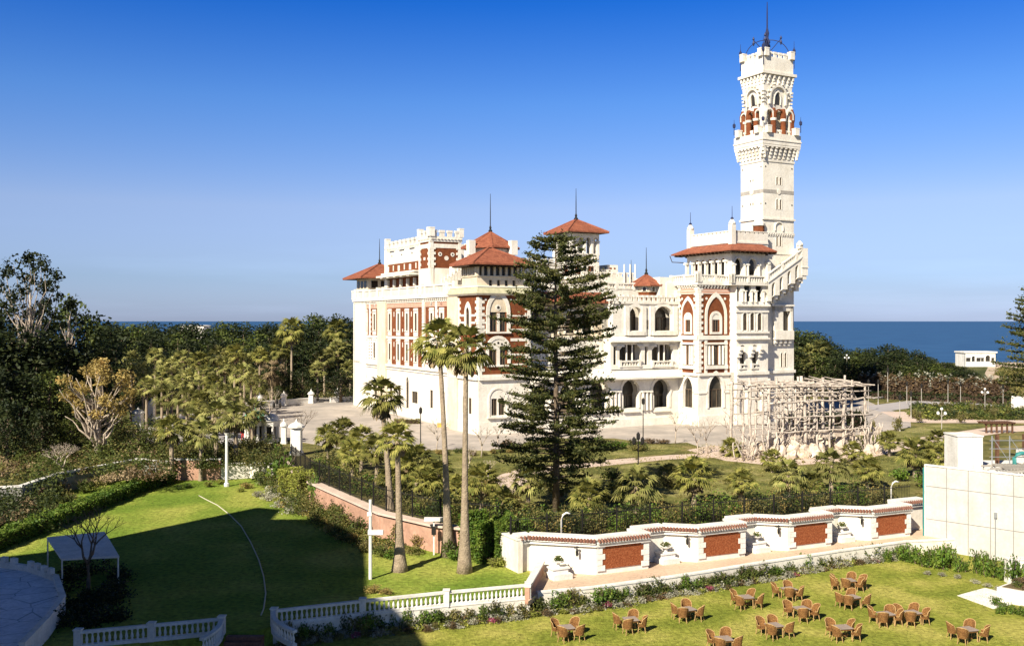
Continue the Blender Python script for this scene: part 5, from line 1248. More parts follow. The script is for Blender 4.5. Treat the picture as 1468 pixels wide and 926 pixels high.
norfolk(x, y, PZ, H, 5.1, 31, 'large norfolk pine with tiered branches standing before the middle of the palace', 8, 1.0, [(0, .62), (.06, .85), (.25, 1.0), (.38, .80), (.5, .98), (.72, .92), (.86, .70), (.95, .48), (1, .15)], fs=.125)
D = 100; x, y, _ = atD(1482, D); H = CZ - (392 - HY) * D / F - PZ
norfolk(x, y, PZ, H, 4.3, 22, 'dark norfolk pine cut by the right edge of the picture', 7, .8, [(0, .0), (.28, .0), (.3, 1.0), (.55, .75), (.8, .45), (1, .06)], fs=.13)
# ------------------------------------------------------------------ garden walls, balustrades, fences
def seg_frame(p, q, z=0.0):
    """local frame along p -> q: a along, d to the right of it (towards the viewer for walls running right), z up"""
    p = Vector((p[0], p[1])); q = Vector((q[0], q[1])); e = (q - p).normalized(); n = Vector((e.y, -e.x)); L = (q - p).length
    return (lambda a, d, zz: (p.x + e.x * a + n.x * d, p.y + e.y * a + n.y * d, zz)), L
def catenate(pts, step=None): return pts

def poly_wall(name, pts, z0, z1, t, mats, label, cat, cap=.12, cap_out=.08, capmat=1, z0s=None):
    root = empty(name, (pts[0][0], pts[0][1], z0), label, cat)
    body, cp = MB(), MB()
    for i, (p, q) in enumerate(zip(pts[:-1], pts[1:])):
        A, L = seg_frame(p, q); e = .012 * (i % 2)
        body.box(-t * .3, L + t * .3, -t / 2 - e, t / 2 + e, z0, z1 - cap + e, A); cp.box(-t * .35, L + t * .35, -t / 2 - cap_out - e, t / 2 + cap_out + e, z1 - cap + e, z1 + e, A)
    body.build('wall', mats[0], root); cp.build('coping', mats[1], root)
    return root

M['pinkwall'] = mat('pink_render', (.50, .29, .20), (.38, .22, .15), .8, fine=(4, .12), bump=.2)
M['greywall'] = mat('weathered_wall', (.34, .32, .30), (.24, .23, .20), .9, fine=(4, .2), bump=.4)
M['rubble'] = mat('rubble_wall', (.58, .42, .30), (.30, .20, .13), 3.5, fine=(7, .25), bump=.8, bscale=6)
poly_wall('garden_wall', [(-60, 84), (-45.0, 89.5), (-45, 97), (-41, 107), (-36.3, 104.7)], .9, 2.95, .35, ['greywall', 'white2'], 'low grey wall with white coping curving round the far left of the lawn', 'garden wall', .16)
poly_wall('garden_wall', [(-36.0, 104.5), (-31.3, 104.6)], .9, 3.3, .4, ['pinkwall', 'white2'], 'short pink wall behind the palm at the lawn edge', 'garden wall', .14)
poly_wall('garden_wall', [(-31.1, 104.7), (-28.4, 105.9), (-24.6, 104.3)], .9, 2.7, .4, ['white', 'white2'], 'short white wall beside the white lamp column', 'garden wall', .12)
poly_wall('garden_wall', [(-24.4, 104.3), (-19.6, 92.8), (-10.2, 76.6), (-5.5, 71.9), (-1.0, 69.7), (1.0, 68.9)], .9, 3.05, .45, ['pinkwall', 'path'], 'long pink wall under the iron fence, running down to the tall palms', 'garden wall', .16, .25)

def iron_fence(pts, z0, z1, label, nposts):
    root = empty('iron_fence', (pts[0][0], pts[0][1], z0), label, 'fence'); bars = MB(); rails = MB(); k = 0; tot = 0
    for p, q in zip(pts[:-1], pts[1:]):
        A, L = seg_frame(p, q); n = int(L / .17)
        for i in range(n): a = L * (i + .5) / n; bars.box(a - .010, a + .010, -.010, .010, z0, z1, A)
        for z_ in (z0 + .15, z1 - .22): rails.box(0, L, -.022, .022, z_, z_ + .05, A)
        m = max(1, int(L / 2.6))
        for i in range(m):
            po = MB(); a = L * i / m; po.box(a - .045, a + .045, -.05, .05, z0 - .1, z1 + .12, A)
            if k < 60: po.build('post', 'iron', root)
            k += 1
    bars.build('bars', 'iron', root, recalc=False); rails.build('rail', 'iron', root)
    return root
iron_fence([(-23.3, 103.2), (-19.2, 92.9), (-9.9, 76.9), (-5.3, 72.2), (-.9, 70.1)], 3.05, 4.9, 'black iron fence on top of the pink wall left of the tall palms', 0)

# terrace wall with its brick panels: plan goes in and out
Q0 = Vector((5.65, 65.4)); EE = Vector((.908, .419)).normalized(); NN = Vector((EE.y, -EE.x))
TW = lambda a, d, z: (Q0.x + EE.x * a + NN.x * d, Q0.y + EE.y * a + NN.y * d, z)
tw = empty('terrace_wall', (Q0.x, Q0.y, UZ), 'zigzag white wall of the terrace with four red brick panels and a red tile edge', 'wall')
wb, cp, tl_, st_ = MB(), MB(), MB(), MB()
plan = [(-4.4, -2.9)]
blocks = [0, 8.2, 16.3, 24.4]
for k, a in enumerate(blocks):
    if k == 0: plan += [(-3.6, -2.9), (0, 0)]
    else: plan += [(a - 1.9, -1.5), (a, 0)]
    plan += [(a + 4.1, 0), (a + 4.1, -1.5)]
plan += [(31.5, -1.5)]
ZT = 3.45
for i, (p, q) in enumerate(zip(plan[:-1], plan[1:])):
    P_, Q_ = TW(*p, 0), TW(*q, 0); A, L = seg_frame(P_, Q_)
    e = .006 * (i % 3)
    wb.box(0, L, -.45 - e, 0 - e, UZ - .1, ZT - .1 + e, A)
    side = abs(p[0] - q[0]) < .01
    cp.box(-.1, L + .1, -.75 - e, .12 + e, ZT - .1 + e, ZT + .06 + e, A)
    if not side:
        nt = int(L / .22)
        for j in range(nt):
            a = L * (j + .5) / nt; tl_.smooth = False
            tl_.idx([A(a + sx * .09, dd, zz) for sx in (-1, 1) for dd, zz in ((.13, ZT - .06), (.38, ZT - .26))] + [A(a, .14, ZT + .0), A(a, .40, ZT - .19)], [(0, 1, 5, 4), (2, 3, 5, 4), (0, 1, 3, 2), (1, 3, 5), (0, 2, 4)])
        st_.box(-.05, L + .05, 0.003, .2 + e, ZT - .55, ZT - .42 + e, A); st_.box(0, L, .003, .32 + e, ZT - .34, ZT - .27, A)
wb.build('wall', 'white', tw); cp.build('coping', 'white2', tw); tl_.build('tile_edge', 'terracotta', tw); st_.build('moulding', 'white2', tw)
for k, a in enumerate(blocks):
    m = MB(); m.box(a + .45, a + 3.65, .003, .05, UZ + .35, ZT - .5, TW); m.build('brick_panel', 'brickpanel', tw)
    m = MB()
    for sx, x0 in ((1, a), (-1, a + 4.1)):
        for j in range(5):
            w_ = .42 if j % 2 else .62; z_ = UZ + .25 + j * .38; m.box(min(x0, x0 + sx * w_), max(x0, x0 + sx * w_), .06, .10, z_, z_ + .36, TW)
    m.build('quoin', 'white2', tw)
    # lantern on the slanting face
    aa, dd = ((a - .75, -.55) if k else (a - 1.2, -.85)); m = MB(); p = TW(aa, dd + .35, 0)
    m.lathe(p[:2], [(.03, 2.95), (.12, 2.85), (.03, 2.8), (.10, 2.6), (.09, 2.35), (.03, 2.25)], 6); m.tube([TW(aa, dd + .35, 2.9), TW(aa, dd - .05, 2.75)], .025, 4)
    m.build('wall_lantern', 'iron', tw)
# planters and fountains in the recesses
for k, (a, lb) in enumerate(((-2.6, 'white wall basin with a metal spout at the left end of the terrace wall'), (6.2, 'white stepped planter in the recess right of the first brick panel'), (14.2, 'white stepped planter in the recess right of the second brick panel'), (22.4, 'white stepped planter in the recess right of the third brick panel'))):
    d0 = -1.5 if k else -1.0
    r = empty('stone_planter', TW(a, d0 + .6, UZ), lb, 'planter'); m = MB()
    A = lambda x, y, z, a=a, d0=d0: TW(a + x, d0 + y, UZ + z)
    m.box(-.7, .7, .05, 1.2, 0, .35, A); m.box(-.55, .55, .06, .85, .35, .62, A); m.box(-.65, .65, .05, .92, .62, .72, A); m.build('base', 'white2', r)
    m = MB(); m.lathe(A(.0, .5, 0)[:2], [(.12, UZ + .72), (.1, UZ + .95), (.38, UZ + 1.05), (.42, UZ + 1.12)], 10); m.build('bowl', 'white2', r)
    V, Fc = leaf_quads(shell_pts(A(0, .5, 1.22), .36, 130, .8, .6), .08); np_mesh('plant', V, Fc, 'leaf_mid').parent = None
    o = COL.objects[-1]; o.parent = r; o.matrix_parent_inverse = Matrix.Translation(-Vector(r.location))
# low return wall at the left end, ramp parapet with its lamp
poly_wall('return_wall', [TW(-4.5, -5.2, 0)[:2], TW(-4.4, -2.7, 0)[:2]], UZ - .1, 3.3, .35, ['white', 'white2'], 'short shaded return wall at the left end of the terrace wall', 'wall', .12)
poly_wall('ramp_wall', [at(756, 858, UZ)[:2], at(776, 822, UZ)[:2]], UZ - .3, 1.85, .3, ['pinkwall', 'white2'], 'low slanting parapet with pale coping between balustrade and terrace', 'parapet', .12)
iron_fence([TW(-4.4, -4.2, 0)[:2], TW(31.6, -2.9, 0)[:2]], 2.5, 4.45, 'long black iron fence behind the zigzag terrace wall', 0)
for px, py in ((805, 762), (1278, 712)):
    r = empty('swan_neck_lamp', at(px, py + 3, 3.0), 'curved white vent pipe behind the terrace wall, ' + ('near the hedge' if px < 900 else 'near its right end'), 'pipe'); b = Vector(r.location); m = MB(); m.smooth = True
    m.tube([b + Vector((0, 0, -1)), b + Vector((0, 0, 1.0)), b + Vector((.1, 0, 1.35)), b + Vector((.35, 0, 1.5)), b + Vector((.6, 0, 1.42))], .07, 6); m.build('pipe', 'white2', r)
# white retaining wall that carries the terrace above the lower lawn
poly_wall('retaining_wall', TF[1:], -.1, UZ + .12, .3, ['white', 'white2'], 'long low white wall between terrace and lower lawn, half hidden by shrubs', 'wall', .1, .04)
poly_wall('retaining_wall', [FL[0], FL[1], FL[2], FL[3]], -.1, UZ + .02, .25, ['white', 'white2'], 'white base wall under the long balustrade', 'wall', .06, .03)

BAL = None
def balus(name, pts, z, h, label, nbal_step=.26, piers=()):
    root = empty(name, (pts[0][0], pts[0][1], z), label, 'balustrade'); tr, brl = MB(), MB(); n_b = 0
    seg = list(zip(pts[:-1], pts[1:])); global BAL
    if BAL is None:
        m = MB(); m.smooth = True; m.lathe((0, 0), [(.075, 0), (.075, .05), (.045, .08), (.085, .2), (.075, .28), (.04, .42), (.05, .5), (.075, .53), (.075, .58)], 8); o = m.build('baluster', 'white2'); BAL = o.data; bpy.data.objects.remove(o)
    hb = h - .28
    for i, (p, q) in enumerate(seg):
        A, L = seg_frame(p, q); e = .004 * (i % 2)
        tr.box(-.02, L + .02, -.13 - e, .13 + e, z + h - .13, z + h + e, A); brl.box(-.02, L + .02, -.12 - e, .12 + e, z - .05, z + .14 + e, A)
        n = max(1, int(L / nbal_step))
        for j in range(n):
            c = A(L * (j + .5) / n, 0, z + .13)
            if any(abs(c[0] - px_) < .2 and abs(c[1] - py_) < .2 for px_, py_ in piers): continue
            o = bpy.data.objects.new('baluster', BAL); COL.objects.link(o); o.parent = root; o.location = Vector(c) - root.location; o.scale = (1, 1, (hb + .02) / .58); n_b += 1
    tr.build('top_rail', 'white2', root); brl.build('base_rail', 'white2', root)
    for (x_, y_) in piers:
        m = MB(); m.box(x_ - .17, x_ + .17, y_ - .17, y_ + .17, z - .05, z + h + .06); m.box(x_ - .21, x_ + .21, y_ - .21, y_ + .21, z + h + .06, z + h + .12); m.build('pier', 'white2', root)
    return root
A, L = seg_frame(FL[0], FL[3])
pr = [A(L * f, 0, 0)[:2] for f in (0.012, .32, .62, .985)]
balus('balustrade', [FL[0], FL[1], FL[2], FL[3]], UZ + .02, .85, 'long white balustrade along the front of the upper lawn', .27, [FL[0], FL[1], FL[2], FL[3]])
c0 = Vector(FL[0]); curve = [tuple(c0 + Vector((.05 + 1.9 * (k / 6) ** 2.0, -3.6 * k / 6))) for k in range(7)]
balus('balustrade', curve, UZ + .02, .85, 'curved white balustrade right of the garden steps', .27)
pl0 = at(112, 928, UZ)[:2]; pl1 = at(318, 908, UZ)[:2]
balus('balustrade', [pl0, pl1], UZ + .02, .85, 'white balustrade left of the garden steps', .27, [pl0, ((pl0[0] + pl1[0]) / 2, (pl0[1] + pl1[1]) / 2), pl1])
c0 = Vector(pl1); curve2 = [tuple(c0 + Vector((.25 * math.sin(PI * k / 6), -3.4 * k / 6))) for k in range(7)]
balus('balustrade', curve2, UZ + .02, .85, 'short curved balustrade on the left side of the garden steps', .27)
# brick steps between the balustrades
m = MB(); s0 = Vector((pl1[0] + .35, pl1[1] - .1)); wS = FL[0][0] - pl1[0] - .5
for k in range(6): m.box(s0.x, s0.x + wS, s0.y - .38 * (k + 1), s0.y - .38 * k + .002, -.3, UZ - .02 - .165 * k)
M['brickstep'] = mat('brick_paving', (.24, .12, .08), (.16, .08, .055), 3, fine=(9, .2))
tag(m.build('brick_steps', 'brickstep'), 'brick steps between the two curved balustrades', 'steps')
# flagstone terrace parapet with its little merlons
pp = P3([(-260, 805), (0, 812), (40, 818), (80, 832), (90, 862), (70, 890), (32, 930)], 1.9)
r = poly_wall('parapet', pp, 1.2, 2.25, .25, ['white2', 'white2'], 'low white parapet with square teeth round the flagstone terrace', 'parapet', .08, .03)
m = MB()
for p, q in zip(pp[:4][:-1], pp[:4][1:]):
    A, L = seg_frame(p, q)
    for j in range(int(L / .9)): m = MB(); m.box(.9 * j + .2, .9 * j + .65, -.13, .13, 2.25, 2.6, A); m.build('merlon', 'white2', r)
# table canopy beside the bare tree
cq = [at(67, 770, 3.1), at(150, 762, 3.1), at(171, 797, 3.1), at(88, 801, 3.1)]
r = empty('canopy', (cq[0][0] + 2, cq[0][1] - 2, UZ), 'flat white canopy on thin posts beside the bare tree', 'canopy'); m = MB(); m.prism([p[:2] for p in cq], 3.0, 3.12); m.build('roof', 'white2', r)
for p in cq: q = Vector(p) * .97 + Vector((sum(c_[0] for c_ in cq) / 4, sum(c_[1] for c_ in cq) / 4, 0)) * .03; m = MB(); m.tube([(q.x, q.y, UZ), (q.x, q.y, 3.02)], .05, 6); m.build('post', 'white2', r)

# ------------------------------------------------------------------ hotel wing that stands left of the view and shades the lawn
hp = [(-58, 38), (-51.2, 42.1), (-44.2, 56.8), (-41.7, 55.8), (-41.5, 51.5), (-37.5, 51.5), (-32.3, 43.3), (-29.7, 27.2), (-27.7, 25.2), (-26.4, 20.7), (-26, -6), (-64, -6)]
HH = 30.0
hw = empty('hotel_wing', (-45, 20, 0), 'tall cream hotel wing outside the left edge, shading the lawn', 'building')
m = MB(); m.prism(hp, -.6, HH); m.build('wall', 'hotel', hw)
wn_ = MB(); sl_ = MB()
for p, q in zip(hp, hp[1:] + hp[:1]):
    A, L = seg_frame(q, p)
    n = int(L / 3.6)
    for fl in range(8):
        for j in range(n): a = L * (j + .5) / n; wn_.box(a - .8, a + .8, .003, .04, 2.0 + fl * 3.5, 4.2 + fl * 3.5, A)
        sl_.box(0, L, .003, .06, 1.0 + fl * 3.5, 1.2 + fl * 3.5, A)
wn_.build('windows', 'glass', hw); sl_.build('string_course', 'white2', hw)

# ------------------------------------------------------------------ hedges, shrubs, flowers
def hedge(pts, z, h, w, dens, matn, label, cat='hedge', name='hedge', leaf=.09, jit=.12, parent=None):
    P = []
    for p, q in zip(pts[:-1], pts[1:]):
        A, L = seg_frame(p, q); n = int(dens * L * (2 * h + w))
        for _ in range(n):
            a = random.uniform(-.1, L + .1); s = random.random() * (2 * h + w)
            if s < h: d, zz = w / 2, s
            elif s < h + w: d, zz = s - h - w / 2, h
            else: d, zz = -w / 2, s - h - w
            wv = 1 + .10 * math.sin(a * 2.1) + .06 * math.sin(a * 5.3 + zz * 3)
            P.append((A(a, d * wv, 0)[0] + random.gauss(0, jit * .5), A(a, d * wv, 0)[1] + random.gauss(0, jit * .5), z + zz * wv + random.gauss(0, jit * .5)))
        for _ in range(int(n * .25)): a = random.uniform(0, L); c_ = A(a, random.uniform(-w / 2, w / 2) * .8, 0); P.append((c_[0], c_[1], z + random.random() * h * .9))
        for e in (0, L):
            for _ in range(int(dens * w * h)): c_ = A(e, random.uniform(-w / 2, w / 2), 0); P.append((c_[0] + random.gauss(0, jit * .5), c_[1] + random.gauss(0, jit * .5), z + random.random() * h))
    V, Fc = leaf_quads(P, leaf); root = empty(name, (pts[0][0], pts[0][1], z), label, cat) if parent is None else parent
    o = np_mesh('foliage', V, Fc, matn); o.parent = root; o.matrix_parent_inverse = Matrix.Translation(-Vector(root.location))
    # woody core so that one cannot see through
    c = MB()
    for p, q in zip(pts[:-1], pts[1:]):
        A, L = seg_frame(p, q); c.box(.12, L - .12, -w * .36, w * .36, z, z + h * .86, A)
    c.build('branches', 'wood', root)
    return root
M['wood'] = M['wood']
a0_ = at(672, 800, UZ); a1_ = at(700, 808, UZ); b0_ = at(708, 806, UZ); b1_ = at(757, 806, UZ)
hedge([(a0_[0], a0_[1] + 1.2), (a1_[0], a1_[1] + .4)], UZ, 2.9, 1.6, 260, 'leaf_bright', 'narrow clipped hedge block behind the right tall palm')
hedge([(b0_[0] + .1, b0_[1] + .3), (b1_[0], b1_[1] + .6)], UZ, 2.9, 2.2, 280, 'leaf_bright', 'broad clipped green hedge block left of the terrace wall')
ch = [(-40.5, 64), (-38.6, 72), (-38.0, 80), (-37.6, 90), (-37.2, 98), (-36.0, 103)]
hedge(ch, UZ, 1.15, 1.4, 130, 'leaf_bright', 'long low clipped hedge along the left side of the lawn', leaf=.11)

def bush_mesh(n, leaf, matn, zs=.75, nb=7, spread=.55, thick=.5, up=.35):
    P = []
    for i in range(nb):
        a = random.uniform(0, 6.28); r = random.uniform(0, spread); P.append(shell_pts((r * math.cos(a), r * math.sin(a), random.uniform(.35, .75) * zs), random.uniform(.35, .58), n // nb, thick, zs))
    P = np.concatenate(P); P = P[P[:, 2] > 0.0]
    V, Fc = leaf_quads(P, leaf, up); return mesh_only('foliage', V, Fc, matn)
BM = {}
def thicket(name, label, spots, matn, leaf=.1, n=170):
    """one mass of ground vegetation nobody could count: spots = (x, y, z, r, h)"""
    P = []
    for x, y, z, r, h in spots:
        q = shell_pts((0, 0, 0), 1.0, n, .7); q[:, 2] = np.abs(q[:, 2]); q[:, :2] *= r * (1 + .35 * np.sin(q[:, 2:3] * 9 + x)); q[:, 2] *= h; P.append(q + (x, y, z))
    V, Fc = leaf_quads(np.concatenate(P), leaf); o = np_mesh(name, V, Fc, matn); o['label'] = label; o['category'] = 'undergrowth'; o['kind'] = 'stuff'; return o
for key, matn in (('dark', 'leaf_mid'), ('olive', 'leaf_olive'), ('bright', 'leaf_bright'), ('yellow', 'leaf_yellow'), ('rust', 'leaf_rust'), ('silver', 'leaf_silver'), ('magenta', 'leaf_magenta'), ('gold', 'leaf_gold'), ('dead', 'leaf_dead')):
    BM[key] = [bush_mesh(420, .085 if key != 'silver' else .07, matn) for _ in range(2)]
TW_MESH = []
for _ in range(3):
    m = MB()
    for k in range(16):
        a = random.uniform(0, 6.28); e = random.uniform(.3, 1.0); m.tube([(0, 0, 0), (.35 * math.cos(a) * e, .35 * math.sin(a) * e, .5), (.8 * math.cos(a + .3) * e, .8 * math.sin(a + .3) * e, .95)], [.03, .018, .006], 4)
    o = m.build('stems', 'bark'); TW_MESH.append(o.data); bpy.data.objects.remove(o)
def shrub(x, y, z, r, h, kind, label, group=None, cat='shrub', name='shrub'):
    root = empty(name, (x, y, z), label, cat, group)
    o = bpy.data.objects.new('foliage', random.choice(BM[kind])); COL.objects.link(o); o.parent = root; o.scale = (r, r, h); o.rotation_euler = (0, 0, random.uniform(0, 6.28))
    s = bpy.data.objects.new('stems', random.choice(TW_MESH)); COL.objects.link(s); s.parent = root; s.scale = (r * .9, r * .9, h * .9)
    return root
def shrub_px(px, py, z, r, h, kind, label, group=None, **k):
    x, y, _ = at(px, py, z); return shrub(x, y, z, r, h, kind, label, group, **k)
# planting along the low white wall, and the white-flowering fringe in front of it
G1 = 'leafy shrubs along the low white wall'
def along(pts, n):
    seg = [(Vector(p), Vector(q)) for p, q in zip(pts[:-1], pts[1:])]; Ls = [(q - p).length for p, q in seg]; tot = sum(Ls); out_ = []
    for i in range(n):
        s = tot * (i + .5) / n
        for (p, q), L in zip(seg, Ls):
            if s <= L: out_.append(p.lerp(q, s / L)); break
            s -= L
    return out_
fr = [at(400, 924, 0)[:2], at(500, 910, 0)[:2], at(600, 900, 0)[:2], at(690, 890, 0)[:2], at(772, 879, 0)[:2], at(860, 870, 0)[:2], at(939, 855, 0)[:2], at(1020, 843, 0)[:2], at(1100, 829, 0)[:2], at(1200, 810, 0)[:2], at(1300, 796, 0)[:2]]
for i, p in enumerate(along(fr, 62)):
    f = i / 62
    if .72 < f < .80 and i % 2: continue
    kd = random.choice(('dark', 'dark', 'olive', 'bright', 'dark', 'bright')) 
    shrub(p.x + random.uniform(-.2, .2), p.y + random.uniform(.0, .35), 0, random.uniform(.55, .95), random.uniform(.85, 1.5), kd, 'leafy green shrub planted against the low white wall of the lower lawn', G1)
G2 = 'pale flowering plants at the foot of the low white wall'
for i, p in enumerate(along([(a[0], a[1] - .7) for a in fr], 60)):
    kd = random.choice(('silver', 'silver', 'silver', 'yellow', 'rust', 'olive', 'silver')) if i % 5 else 'magenta' if i % 2 else 'rust'
    if i < 26 and kd == 'silver' and random.random() < .45: kd = 'olive'
    shrub(p.x + random.uniform(-.2, .2), p.y + random.uniform(-.1, .2), 0, random.uniform(.35, .55), random.uniform(.3, .55), kd, 'low pale flowering plant in the border of the lower lawn', G2)
G3 = 'small round-headed bushes in front of the tall white wall'
for px, py, r, h in ((1352, 817, .9, 2.1), (1332, 813, .8, 1.7), (1412, 826, .85, 2.0), (1452, 836, .9, 2.1), (1374, 820, .7, 1.5), (1312, 808, .8, 1.6), (1297, 805, .7, 1.5), (1342, 815, .75, 1.9), (1362, 812, .8, 1.9), (1322, 812, .6, 1.2), (1306, 806, .5, 1.0), (1400, 822, .6, 1.9), (1424, 828, .8, 1.7), (1441, 832, .8, 1.8), (1462, 836, .6, 1.5), (1480, 842, .8, 1.8), (1384, 820, .45, 1.0), (1290, 803, .7, 1.4), (1272, 805, .6, 1.2)):
    shrub_px(px, py, 0, r, h, 'bright', 'bright green bush standing in front of the tall white wall', G3)
for px, py in ((1330, 824), (1350, 826), (1375, 829), (1398, 836), (1415, 841), (1432, 846), (1448, 850)): shrub_px(px, py, 0, .45, .35, 'silver', 'low silvery plant edging the lawn before the tall white wall', 'silvery edging plants before the tall white wall')
# beds left of the tall palms
G4 = 'mixed shrubs in the border under the pink wall'
bed = [(372, 690, 1.3, 1.3, 'bright'), (398, 676, 2.0, 3.0, 'bright'), (390, 700, 1.0, 1.2, 'dark'), (430, 695, 1.6, 2.2, 'yellow'), (452, 700, 1.5, 2.8, 'bright'), (418, 705, 1.2, 1.3, 'rust'), (470, 715, 1.4, 2.0, 'gold'), (355, 660, 1.6, 1.4, 'rust'), (340, 672, 1.2, 1.1, 'dead'), (352, 700, .9, .6, 'gold'), (368, 712, .9, .6, 'silver'), (384, 718, .9, .6, 'silver'), (400, 722, .9, .6, 'yellow'), (416, 724, .9, .7, 'silver'), (432, 729, .9, .6, 'yellow'), (448, 734, .9, .7, 'rust'), (462, 740, 1.0, .7, 'yellow'), (480, 742, 1.2, 1.3, 'olive'), (500, 745, 1.3, 1.6, 'dark'), (512, 768, 1.2, 1.5, 'dark'), (490, 760, 1.2, 1.4, 'olive'), (344, 705, .6, .4, 'yellow'), (300, 698, .8, .6, 'yellow'), (268, 700, .8, .6, 'bright'), (316, 694, .8, .5, 'yellow'), (256, 702, .6, .5, 'bright'), (540, 742, 1.3, 2.0, 'olive'), (556, 762, 1.2, 1.8, 'dark'), (588, 778, 1.2, 1.3, 'gold'), (600, 786, 1.0, 1.0, 'gold'), (575, 776, 1.1, 1.6, 'olive'), (548, 798, .9, .9, 'dark'), (560, 800, .8, .7, 'bright'), (536, 850, .7, .5, 'gold'), (553, 852, .6, .4, 'gold'), (642, 800, .8, 1.4, 'dark'), (650, 803, .7, .8, 'bright'), (724, 812, .8, .7, 'yellow'), (742, 812, .7, .6, 'yellow'), (706, 812, .6, .6, 'yellow'), (524, 792, .9, .9, 'olive')]
for px, py, r, h, kd in bed: shrub_px(px, py, UZ, r * 1.05, h * 1.15, kd, {'bright': 'bright green rounded shrub', 'dark': 'dark green shrub', 'yellow': 'yellow-green leafy shrub', 'rust': 'rusty brown twiggy shrub', 'gold': 'straw-coloured dry shrub', 'silver': 'pale grey flowering shrub', 'olive': 'olive green shrub', 'dead': 'dry brown shrub'}[kd] + ' in the border between lawn and pink wall', G4)
for px, py, r_, h_, lb in ((406, 699, 2.3, 3.9, 'largest bright green rounded bush, beside the gate pillar end of the lawn'), (452, 724, 1.35, 3.3, 'tall bright green bush right of the square clipped hedge'), (374, 696, 1.3, 1.7, 'small dark green ball-shaped bush left of the largest bright bush')):
    shrub_px(px, py, UZ, r_, h_, 'bright' if px != 374 else 'dark', lb, G4)
hb = [at(412, 712, UZ), at(440, 721, UZ)]
hedge([hb[0][:2], hb[1][:2]], UZ, 2.6, 1.8, 150, 'leaf_yellow', 'square clipped yellow-green hedge beside the bright round bush', leaf=.1)
pw = [(-24.0, 103.4), (-19.9, 92.2), (-10.6, 76.2), (-6.2, 71.8)]
for kd, lb, n, f0, f1 in (('leaf_mid', 'dark green planting massed against the pink wall', 64, 0, 1), ('leaf_olive', 'olive planting massed against the pink wall', 48, 0, 1), ('leaf_gold', 'straw-coloured planting at the foot of the pink wall', 22, 0, 1), ('leaf_silver', 'pale flowering plants at the foot of the pink wall', 26, 0, .5)):
    sp = []
    for i, p in enumerate(along(pw, int(n / max(.01, (f1 - f0))))):
        if i >= n: break
        if i < n * .38 and kd in ('leaf_mid', 'leaf_olive') and i % 3: continue
        sp.append((p.x - random.uniform(.3, 2.2 if kd != 'leaf_silver' else 3.0), p.y - random.uniform(.2, 1.4), UZ, random.uniform(.5, .9), random.uniform(.9, 2.5) * (1 if i < n * .72 else .45) if kd in ('leaf_mid', 'leaf_olive') else random.uniform(.3, .7)))
    thicket('border_planting', lb, sp, kd, .085)
for kd, lb, n, hh in (('leaf_mid', 'green planting hiding the foot of the low white wall', 150, (.4, 1.15)), ('leaf_silver', 'pale flowers massed before the low white wall', 130, (.2, .6)), ('leaf_yellow', 'yellow-green leaves massed before the low white wall', 60, (.2, .6)), ('leaf_rust', 'rusty leaves before the low white wall', 30, (.2, .5))):
    thicket('border_planting', lb, [(p.x + random.uniform(-.4, .4), p.y + random.uniform(-.75, .15) * (1 if kd != 'leaf_mid' else .2), 0, random.uniform(.25, .5), random.uniform(*hh)) for p in along(fr, n)], kd, .07, 70)
thicket('shaded_bushes', 'dark bushes in the shade beside the flagstone terrace', [(*at(random.uniform(85, 175), random.uniform(815, 905), UZ)[:2], UZ, random.uniform(.5, 1.1), random.uniform(.4, 1.5)) for _ in range(46)], 'leaf_dark', .09)
thicket('wall_growth', 'tangled growth over the grey wall at the far left', [(*at(random.uniform(-60, 80), random.uniform(690, 735), UZ)[:2], UZ, random.uniform(.7, 1.5), random.uniform(.8, 2.6)) for _ in range(80)], 'leaf_mid', .11)
thicket('wall_growth', 'tall green growth hiding the left end of the grey wall', [(*at(random.uniform(-90, 75), random.uniform(712, 765), UZ)[:2], UZ, random.uniform(.9, 1.7), random.uniform(1.8, 3.2)) for _ in range(60)], 'leaf_dark', .12)
thicket('wall_growth', 'dry brown growth over the grey wall at the far left', [(*at(random.uniform(-60, 150), random.uniform(676, 716), UZ)[:2], UZ, random.uniform(.6, 1.2), random.uniform(.6, 2.0)) for _ in range(50)], 'leaf_olive', .11)
# left border: dry and grey bushes before the grey wall
G5 = 'dry bushes along the grey wall at the far left'
for px, py, r, h, kd in ((60, 722, 1.8, 1.8, 'rust'), (85, 708, 1.5, 1.5, 'rust'), (40, 735, 1.6, 1.6, 'dead'), (120, 706, 1.6, 1.6, 'dark'), (135, 690, 1.7, 2.2, 'gold'), (160, 684, 1.6, 2.2, 'dead'), (180, 680, 1.4, 1.6, 'rust'), (205, 676, 1.4, 1.6, 'gold'), (100, 724, 1.3, 1.2, 'dark'), (75, 740, 1.3, 1.2, 'dark'), (20, 752, 1.6, 1.6, 'dead'), (-10, 765, 1.8, 1.8, 'rust'), (222, 672, 1.0, 1.2, 'rust'), (50, 756, 1.3, 1.2, 'dark')):
    x, y, _ = at(px, py, UZ); shrub(x - (0 if px > 60 else 0), y, UZ, r * .8, h, kd, 'dry twiggy bush in front of the grey wall at the far left', G5)
def spots_px(n, fx, fy, z, r, h): return [(*at(fx(), 0, z)[:0], *(lambda X: (X[0], X[1]))(at(fx(), fy(), z)), z, random.uniform(*r), random.uniform(*h)) for _ in range(n)]
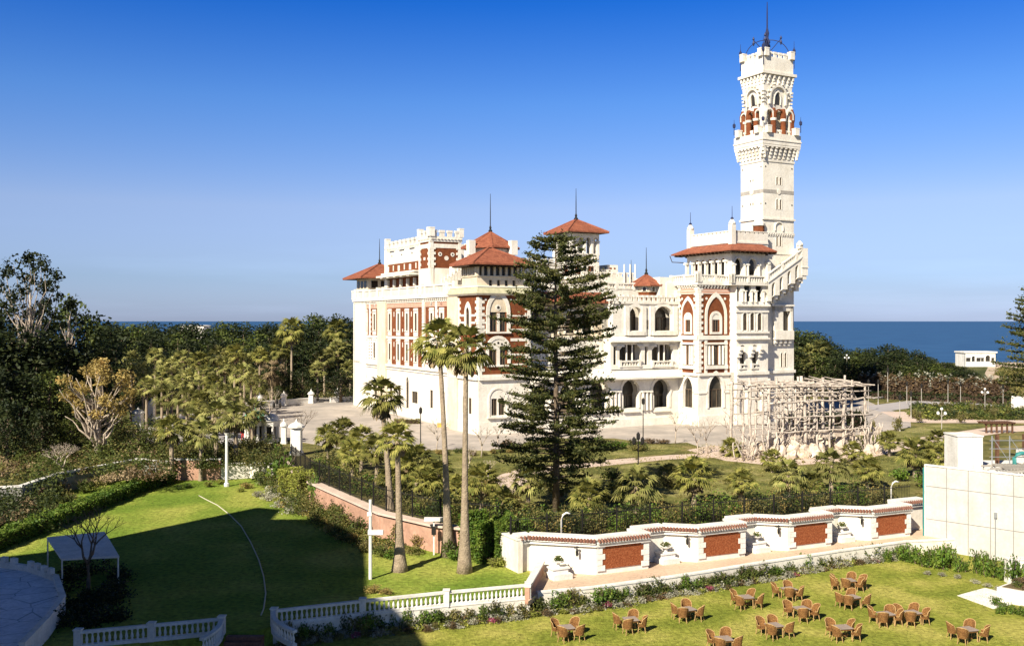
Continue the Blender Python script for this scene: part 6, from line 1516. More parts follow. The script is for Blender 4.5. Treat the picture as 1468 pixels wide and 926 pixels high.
for kd, lb, n, hh in (('leaf_mid', 'dark green undergrowth beneath the trees on the left', 130, (1.0, 3.0)), ('leaf_olive', 'dry olive undergrowth beneath the trees on the left', 70, (.8, 2.2)), ('leaf_rust', 'rusty brown brushwood beneath the trees on the left', 34, (.8, 1.8)), ('leaf_dead', 'pale dead twigs and litter beneath the trees on the left', 40, (.5, 1.4))):
    thicket('undergrowth', lb, spots_px(n, lambda: random.uniform(-80, 235), lambda: random.uniform(606, 690), PZ, (.8, 2.0), hh), kd, .13)
for kd, lb, n in (('leaf_mid', 'dark green undergrowth between the palms left of the plaza', 90), ('leaf_olive', 'olive undergrowth between the palms left of the plaza', 70)):
    thicket('undergrowth', lb, spots_px(n, lambda: random.uniform(225, 400), lambda: random.uniform(640, 672), PZ, (.8, 1.6), (.8, 2.2)), kd, .12)
    thicket('undergrowth', lb.replace('between the palms left of', 'under the trees beyond'), spots_px(n, lambda: random.uniform(180, 520), lambda: random.uniform(548, 576), PZ, (1.5, 3), (1.0, 3.0)), kd, .24)
# plants behind the terrace wall fence and around the garden
for kd, lb, n in (('leaf_dark', 'dark green growth behind the fence of the terrace wall', 100), ('leaf_olive', 'olive growth behind the fence of the terrace wall', 40), ('leaf_bright', 'bright green growth behind the fence of the terrace wall', 36), ('leaf_gold', 'straw-coloured growth behind the fence of the terrace wall', 26)):
    sp = []
    for i in range(n): a = -3.5 + 35 * random.random(); p = TW(a, -4.2 - random.uniform(.2, 3.6), PZ); sp.append((*p, random.uniform(.6, 1.2), random.uniform(.7, 2.3)))
    thicket('fence_growth', lb, sp, kd, .09)
for kd, lb, n in (('leaf_dark', 'dark green growth behind the fence of the pink wall', 70), ('leaf_olive', 'olive growth behind the fence of the pink wall', 70), ('leaf_bright', 'bright green growth behind the fence of the pink wall', 26)):
    sp = []; pts_ = [(-22.4, 103), (-18.2, 93), (-8.9, 77.8), (-4.6, 73.5), (1, 71.5)]
    for p in along(pts_, n): sp.append((p.x + random.uniform(-.2, 3.4), p.y + random.uniform(.3, 3.6), PZ, random.uniform(.6, 1.3), random.uniform(.7, 2.4)))
    thicket('fence_growth', lb, sp, kd, .10)
G9 = 'low shrubs along the near edge of the plaza'
for i in range(34):
    px = 600 + 330 * (i + random.random()) / 34; py = np.interp(px, [600, 640, 700, 745, 790, 880, 985], [650, 648, 650, 642, 632, 634, 642]) + random.uniform(0, 5)
    big = 820 < px < 935; shrub_px(px, py + (6 if big else 0), PZ, random.uniform(.7, 1.1) * (1.5 if big else .7), random.uniform(.6, 1.0) * (1.6 if big else .8), random.choice(('dark', 'olive', 'bright') if big else ('olive', 'rust', 'dark', 'gold')), 'low shrub on the garden edge in front of the plaza', G9)
for px, py, r, h, kd in ((728, 642, 1.2, 1.3, 'rust'), (935, 636, 1.3, .8, 'rust'), (948, 636, 1.2, .7, 'rust'), (760, 648, 1.5, 1.6, 'dark'), (780, 640, 1.4, 1.4, 'dark'), (745, 672, .8, .5, 'dark'), (880, 690, 1.6, 1.6, 'dark'), (900, 695, 1.6, 1.4, 'dark'), (960, 700, 1.4, 1.6, 'olive'), (700, 705, 1.2, 1.2, 'gold'), (680, 715, 1.2, 1.3, 'olive'), (660, 720, 1.2, 1.2, 'gold'), (735, 725, 1.3, 1.4, 'gold'), (750, 735, 1.3, 1.3, 'olive'), (610, 735, 1.3, 1.5, 'olive'), (590, 725, 1.2, 1.4, 'dark'), (1330, 700, 1.5, 1.8, 'bright'), (1350, 695, 1.4, 1.6, 'dark'), (1290, 690, 1.4, 1.6, 'bright')):
    shrub_px(px, py, PZ, r, h, kd, 'bush on the garden lawn between terrace wall and plaza', 'bushes scattered over the garden lawn')
# scrub and flower beds on the right beyond the plaza
for kd, lb, n in (('leaf_mid', 'dark green low planting in the flower beds on the right', 90), ('leaf_dark', 'deep green low planting in the flower beds on the right', 60), ('leaf_olive', 'olive low planting in the flower beds on the right', 50), ('leaf_yellow', 'yellow-green low planting in the flower beds on the right', 16)):
    thicket('bed_planting', lb, spots_px(n, lambda: random.uniform(1312, 1500), lambda: random.uniform(584, 602), PZ, (.8, 2.0), (.5, 1.5)), kd, .17)
thicket('ground_cover', 'patchy low weeds over the garden lawn behind the fence', spots_px(150, lambda: random.uniform(600, 1340), lambda: random.uniform(655, 730), PZ, (.2, .7), (.08, .35)), 'leaf_olive', .08, 50)
for px, py, h in ((1251, 622, 2.2), (1287, 618, 2.4), (1318, 606, 2.2), (1310, 600, 1.8), (1395, 596, 2.4), (1350, 590, 2.2), (1425, 600, 2.0), (1378, 606, 1.5)):
    shrub_px(px, py, PZ, .9, h, 'olive', 'young round tree in the garden right of the plaza', 'young trees right of the plaza', cat='small tree', name='young_tree')
# rusty hedge with pale plumes beyond the road
hp0 = atD(1232, 203)[:2]; hp1 = atD(1445, 186)[:2]
r = hedge([hp0, hp1], PZ, 4.0, 1.6, 16, 'leaf_rust', 'long rust brown hedge with pale plumes beyond the road on the right', leaf=.26, jit=.4)
P = []
A, L = seg_frame(hp0, hp1)
for k in range(95):
    a = random.uniform(0, L); c_ = A(a, random.uniform(-.6, .9), 0); z_ = PZ + random.uniform(2.2, 5.0); P.append(np.array((c_[0], c_[1], z_)) + rng.normal(scale=(.22, .22, .35), size=(9, 3)))
V, Fc = leaf_quads(np.concatenate(P), .22); o = np_mesh('plumes', V, Fc, 'leaf_silver'); o.parent = r; o.matrix_parent_inverse = Matrix.Translation(-Vector(r.location))
hedge([atD(1240, 196)[:2], atD(1445, 181)[:2]], PZ, 1.3, 1.6, 14, 'leaf_dark', 'low dark hedge along the road in front of the rusty hedge', leaf=.24, jit=.3)
thicket('scrub_growth', 'scrubby growth on the sandy slope at the right edge', spots_px(60, lambda: random.uniform(1428, 1500), lambda: random.uniform(530, 570), PZ, (1, 2.6), (.7, 2)), 'leaf_olive', .25)
# ------------------------------------------------------------------ bare trees
def bare_tree(px, py, z, H, label, matn='palebark', lean=0, r0=.12, lv=4, group=None, spread=.6, name='bare_tree', sd=0):
    x, y, _ = at(px, py, z); root = empty(name, (x, y, z), label, 'tree', group); st = random.getstate(); random.seed(100 + int(px)); tr = MB(); tr.smooth = True; br = MB(); br.smooth = True
    def grow(p, d, L, r, lev):
        q = p + d * L; mid = p + d * L * .5 + Vector((random.uniform(-1, 1), random.uniform(-1, 1), random.uniform(-.3, .5))) * L * .08
        (tr if lev == 0 else br).tube([p, mid, q], [r, r * .85, r * .68], 6 if lev < 2 else 4)
        if lev >= lv: return
        n = 3 if lev < 2 else random.choice((2, 3))
        for k in range(n):
            a = 2 * PI * k / n + random.uniform(-.6, .6); s = Vector((math.cos(a), math.sin(a), 0)) * spread * random.uniform(.6, 1.3)
            grow(q, (d + s + Vector((0, 0, .12))).normalized(), L * random.uniform(.62, .8), r * .6, lev + 1)
    grow(Vector((x, y, z)), Vector((lean, 0, 1)).normalized(), H * .3, r0, 0); random.setstate(st)
    tr.build('trunk', matn, root); br.build('branches', matn, root, recalc=False)
bare_tree(126, 852, UZ, 6.2, 'dark bare tree in front of the flat white canopy', 'bark', 0, .14, 5)
bare_tree(96, 690, UZ + 1, 4.6, 'pale bare tree with drooping flat branches at the grey wall', 'palebark', -.35, .13, 5, spread=.9)
for px, py, H, lb in ((626, 648, 4.5, 'small bare tree at the plaza edge left of the tall palms'), (690, 655, 4.2, 'small bare tree right of the tall palms'), (713, 640, 3.4, 'low bare tree beside the reddish bush'), (968, 636, 5.2, 'small bare tree in front of the white bay'), (1000, 652, 4.6, 'slanting bare tree left of the rustic pergola'), (1015, 650, 5.0, 'bare tree at the left end of the rustic pergola'), (672, 672, 2.8, 'low twiggy bush-like tree on the garden lawn'), (700, 690, 2.6, 'pale twiggy sapling beside the curved path'), (385, 606, 6, 'bare tree behind the green-domed kiosk'), (372, 612, 4, 'bare tree left of the green-domed kiosk'), (432, 640, 5.5, 'dark bent dead tree beside the gate pillar')):
    bare_tree(px, py, PZ, H, lb, 'palebark' if px != 432 else 'bark', random.uniform(-.2, .2), .09, 4)

# ------------------------------------------------------------------ kiosks, pillars, lamps
def kiosk(px, py, w, h, dome, label):
    x, y, _ = at(px, py, PZ); r = empty('kiosk', (x, y, PZ), label, 'kiosk'); m = MB(); m.lathe((x, y), [(w * .55, PZ), (w * .55, PZ + .5)], 6); m.build('base', 'white2', r); m = MB(); m.lathe((x, y), [(w * .56, PZ + h - .7), (w * .62, PZ + h - .1), (w * .68, PZ + h)], 6)
    m.build('cornice', 'white2', r)
    for k in range(6):
        a = 2 * PI * k / 6; m = MB(); m.lathe((x + w * .48 * math.cos(a), y + w * .48 * math.sin(a)), [(.2, PZ + .5), (.15, PZ + h - .7)], 8); m.build('column', 'white2', r)
    m = MB(); m.lathe((x, y), [(w * .3, PZ + .5), (w * .3, PZ + h - .7)], 6); m.build('panel', 'glass', r)
    m = MB(); m.smooth = True; m.lathe((x, y), [(w * .66, PZ + h)] + [(w * .58 * math.cos(t * PI / 2 * .97), PZ + h + .05 + w * .42 * math.sin(t * PI / 2)) for t in np.linspace(0, 1, 7)] + [(.05, PZ + h + w * .5), (.02, PZ + h + w * .62)], 14); m.build('dome', dome, r)
kiosk(366, 634, 2.6, 2.9, 'greendome', 'white kiosk with a green dome beside the plaza')
kiosk(388, 634, 2.0, 2.8, 'white2', 'white kiosk with a white dome beside the green-domed one')
def pillar(px, py, z, w, h, label):
    x, y, _ = at(px, py, z); r = empty('gate_pillar', (x, y, z), label, 'pillar'); m = MB(); m.box(x - w / 2, x + w / 2, y - w / 2, y + w / 2, z, z + h); m.box(x - w * .6, x + w * .6, y - w * .6, y + w * .6, z, z + h * .12); m.build('shaft', 'white2', r)
    m = MB(); m.smooth = False; m.lathe((x, y), [(w * .85, z + h), (w * .8, z + h + .2), (w * .5, z + h + .45), (w * .18, z + h + .6), (.12, z + h + .75), (.02, z + h + 1.0)], 10); m.build('cap', 'white2', r)
pillar(425, 652, PZ, 1.15, 3.2, 'white gate pillar with a domed cap at the top of the pink wall'); pillar(407, 636, PZ, .6, 2.2, 'thin white pillar beside the white-domed kiosk')
pillar(217, 608, PZ, .8, 3.0, 'white gate pillar among the palms left of the grove'); pillar(198, 612, PZ, 1.2, 2.0, 'low white gate post left of the grove')
# white column lamps
def column_lamp(px, py, z, h, label):
    x, y, _ = at(px, py, z); r = empty('column_lamp', (x, y, z), label, 'lamp post'); m = MB(); m.lathe((x, y), [(.28, z), (.28, z + .3), (.17, z + .4), (.14, z + h - .6), (.22, z + h - .5), (.25, z + h - .4)], 10); m.build('column', 'white2', r)
    m = MB(); m.lathe((x, y), [(.2, z + h - .4), (.26, z + h - .1), (.05, z + h + .1)], 8); m.build('lantern', 'iron', r)
column_lamp(325, 697, UZ, CZ - (615 - HY) * at(325, 697, UZ)[1] / F - UZ, 'white column with a dark lantern at the far end of the lawn')
x, y, _ = at(531, 830, UZ); hh = CZ - (716 - HY) * y / F - UZ
r = empty('signpost', (x, y, UZ), 'white post with a short cross arm on the lawn left of the palms', 'post'); m = MB(); m.lathe((x, y), [(.12, UZ), (.10, UZ + hh)], 8); m.build('post', 'white2', r)
m = MB(); zc = CZ - (763 - HY) * y / F; m.box(x - .15, x + .85, y - .16, y + .12, zc - .13, zc + .17); m.build('arm', 'white2', r); m = MB(); m.box(x - .2, x + .1, y - .14, y + .14, zc + 1.1, zc + 1.35); m.build('bracket', 'white2', r)
# cross-beam post between the palms
x, y, _ = at(622, 795, UZ); r = empty('gate_frame', (x, y, UZ), 'white flat-topped post with a dark box before the pink wall', 'post'); m = MB(); zc = CZ - (744 - HY) * y / F; m.box(x - .7, x + .9, y - .2, y + .2, zc - .12, zc + .12); m.box(x - .05, x + .05, y - .05, y + .05, UZ, zc); m.build('frame', 'white2', r); m = MB(); m.box(x - .16, x + .16, y - .2, y - .05, zc - 1.1, zc - .5); m.build('box', 'iron', r)
def lamp(px, py, ytop, kind, label, z=PZ, matn='stone', group=None):
    x, y, _ = at(px, py, z); h = CZ - (ytop - HY) * y / F - z; r = empty('street_lamp', (x, y, z), label, 'street lamp', group); m = MB(); m.lathe((x, y), [(.12, z), (.12, z + .5), (.065, z + .6), (.05, z + h - .4)], 6)
    g = []
    if kind == 'multi':
        for k in range(4): a = 2 * PI * k / 4 + .4; e = (x + .6 * math.cos(a), y + .6 * math.sin(a), z + h - .75); m.tube([(x, y, z + h - 1.2), e], .035, 4); g.append(e)
        g.append((x, y, z + h - .2))
    elif kind == 'triple':
        for dx in (-.45, .45): m.tube([(x, y, z + h - 1.3), (x + dx, y, z + h - 1.15)], .04, 4); g.append((x + dx, y, z + h - .85))
        g.append((x, y, z + h - .35))
    else: g.append((x, y, z + h - .25))
    m.build('pole', matn, r)
    for e in g:
        q = MB(); q.smooth = kind == 'multi'
        if kind == 'multi': q.lathe(e[:2], [(.02, e[2] - .2), (.16, e[2] - .12), (.2, e[2]), (.14, e[2] + .14), (.02, e[2] + .2)], 8)
        else: q.lathe(e[:2], [(.06, e[2] - .45), (.19, e[2] - .3), (.2, e[2] + .2), (.04, e[2] + .42)], 6)
        q.build('globe' if kind == 'multi' else 'lantern', 'lampglass' if kind == 'multi' else 'iron', r)
lamp(915, 672, 620, 'triple', 'black lamp post with three lanterns in the garden before the veranda', matn='iron')
lamp(764, 668, 600, 'single', 'dark lamp post in front of the pine at the plaza edge', matn='iron')
lamp(397, 612, 572, 'triple', 'black twin lantern post on the far side of the plaza', matn='iron')
lamp(603, 645, 585, 'single', 'thin dark lamp post at the near left corner of the palace', matn='iron')
lamp(922, 640, 572, 'single', 'slim lamp post in front of the veranda', matn='iron')
for i, (px, py, yt, k, lb) in enumerate(((1245, 590, 545, 'single', 'tall pale post at the right end of the rustic pergola'), (1259, 580, 545, 'single', 'pale post just right of the pergola, second from the plaza'), (1272.6, 576, 528, 'single', 'tall pale post at the left end of the road'), (1300, 578, 548, 'single', 'pale post on the road, third from the left'), (1321, 582, 551, 'single', 'pale post on the road, left of the middle'), (1359, 580, 545, 'single', 'pale post at the middle of the road'), (1377, 583, 548, 'single', 'pale post on the road, right of the middle'), (1412, 594, 556, 'multi', 'lamp post with many white globes beyond the flower beds'), (1438, 584, 552, 'single', 'pale post at the right end of the road'), (1290, 618, 567, 'single', 'thin pale post at the corner of the plaza'), (1350, 632, 584, 'multi', 'lamp post with many white globes nearest the white box'), (1214, 560, 508, 'multi', 'lamp post with many globes under the dark trees'), (1354, 560, 525, 'single', 'pale post in front of the dark trees'), (1306, 600, 562, 'single', 'thin post where the paths meet'))): lamp(px, py, yt, k, lb)

# low white wall with pillars at the back of the plaza
for (p0, p1, lb) in (((330, 590), (374, 584), 'left stretch of the low white wall behind the plaza'), ((374, 583), (452, 577), 'middle stretch of the low white wall behind the plaza'), ((474, 577), (512, 575), 'right stretch of the low white wall near the palace')):
    poly_wall('boundary_wall', [at(*p0, PZ)[:2], at(*p1, PZ)[:2]], PZ, PZ + 1.0, .4, ['white2', 'white2'], lb, 'wall', .12)
for px, py, lb in ((372, 584, 'leftmost small pillar'), (407, 581, 'second small pillar from the left'), (446, 578, 'third small pillar, left of the gap'), (484, 576, 'small pillar nearest the palace')): pillar(px, py, PZ, .8, 1.7, lb + ' on the low wall behind the plaza')
# car and people-sized details on the plaza
x, y, _ = at(590, 607, PZ); hedge([(x - 2.5, y), (x + 1.2, y - .4)], PZ, .6, .9, 60, 'leaf_olive', 'low clipped hedge at the foot of the palace wall', leaf=.12)
x, y, _ = at(631, 612, PZ); r = empty('bollard_box', (x, y, PZ), 'small yellow box beside the palace wall', 'box'); m = MB(); m.box(x - .4, x + .4, y - .3, y + .3, PZ, PZ + .5); m.box(x - .45, x + .45, y - .35, y + .35, PZ + .5, PZ + .56); m.build('body', 'yellow', r)
# person at the kiosk in red
x, y, _ = at(348, 632, PZ)
pm = bpy.data.meshes.new('person'); bmv = [(0, 0, .95), (0, 0, 1.2), (0, 0, 1.45), (0, 0, 1.56), (0, .02, 1.7), (.09, 0, .9), (.11, .03, .48), (.12, 0, .05), (-.09, 0, .9), (-.12, -.04, .48), (-.13, -.06, .05), (.19, 0, 1.42), (.25, .04, 1.15), (.22, -.08, .95), (-.19, 0, 1.42), (-.26, 0, 1.15), (-.24, -.1, .98), (.13, -.12, .03), (-.13, -.18, .03)]
bme = [(0, 1), (1, 2), (2, 3), (3, 4), (0, 5), (5, 6), (6, 7), (0, 8), (8, 9), (9, 10), (2, 11), (11, 12), (12, 13), (2, 14), (14, 15), (15, 16), (7, 17), (10, 18)]
pm.from_pydata(bmv, bme, []); po = bpy.data.objects.new('person', pm); COL.objects.link(po); po.location = (x, y, PZ)
sk = po.modifiers.new('skin', 'SKIN'); rr_ = [.14, .13, .15, .055, .10, .09, .065, .045, .09, .065, .045, .06, .045, .035, .06, .045, .035, .04, .04]
for i, r_ in enumerate(rr_): pm.skin_vertices[0].data[i].radius = (r_, r_ * .85)
pm.skin_vertices[0].data[0].use_root = True
po.modifiers.new('sub', 'SUBSURF').levels = 1; pm.materials.append(M['red']); tag(po, 'person in red clothes standing beside the green-domed kiosk', 'person')

# ------------------------------------------------------------------ rustic pergola of pale logs
pc = Vector((36.0, 117.0)); pe = Vector((.93, .37)).normalized(); pn = Vector((pe.y, -pe.x))
PG = lambda a, d, z: Vector((pc.x + pe.x * a + pn.x * d, pc.y + pe.y * a + pn.y * d, PZ + z))
pg = empty('rustic_pergola', PG(0, 0, 0), 'large rustic pergola of pale crooked logs on rough rocks before the tower', 'pergola')
def crook(m, p, q, r, k=5, w=.12):
    p, q = Vector(p), Vector(q); L = (q - p).length
    m.tube([p.lerp(q, i / k) + (Vector((random.uniform(-1, 1), random.uniform(-1, 1), random.uniform(-1, 1))) * w if 0 < i < k else Vector()) for i in range(k + 1)], [r * random.uniform(.8, 1.15) for _ in range(k + 1)], 6)
a_l, a_r = -8.8, 4.8
posts = []
for d in (3.6, 0, -3.6):
    for a in np.linspace(a_l, a_r, 9): posts.append((a + random.uniform(-.2, .2), d + random.uniform(-.2, .2)))
for i, (a, d) in enumerate(posts):
    top = 8.0 if a < 4 or i % 2 else 7.2; m = MB(); m.smooth = True; crook(m, PG(a, d, 0), PG(a + random.uniform(-.15, .15), d, top + random.uniform(-.1, .9)), .13 if i % 3 else .2, 7, .08); m.build('post', 'log', pg)
for z_, r_, e0, e1 in ((7.9, .13, -.6, .8), (7.2, .09, -1, 1.0), (6.3, .12, -.2, 2.6), (4.5, .09, .3, 1.5), (2.8, .10, 0, 1.2)):
    for d in (3.8, 0, -3.8):
        m = MB(); m.smooth = True; crook(m, PG(a_l + e0, d, z_ + random.uniform(-.2, .2)), PG(a_r + e1 * random.uniform(.5, 1), d, z_ + random.uniform(-.2, .2)), r_, 12, .09); m.build('beam', 'log', pg)
for i in range(15):
    a = a_l + (a_r - a_l) * (i + random.uniform(-.3, .3)) / 14; m = MB(); m.smooth = True; crook(m, PG(a, 4.8 + random.uniform(-1, .5), 8.1 + random.uniform(-.3, .5)), PG(a + random.uniform(-1.2, 1.2), -4.2, 8.1 + random.uniform(-.3, .5)), .075, 5, .15); m.build('rafter', 'log', pg)
tw_ = MB(); tw_.smooth = True
for i in range(190):
    a = random.uniform(a_l - 1.5, a_r + 1.2); d = random.choice((3.8, 4.0, 0, -3.8)) + random.uniform(-.3, .3); z_ = random.uniform(0, 6.5); L = random.uniform(.8, 2.2); t = random.uniform(0, PI)
    crook(tw_, PG(a, d, z_), PG(a + L * math.cos(t), d + random.uniform(-.4, .4), max(.1, z_ + L * math.sin(t))), random.uniform(.03, .065), 4, .12)
for i in range(56):
    a = random.uniform(a_r - .5, a_r + 1.8) if i % 2 else random.uniform(a_l - 4.5, a_l + .5); d = random.uniform(2, 5); tt = random.uniform(.6, 2.5); crook(tw_, PG(a, d, 0), PG(a + math.cos(tt) * random.uniform(.5, 2.5), d, random.uniform(.8, 3.8)), random.uniform(.05, .1), 5, .15)
tw_.build('branches', 'log', pg, recalc=False)
for i in range(34):
    a = a_l - .5 + (a_r - a_l + 1.5) * (i % 17 + random.random()) / 17; d = 4.6 if i < 17 else random.uniform(.5, 3.5); w_ = random.uniform(.5, 1.0); h_ = random.uniform(.5, 1.6) * (1 if i < 17 else 1.6)
    m = MB(); n = 7; prof = []
    m.lathe(PG(a, d, 0)[:2], [(w_, PZ - .1), (w_ * 1.05, PZ + h_ * .4), (w_ * .8, PZ + h_ * .8), (w_ * .45, PZ + h_)], n, lambda x, y, z: (x + .15 * math.sin(3 * y + 5 * z), y + .15 * math.sin(4 * x + 3 * z), z + .1 * math.sin(5 * x))); m.build('rock', 'rock', pg)
for i in range(8):
    a = a_l + 1.5 + 2.0 * i; m = MB(); m.box(-.6, .6, -.1, .1, 2.8, 3.7, lambda x, y, z, a=a: PG(a + x, 3.5 + y, z - .8 + .0)); m.build('panel', 'rock', pg)

hedge([atD(1128, 134)[:2], atD(1236, 141)[:2]], PZ, 2.3, 2.0, 22, 'leaf_dark', 'dark hedge added to cover the blue shadow behind the rustic pergola', leaf=.2, jit=.25)  # added dark mass that covers the blue palace shadow on the plaza
# small brown pergola, white villa, shore hut
x, y, _ = at(1429, 620, PZ); r = empty('timber_shelter', (x, y, PZ), 'small brown timber shelter on the path at the right', 'shelter')
M['oldwood'] = mat('old_wood', (.15, .075, .04), (.10, .05, .03), 4, fine=(12, .2))
for k in range(6): m = MB(); m.box(x - 1.9 + k * .72, x - 1.7 + k * .72, y - .8, y - .6, PZ, PZ + 1.3); m.build('post', 'oldwood', r)
m = MB()
for k in range(13): m.box(x - 2.2 + k * .34, x - 2.05 + k * .34, y - 1.2, y + 1.2, PZ + 1.4, PZ + 1.52)
m.box(x - 2.2, x + 2.1, y - .9, y - .7, PZ + 1.25, PZ + 1.4); m.box(x - 2.2, x + 2.1, y + .7, y + .9, PZ + 1.25, PZ + 1.4); m.build('roof', 'oldwood', r)
D = 330; x0, _, _ = atD(1383, D); x1, _, _ = atD(1428, D); z0v = CZ - (524 - HY) * D / F - 1.5; z1v = CZ - (506 - HY) * D / F
r = empty('villa', (x0, D, z0v), 'small flat-roofed white villa above the sea at the right', 'house'); m = MB(); VF = FF; A = lambda a, d, z: (a, D - d, z)
w_ = [O(x0 + (x1 - x0) * f, 1.1 if i % 2 else 1.6, z1v - 2.9, z1v - 1.6, 'round' if i in (1, 4) else 'flat') for i, f in enumerate((.12, .28, .45, .57, .74, .9))]
wall(m, A, x0, x1, z0v, z1v, w_, .5); m.box(x0, x0 + .2, D, D + 7, z0v, z1v); m.box(x1 - .2, x1, D, D + 7, z0v, z1v); m.box(x0 - .3, x1 + .3, D - .3, D + 7.2, z1v, z1v + .5); m.box(x0 + .6, x1 - .6, D + 2.2, D + 7, z0v, z1v); m.build('wall', 'white2', r)
for o in w_: q = MB(); q.face([A(p[0], -.4, p[1]) for p in outline(o['c'], o['w'], o['zs'], o['zp'], o['k'])]); q.build('window', 'glass', r)
m = MB(); m.box(x0 - 6, x1 + 30, D - 6, D + 14, -1, z0v + .05); o = m.build('sandy_mound', 'sand'); o['kind'] = 'structure'
D = 420
for px0, px1, py, lb, hh in ((258, 292, 467, 'long low white building on the horizon above the left trees', .3),):
    DD = 520 if px0 < 1000 else 350; x0 = atD(px0, DD)[0]; x1 = atD(px1, DD)[0]; zt_ = CZ - (py - HY) * DD / F; r = empty('shore_building', (x0, DD, -6), lb, 'building'); m = MB(); m.box(x0, x1, DD, DD + 12, -6.5, zt_); m.build('wall', 'white2', r); m = MB(); m.frustum((x0 - .5, x1 + .5, DD - .5, DD + 12.5), (x0 + 1, x1 - 1, DD + 3, DD + 9), zt_, zt_ + hh, None); m.build('roof', 'white2', r)
# paved low building and garden walls at the far right edge
poly_wall('boundary_wall', [atD(1452, 168)[:2], atD(1560, 160)[:2]], PZ, PZ + 2.6, .5, ['white2', 'white2'], 'white boundary wall at the right edge beyond the flower beds', 'wall', .2)

# ------------------------------------------------------------------ tall white wall and the plant room behind it
wl0 = Vector((32.75, 77.3)); wl1 = Vector((46.5, 63.4))
r = empty('white_wall', (wl0.x, wl0.y, UZ), 'tall white panelled wall on the right behind the green bushes', 'wall')
A, L = seg_frame(wl0, wl1); np_ = 12
for k in range(np_):
    m = MB(); a0, a1 = L * k / np_, L * (k + 1) / np_; m.box(a0 + .03, a1 - .03, -.1, .03, 4.98, 6.5, A); m.box(a0 + .03, a1 - .03, -.1, .03, 2.4, 4.93, A); m.box(a0 + .03, a1 - .03, -.1, .03, -.3, 2.35, A); m.build('panel', 'panelwhite', r)
m = MB(); m.box(.0, L, -.16, -.012, -.3, 6.5, A); m.build('joints', 'joint', r)
m = MB(); m.box(-.1, L, -.3, .06, 6.55, 6.66, A); m.box(-.1, 0, -.6, .02, -.3, 6.6, A); m.build('coping', 'white2', r)
m = MB(); m.lathe(A(L * .27, .2, 0)[:2], [(.03, .2), (.03, 3.3)], 5); m.box(L * .27 - .1, L * .27 + .1, .03, .2, 3.2, 3.6, A); m.build('pipe', 'metal', r)
m = MB(); m.tube([(32.6, 77.35, UZ), (32.6, 77.35, 6.4)], .06, 6); m.build('downpipe', 'teal', r)
# box and pipework behind
D = 84; bx0, bx1 = atD(1373, D)[0], atD(1409, D)[0]; zt_ = CZ - (626 - HY) * D / F
r = empty('plant_room', (bx0, D, PZ), 'white cube-like plant room rising behind the tall white wall', 'building'); m = MB(); m.box(bx0, bx1, D, D + 2.6, PZ, zt_); m.box(bx0 - .06, bx1 + .06, D - .06, D + 2.66, zt_, zt_ + .1); m.build('wall', 'white2', r); m = MB(); m.box(bx0 + .5, bx0 + 1.2, D - .03, D, PZ + .2, PZ + 2.1); m.build('door', 'metal', r)
r = empty('roof_deck', (bx1 + .3, D, PZ), 'flat roof with grey slats and railings right of the plant room', 'roof')
zd = CZ - (668 - HY) * 82 / F; m = MB(); m.box(bx1 + .2, bx1 + 9, D - 1.0, D + 5, PZ, zd - .5); m.build('deck', 'white2', r)
m = MB()
for k in range(34): m.box(bx1 + .3 + k * .26, bx1 + .36 + k * .26, D - 4.2, D - 1, zd - .05, zd + .1)
for yy in (D - 4.2, D - 2.6, D - 1.0): m.box(bx1 - .6, bx1 + 9, yy, yy + .1, zd - .2, zd - .06)
m.build('slats', 'stone', r)
m = MB()
for k in range(6): xx = bx1 + .4 + k * 1.5; m.tube([(xx, D - .8, zd - .5), (xx, D - .8, zd + 2.4)], .05, 5); m.tube([(xx, D - .8, zd + 2.3), (xx + 1.4, D - .8, zd + .3)], .03, 4)
for z_ in (.6, 1.3, 2.0): m.tube([(bx1 + .2, D - .8, zd + z_), (bx1 + 9, D - .8, zd + z_)], .035, 4)
m.build('railing', 'metal', r)
m = MB(); m.smooth = True; px_ = bx1 + 2.0; m.tube([(px_, D - 1.4, zd - .4), (px_, D - 1.4, zd + .6), (px_ + .2, D - 1.4, zd + .9), (px_ + .6, D - 1.4, zd + 1.0), (px_ + 1.4, D - 1.4, zd + 1.0)], .17, 8); m.build('pipe', 'teal', r)
m = MB()
for k in range(3): xx = bx1 + 2.3 + k * 2.4; m.box(xx - .12, xx + .12, D + 2, D + 2.3, zd - .5, zd + 2.2)
m.build('post', 'oldwood', r)
m = MB(); m.box(bx1 + 4.4, bx1 + 9, D + 1.2, D + 3, zd - .4, zd + .8); m.build('tank', 'white2', r)
# raised flower bed at the right edge
x, y, _ = at(1447, 862, 0); r = empty('flower_bed', (x, y, 0), 'raised white flower bed at the right edge of the lower lawn', 'planter'); m = MB()
bp = [(x - .75, y + .1), (x + .2, y - .9), (x + 5, y - 1.6), (x + 5, y + 2.2), (x + .6, y + 1.2)]
m.prism(bp, 0, .85); m.prism([(a * .995 + .005 * x, b) for a, b in bp], .85, .9); m.build('kerb', 'white2', r)
m = MB(); cx_, cy_ = x + 1.8, y + .2; m.prism([(cx_ + (a - cx_) * .86, cy_ + (b - cy_) * .8) for a, b in bp], .9, .95); m.build('soil', 'soil', r)
for k in range(12): shrub(x + random.uniform(.3, 3.8), y + random.uniform(-.7, 1.2), .9, .5, .5, random.choice(('rust', 'dark', 'rust')), 'reddish plant growing in the raised white flower bed', 'plants in the raised white flower bed')
for px, py in ((1428, 868), (1440, 876), (1452, 880), (1464, 882), (1476, 886), (1434, 880)): shrub_px(px, py, 0, .5, .7, 'bright', 'leafy plant at the foot of the raised white flower bed', 'plants before the raised flower bed')
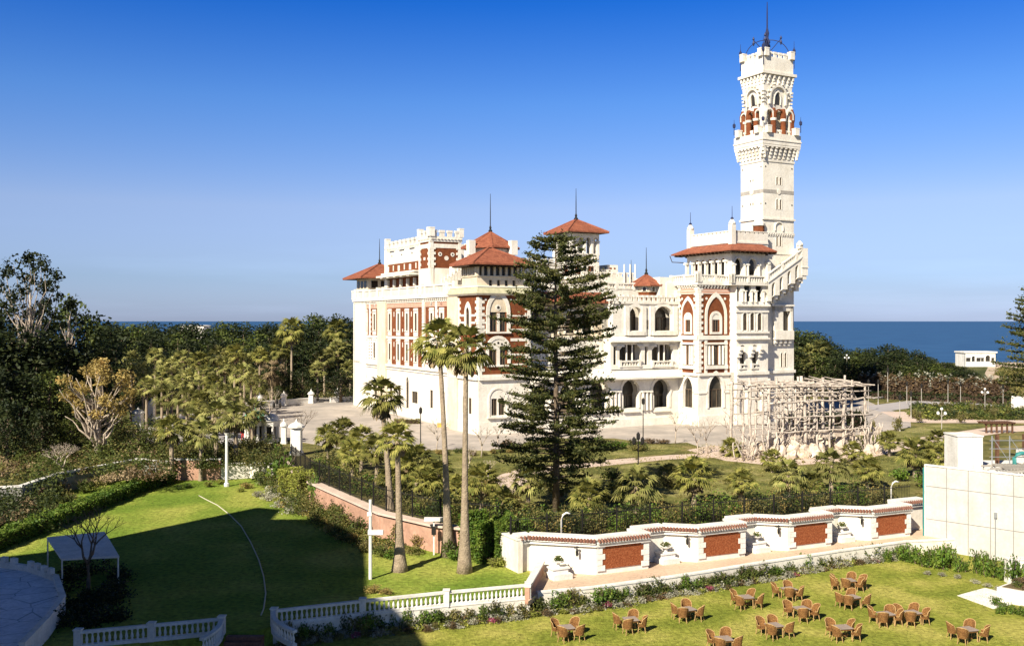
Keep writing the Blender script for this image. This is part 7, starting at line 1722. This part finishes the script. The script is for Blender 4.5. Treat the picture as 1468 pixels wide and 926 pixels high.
m = MB(); xx, yy, _ = at(1452, 835, 0); m.box(xx - .4, xx + 1.4, yy - .2, yy + .4, 0, 1.6); m.box(xx - .45, xx + 1.45, yy - .25, yy + .45, 1.6, 1.7); m.box(xx - .43, xx + 1.43, yy - .23, yy + .43, .9, .96); tag(m.build('masonry_pier', 'white2'), 'white masonry pier at the corner of the raised flower bed', 'pier')

# hose on the lawn
hz = [(285, 710), (296, 716), (312, 724), (330, 738), (346, 754), (360, 778), (371, 802), (378, 826), (381, 850), (378, 872), (372, 886)]
m = MB(); m.smooth = True
pts = [Vector(at(px, py, UZ + .05)) for px, py in hz]; sm = []
for i in range(len(pts) - 1):
    for t in (0, .33, .66): sm.append(pts[i].lerp(pts[i + 1], t))
m.tube(sm, .045, 6); tag(m.build('garden_hose', 'hose'), 'pale garden hose curving across the upper lawn', 'hose')

# ------------------------------------------------------------------ wicker tables and chairs
def make_chair():
    root = empty('wicker_armchair'); root['category'] = 'armchair'
    def T(v): return v
    m = MB(); m.smooth = False; m.lathe((0, 0), [(.27, .36), (.29, .40), (.29, .44), (.25, .46)], 14); m.build('seat', 'wicker', root)
    m = MB(); m.smooth = True; n = 18
    V = []; rows = 4
    for i in range(n + 1):
        t = -1 + 2 * i / n; a = PI / 2 + t * R(118); hb = .46 + .42 * (math.cos(t * PI / 2) ** .8 if abs(t) < 1 else 0) + .16
        if abs(t) > .75: hb = .62
        for j in range(rows):
            f = j / (rows - 1); rr = .28 + .07 * f + .03 * f * (1 - abs(t)); z = .38 + (hb - .38) * f; V.append((rr * math.cos(a), rr * math.sin(a), z)); V.append(((rr - .03) * math.cos(a), (rr - .03) * math.sin(a), z))
    fc = []
    st = rows * 2
    for i in range(n):
        for j in range(rows - 1):
            for s in (0, 1): a0 = i * st + j * 2 + s; fc.append((a0, a0 + st, a0 + st + 2, a0 + 2))
        a0 = i * st + (rows - 1) * 2; fc.append((a0, a0 + st, a0 + st + 1, a0 + 1))
    m.idx(V, fc); m.build('backrest', 'wicker', root)
    m = MB(); m.smooth = True; m.tube([Vector(V[i * st + (rows - 1) * 2]) + Vector((0, 0, .01)) for i in range(n + 1)], .028, 6); m.build('rim', 'palewicker', root)
    for sx in (-1, 1):
        for sy in (-1, 1): m = MB(); m.tube([(sx * .2, sy * .19, .38), (sx * .25, sy * .24, 0)], [.03, .022], 6); m.build('leg', 'palewicker', root)
    return root
def make_table():
    root = empty('wicker_table'); root['category'] = 'table'
    m = MB(); m.box(-.45, .45, -.45, .45, .70, .735); m.build('tabletop', 'tabletop', root)
    m = MB(); m.box(-.4, .4, -.4, .4, .60, .70); m.build('apron', 'wicker', root)
    for sx in (-1, 1):
        for sy in (-1, 1): m = MB(); m.tube([(sx * .36, sy * .36, .62), (sx * .38, sy * .38, 0)], .035, 6); m.build('leg', 'palewicker', root)
    m = MB(); m.box(-.36, .36, -.02, .02, .2, .24); m.box(-.02, .02, -.36, .36, .2, .24); m.build('stretcher', 'wicker', root)
    return root
ch0, tb0 = make_chair(), make_table(); chused = tbused = False
def put(proto_, used, x, y, rz, label, group):
    o = copy_tree(proto_) if used else proto_
    o.location = (x, y, 0.01); o.rotation_euler = (0, 0, rz); o.scale = (.9, .9, .92); o['label'] = label; o['group'] = group; return o
GC, GT = 'wicker armchairs on the lower lawn', 'wicker tables on the lower lawn'
sets = [(812, 915, .3, 'front left', 4), (904, 903, .2, 'second from the left', 4), (986, 888, .45, 'third from the left', 4), (1069, 870, .25, 'fourth from the left', 4), (1131, 858, .35, 'fifth from the left, behind', 4), (1216, 845, .15, 'farthest back', 6), (1222, 870, .4, 'behind the middle', 4), (1149, 887, .3, 'in the middle of the lawn', 4), (1110, 912, .35, 'near front, right of the cut-off', 4), (1209, 915, .2, 'near front, in the middle', 4), (1270, 895, .3, 'left half of the long', 4), (1308, 893, .3, 'right half of the long', 4), (1388, 918, .3, 'front right', 4), (1038, 932, .2, 'cut off by the bottom edge', 4)]
side_names = ('far left', 'far right', 'near right', 'near left', 'left', 'right')
for px, py, rot, lb, nc in sets:
    x, y, _ = at(px, py, 0)
    put(tb0, tbused, x, y, rot, f'wicker table with grey top, {lb}' + (' group on the lawn' if 'long' not in lb else ' row on the lawn'), GT); tbused = True
    for k in range(nc):
        a = rot + (R(135), R(45), R(-45), R(-135), R(180), R(0))[k] + random.uniform(-.32, .32); rr_ = (.70 if k < 4 else .88) + random.uniform(-.06, .12)
        cx_, cy_ = x + rr_ * math.cos(a), y + rr_ * math.sin(a)
        put(ch0, chused, cx_, cy_, a - PI / 2 + random.uniform(-.7, .7), f'wicker armchair, {side_names[k]} seat of the table {lb}', GC); chused = True

# short grass standing on the lawns
LLP = [(-14, 53), (2, 60.5), (30, 74), (45, 66), (60, 50), (40, 40), (-10, 40)]
tufts('grass_tufts', LLP, 0.0, 6000, .045, 'leaf_bright', 'short green grass tufts on the lower lawn')
tufts('grass_tufts', LLP, 0.0, 9000, .045, 'leaf_yellow', 'dry yellowish grass tufts on the lower lawn')
ULP = [(-36, 56), (0, 61), (1, 68), (-10, 76), (-20, 92), (-30, 103), (-36, 100)]
tufts('grass_tufts', ULP, UZ, 7000, .045, 'leaf_bright', 'short green grass tufts on the upper lawn')
tufts('grass_tufts', ULP, UZ, 6000, .045, 'leaf_yellow', 'dry yellowish grass tufts on the upper lawn')
tufts('grass_tufts', [(-6, 78), (40, 92), (60, 130), (30, 125), (-12, 108)], PZ + .02, 14000, .09, 'leaf_olive', 'dry grass tufts on the garden lawn before the palace')
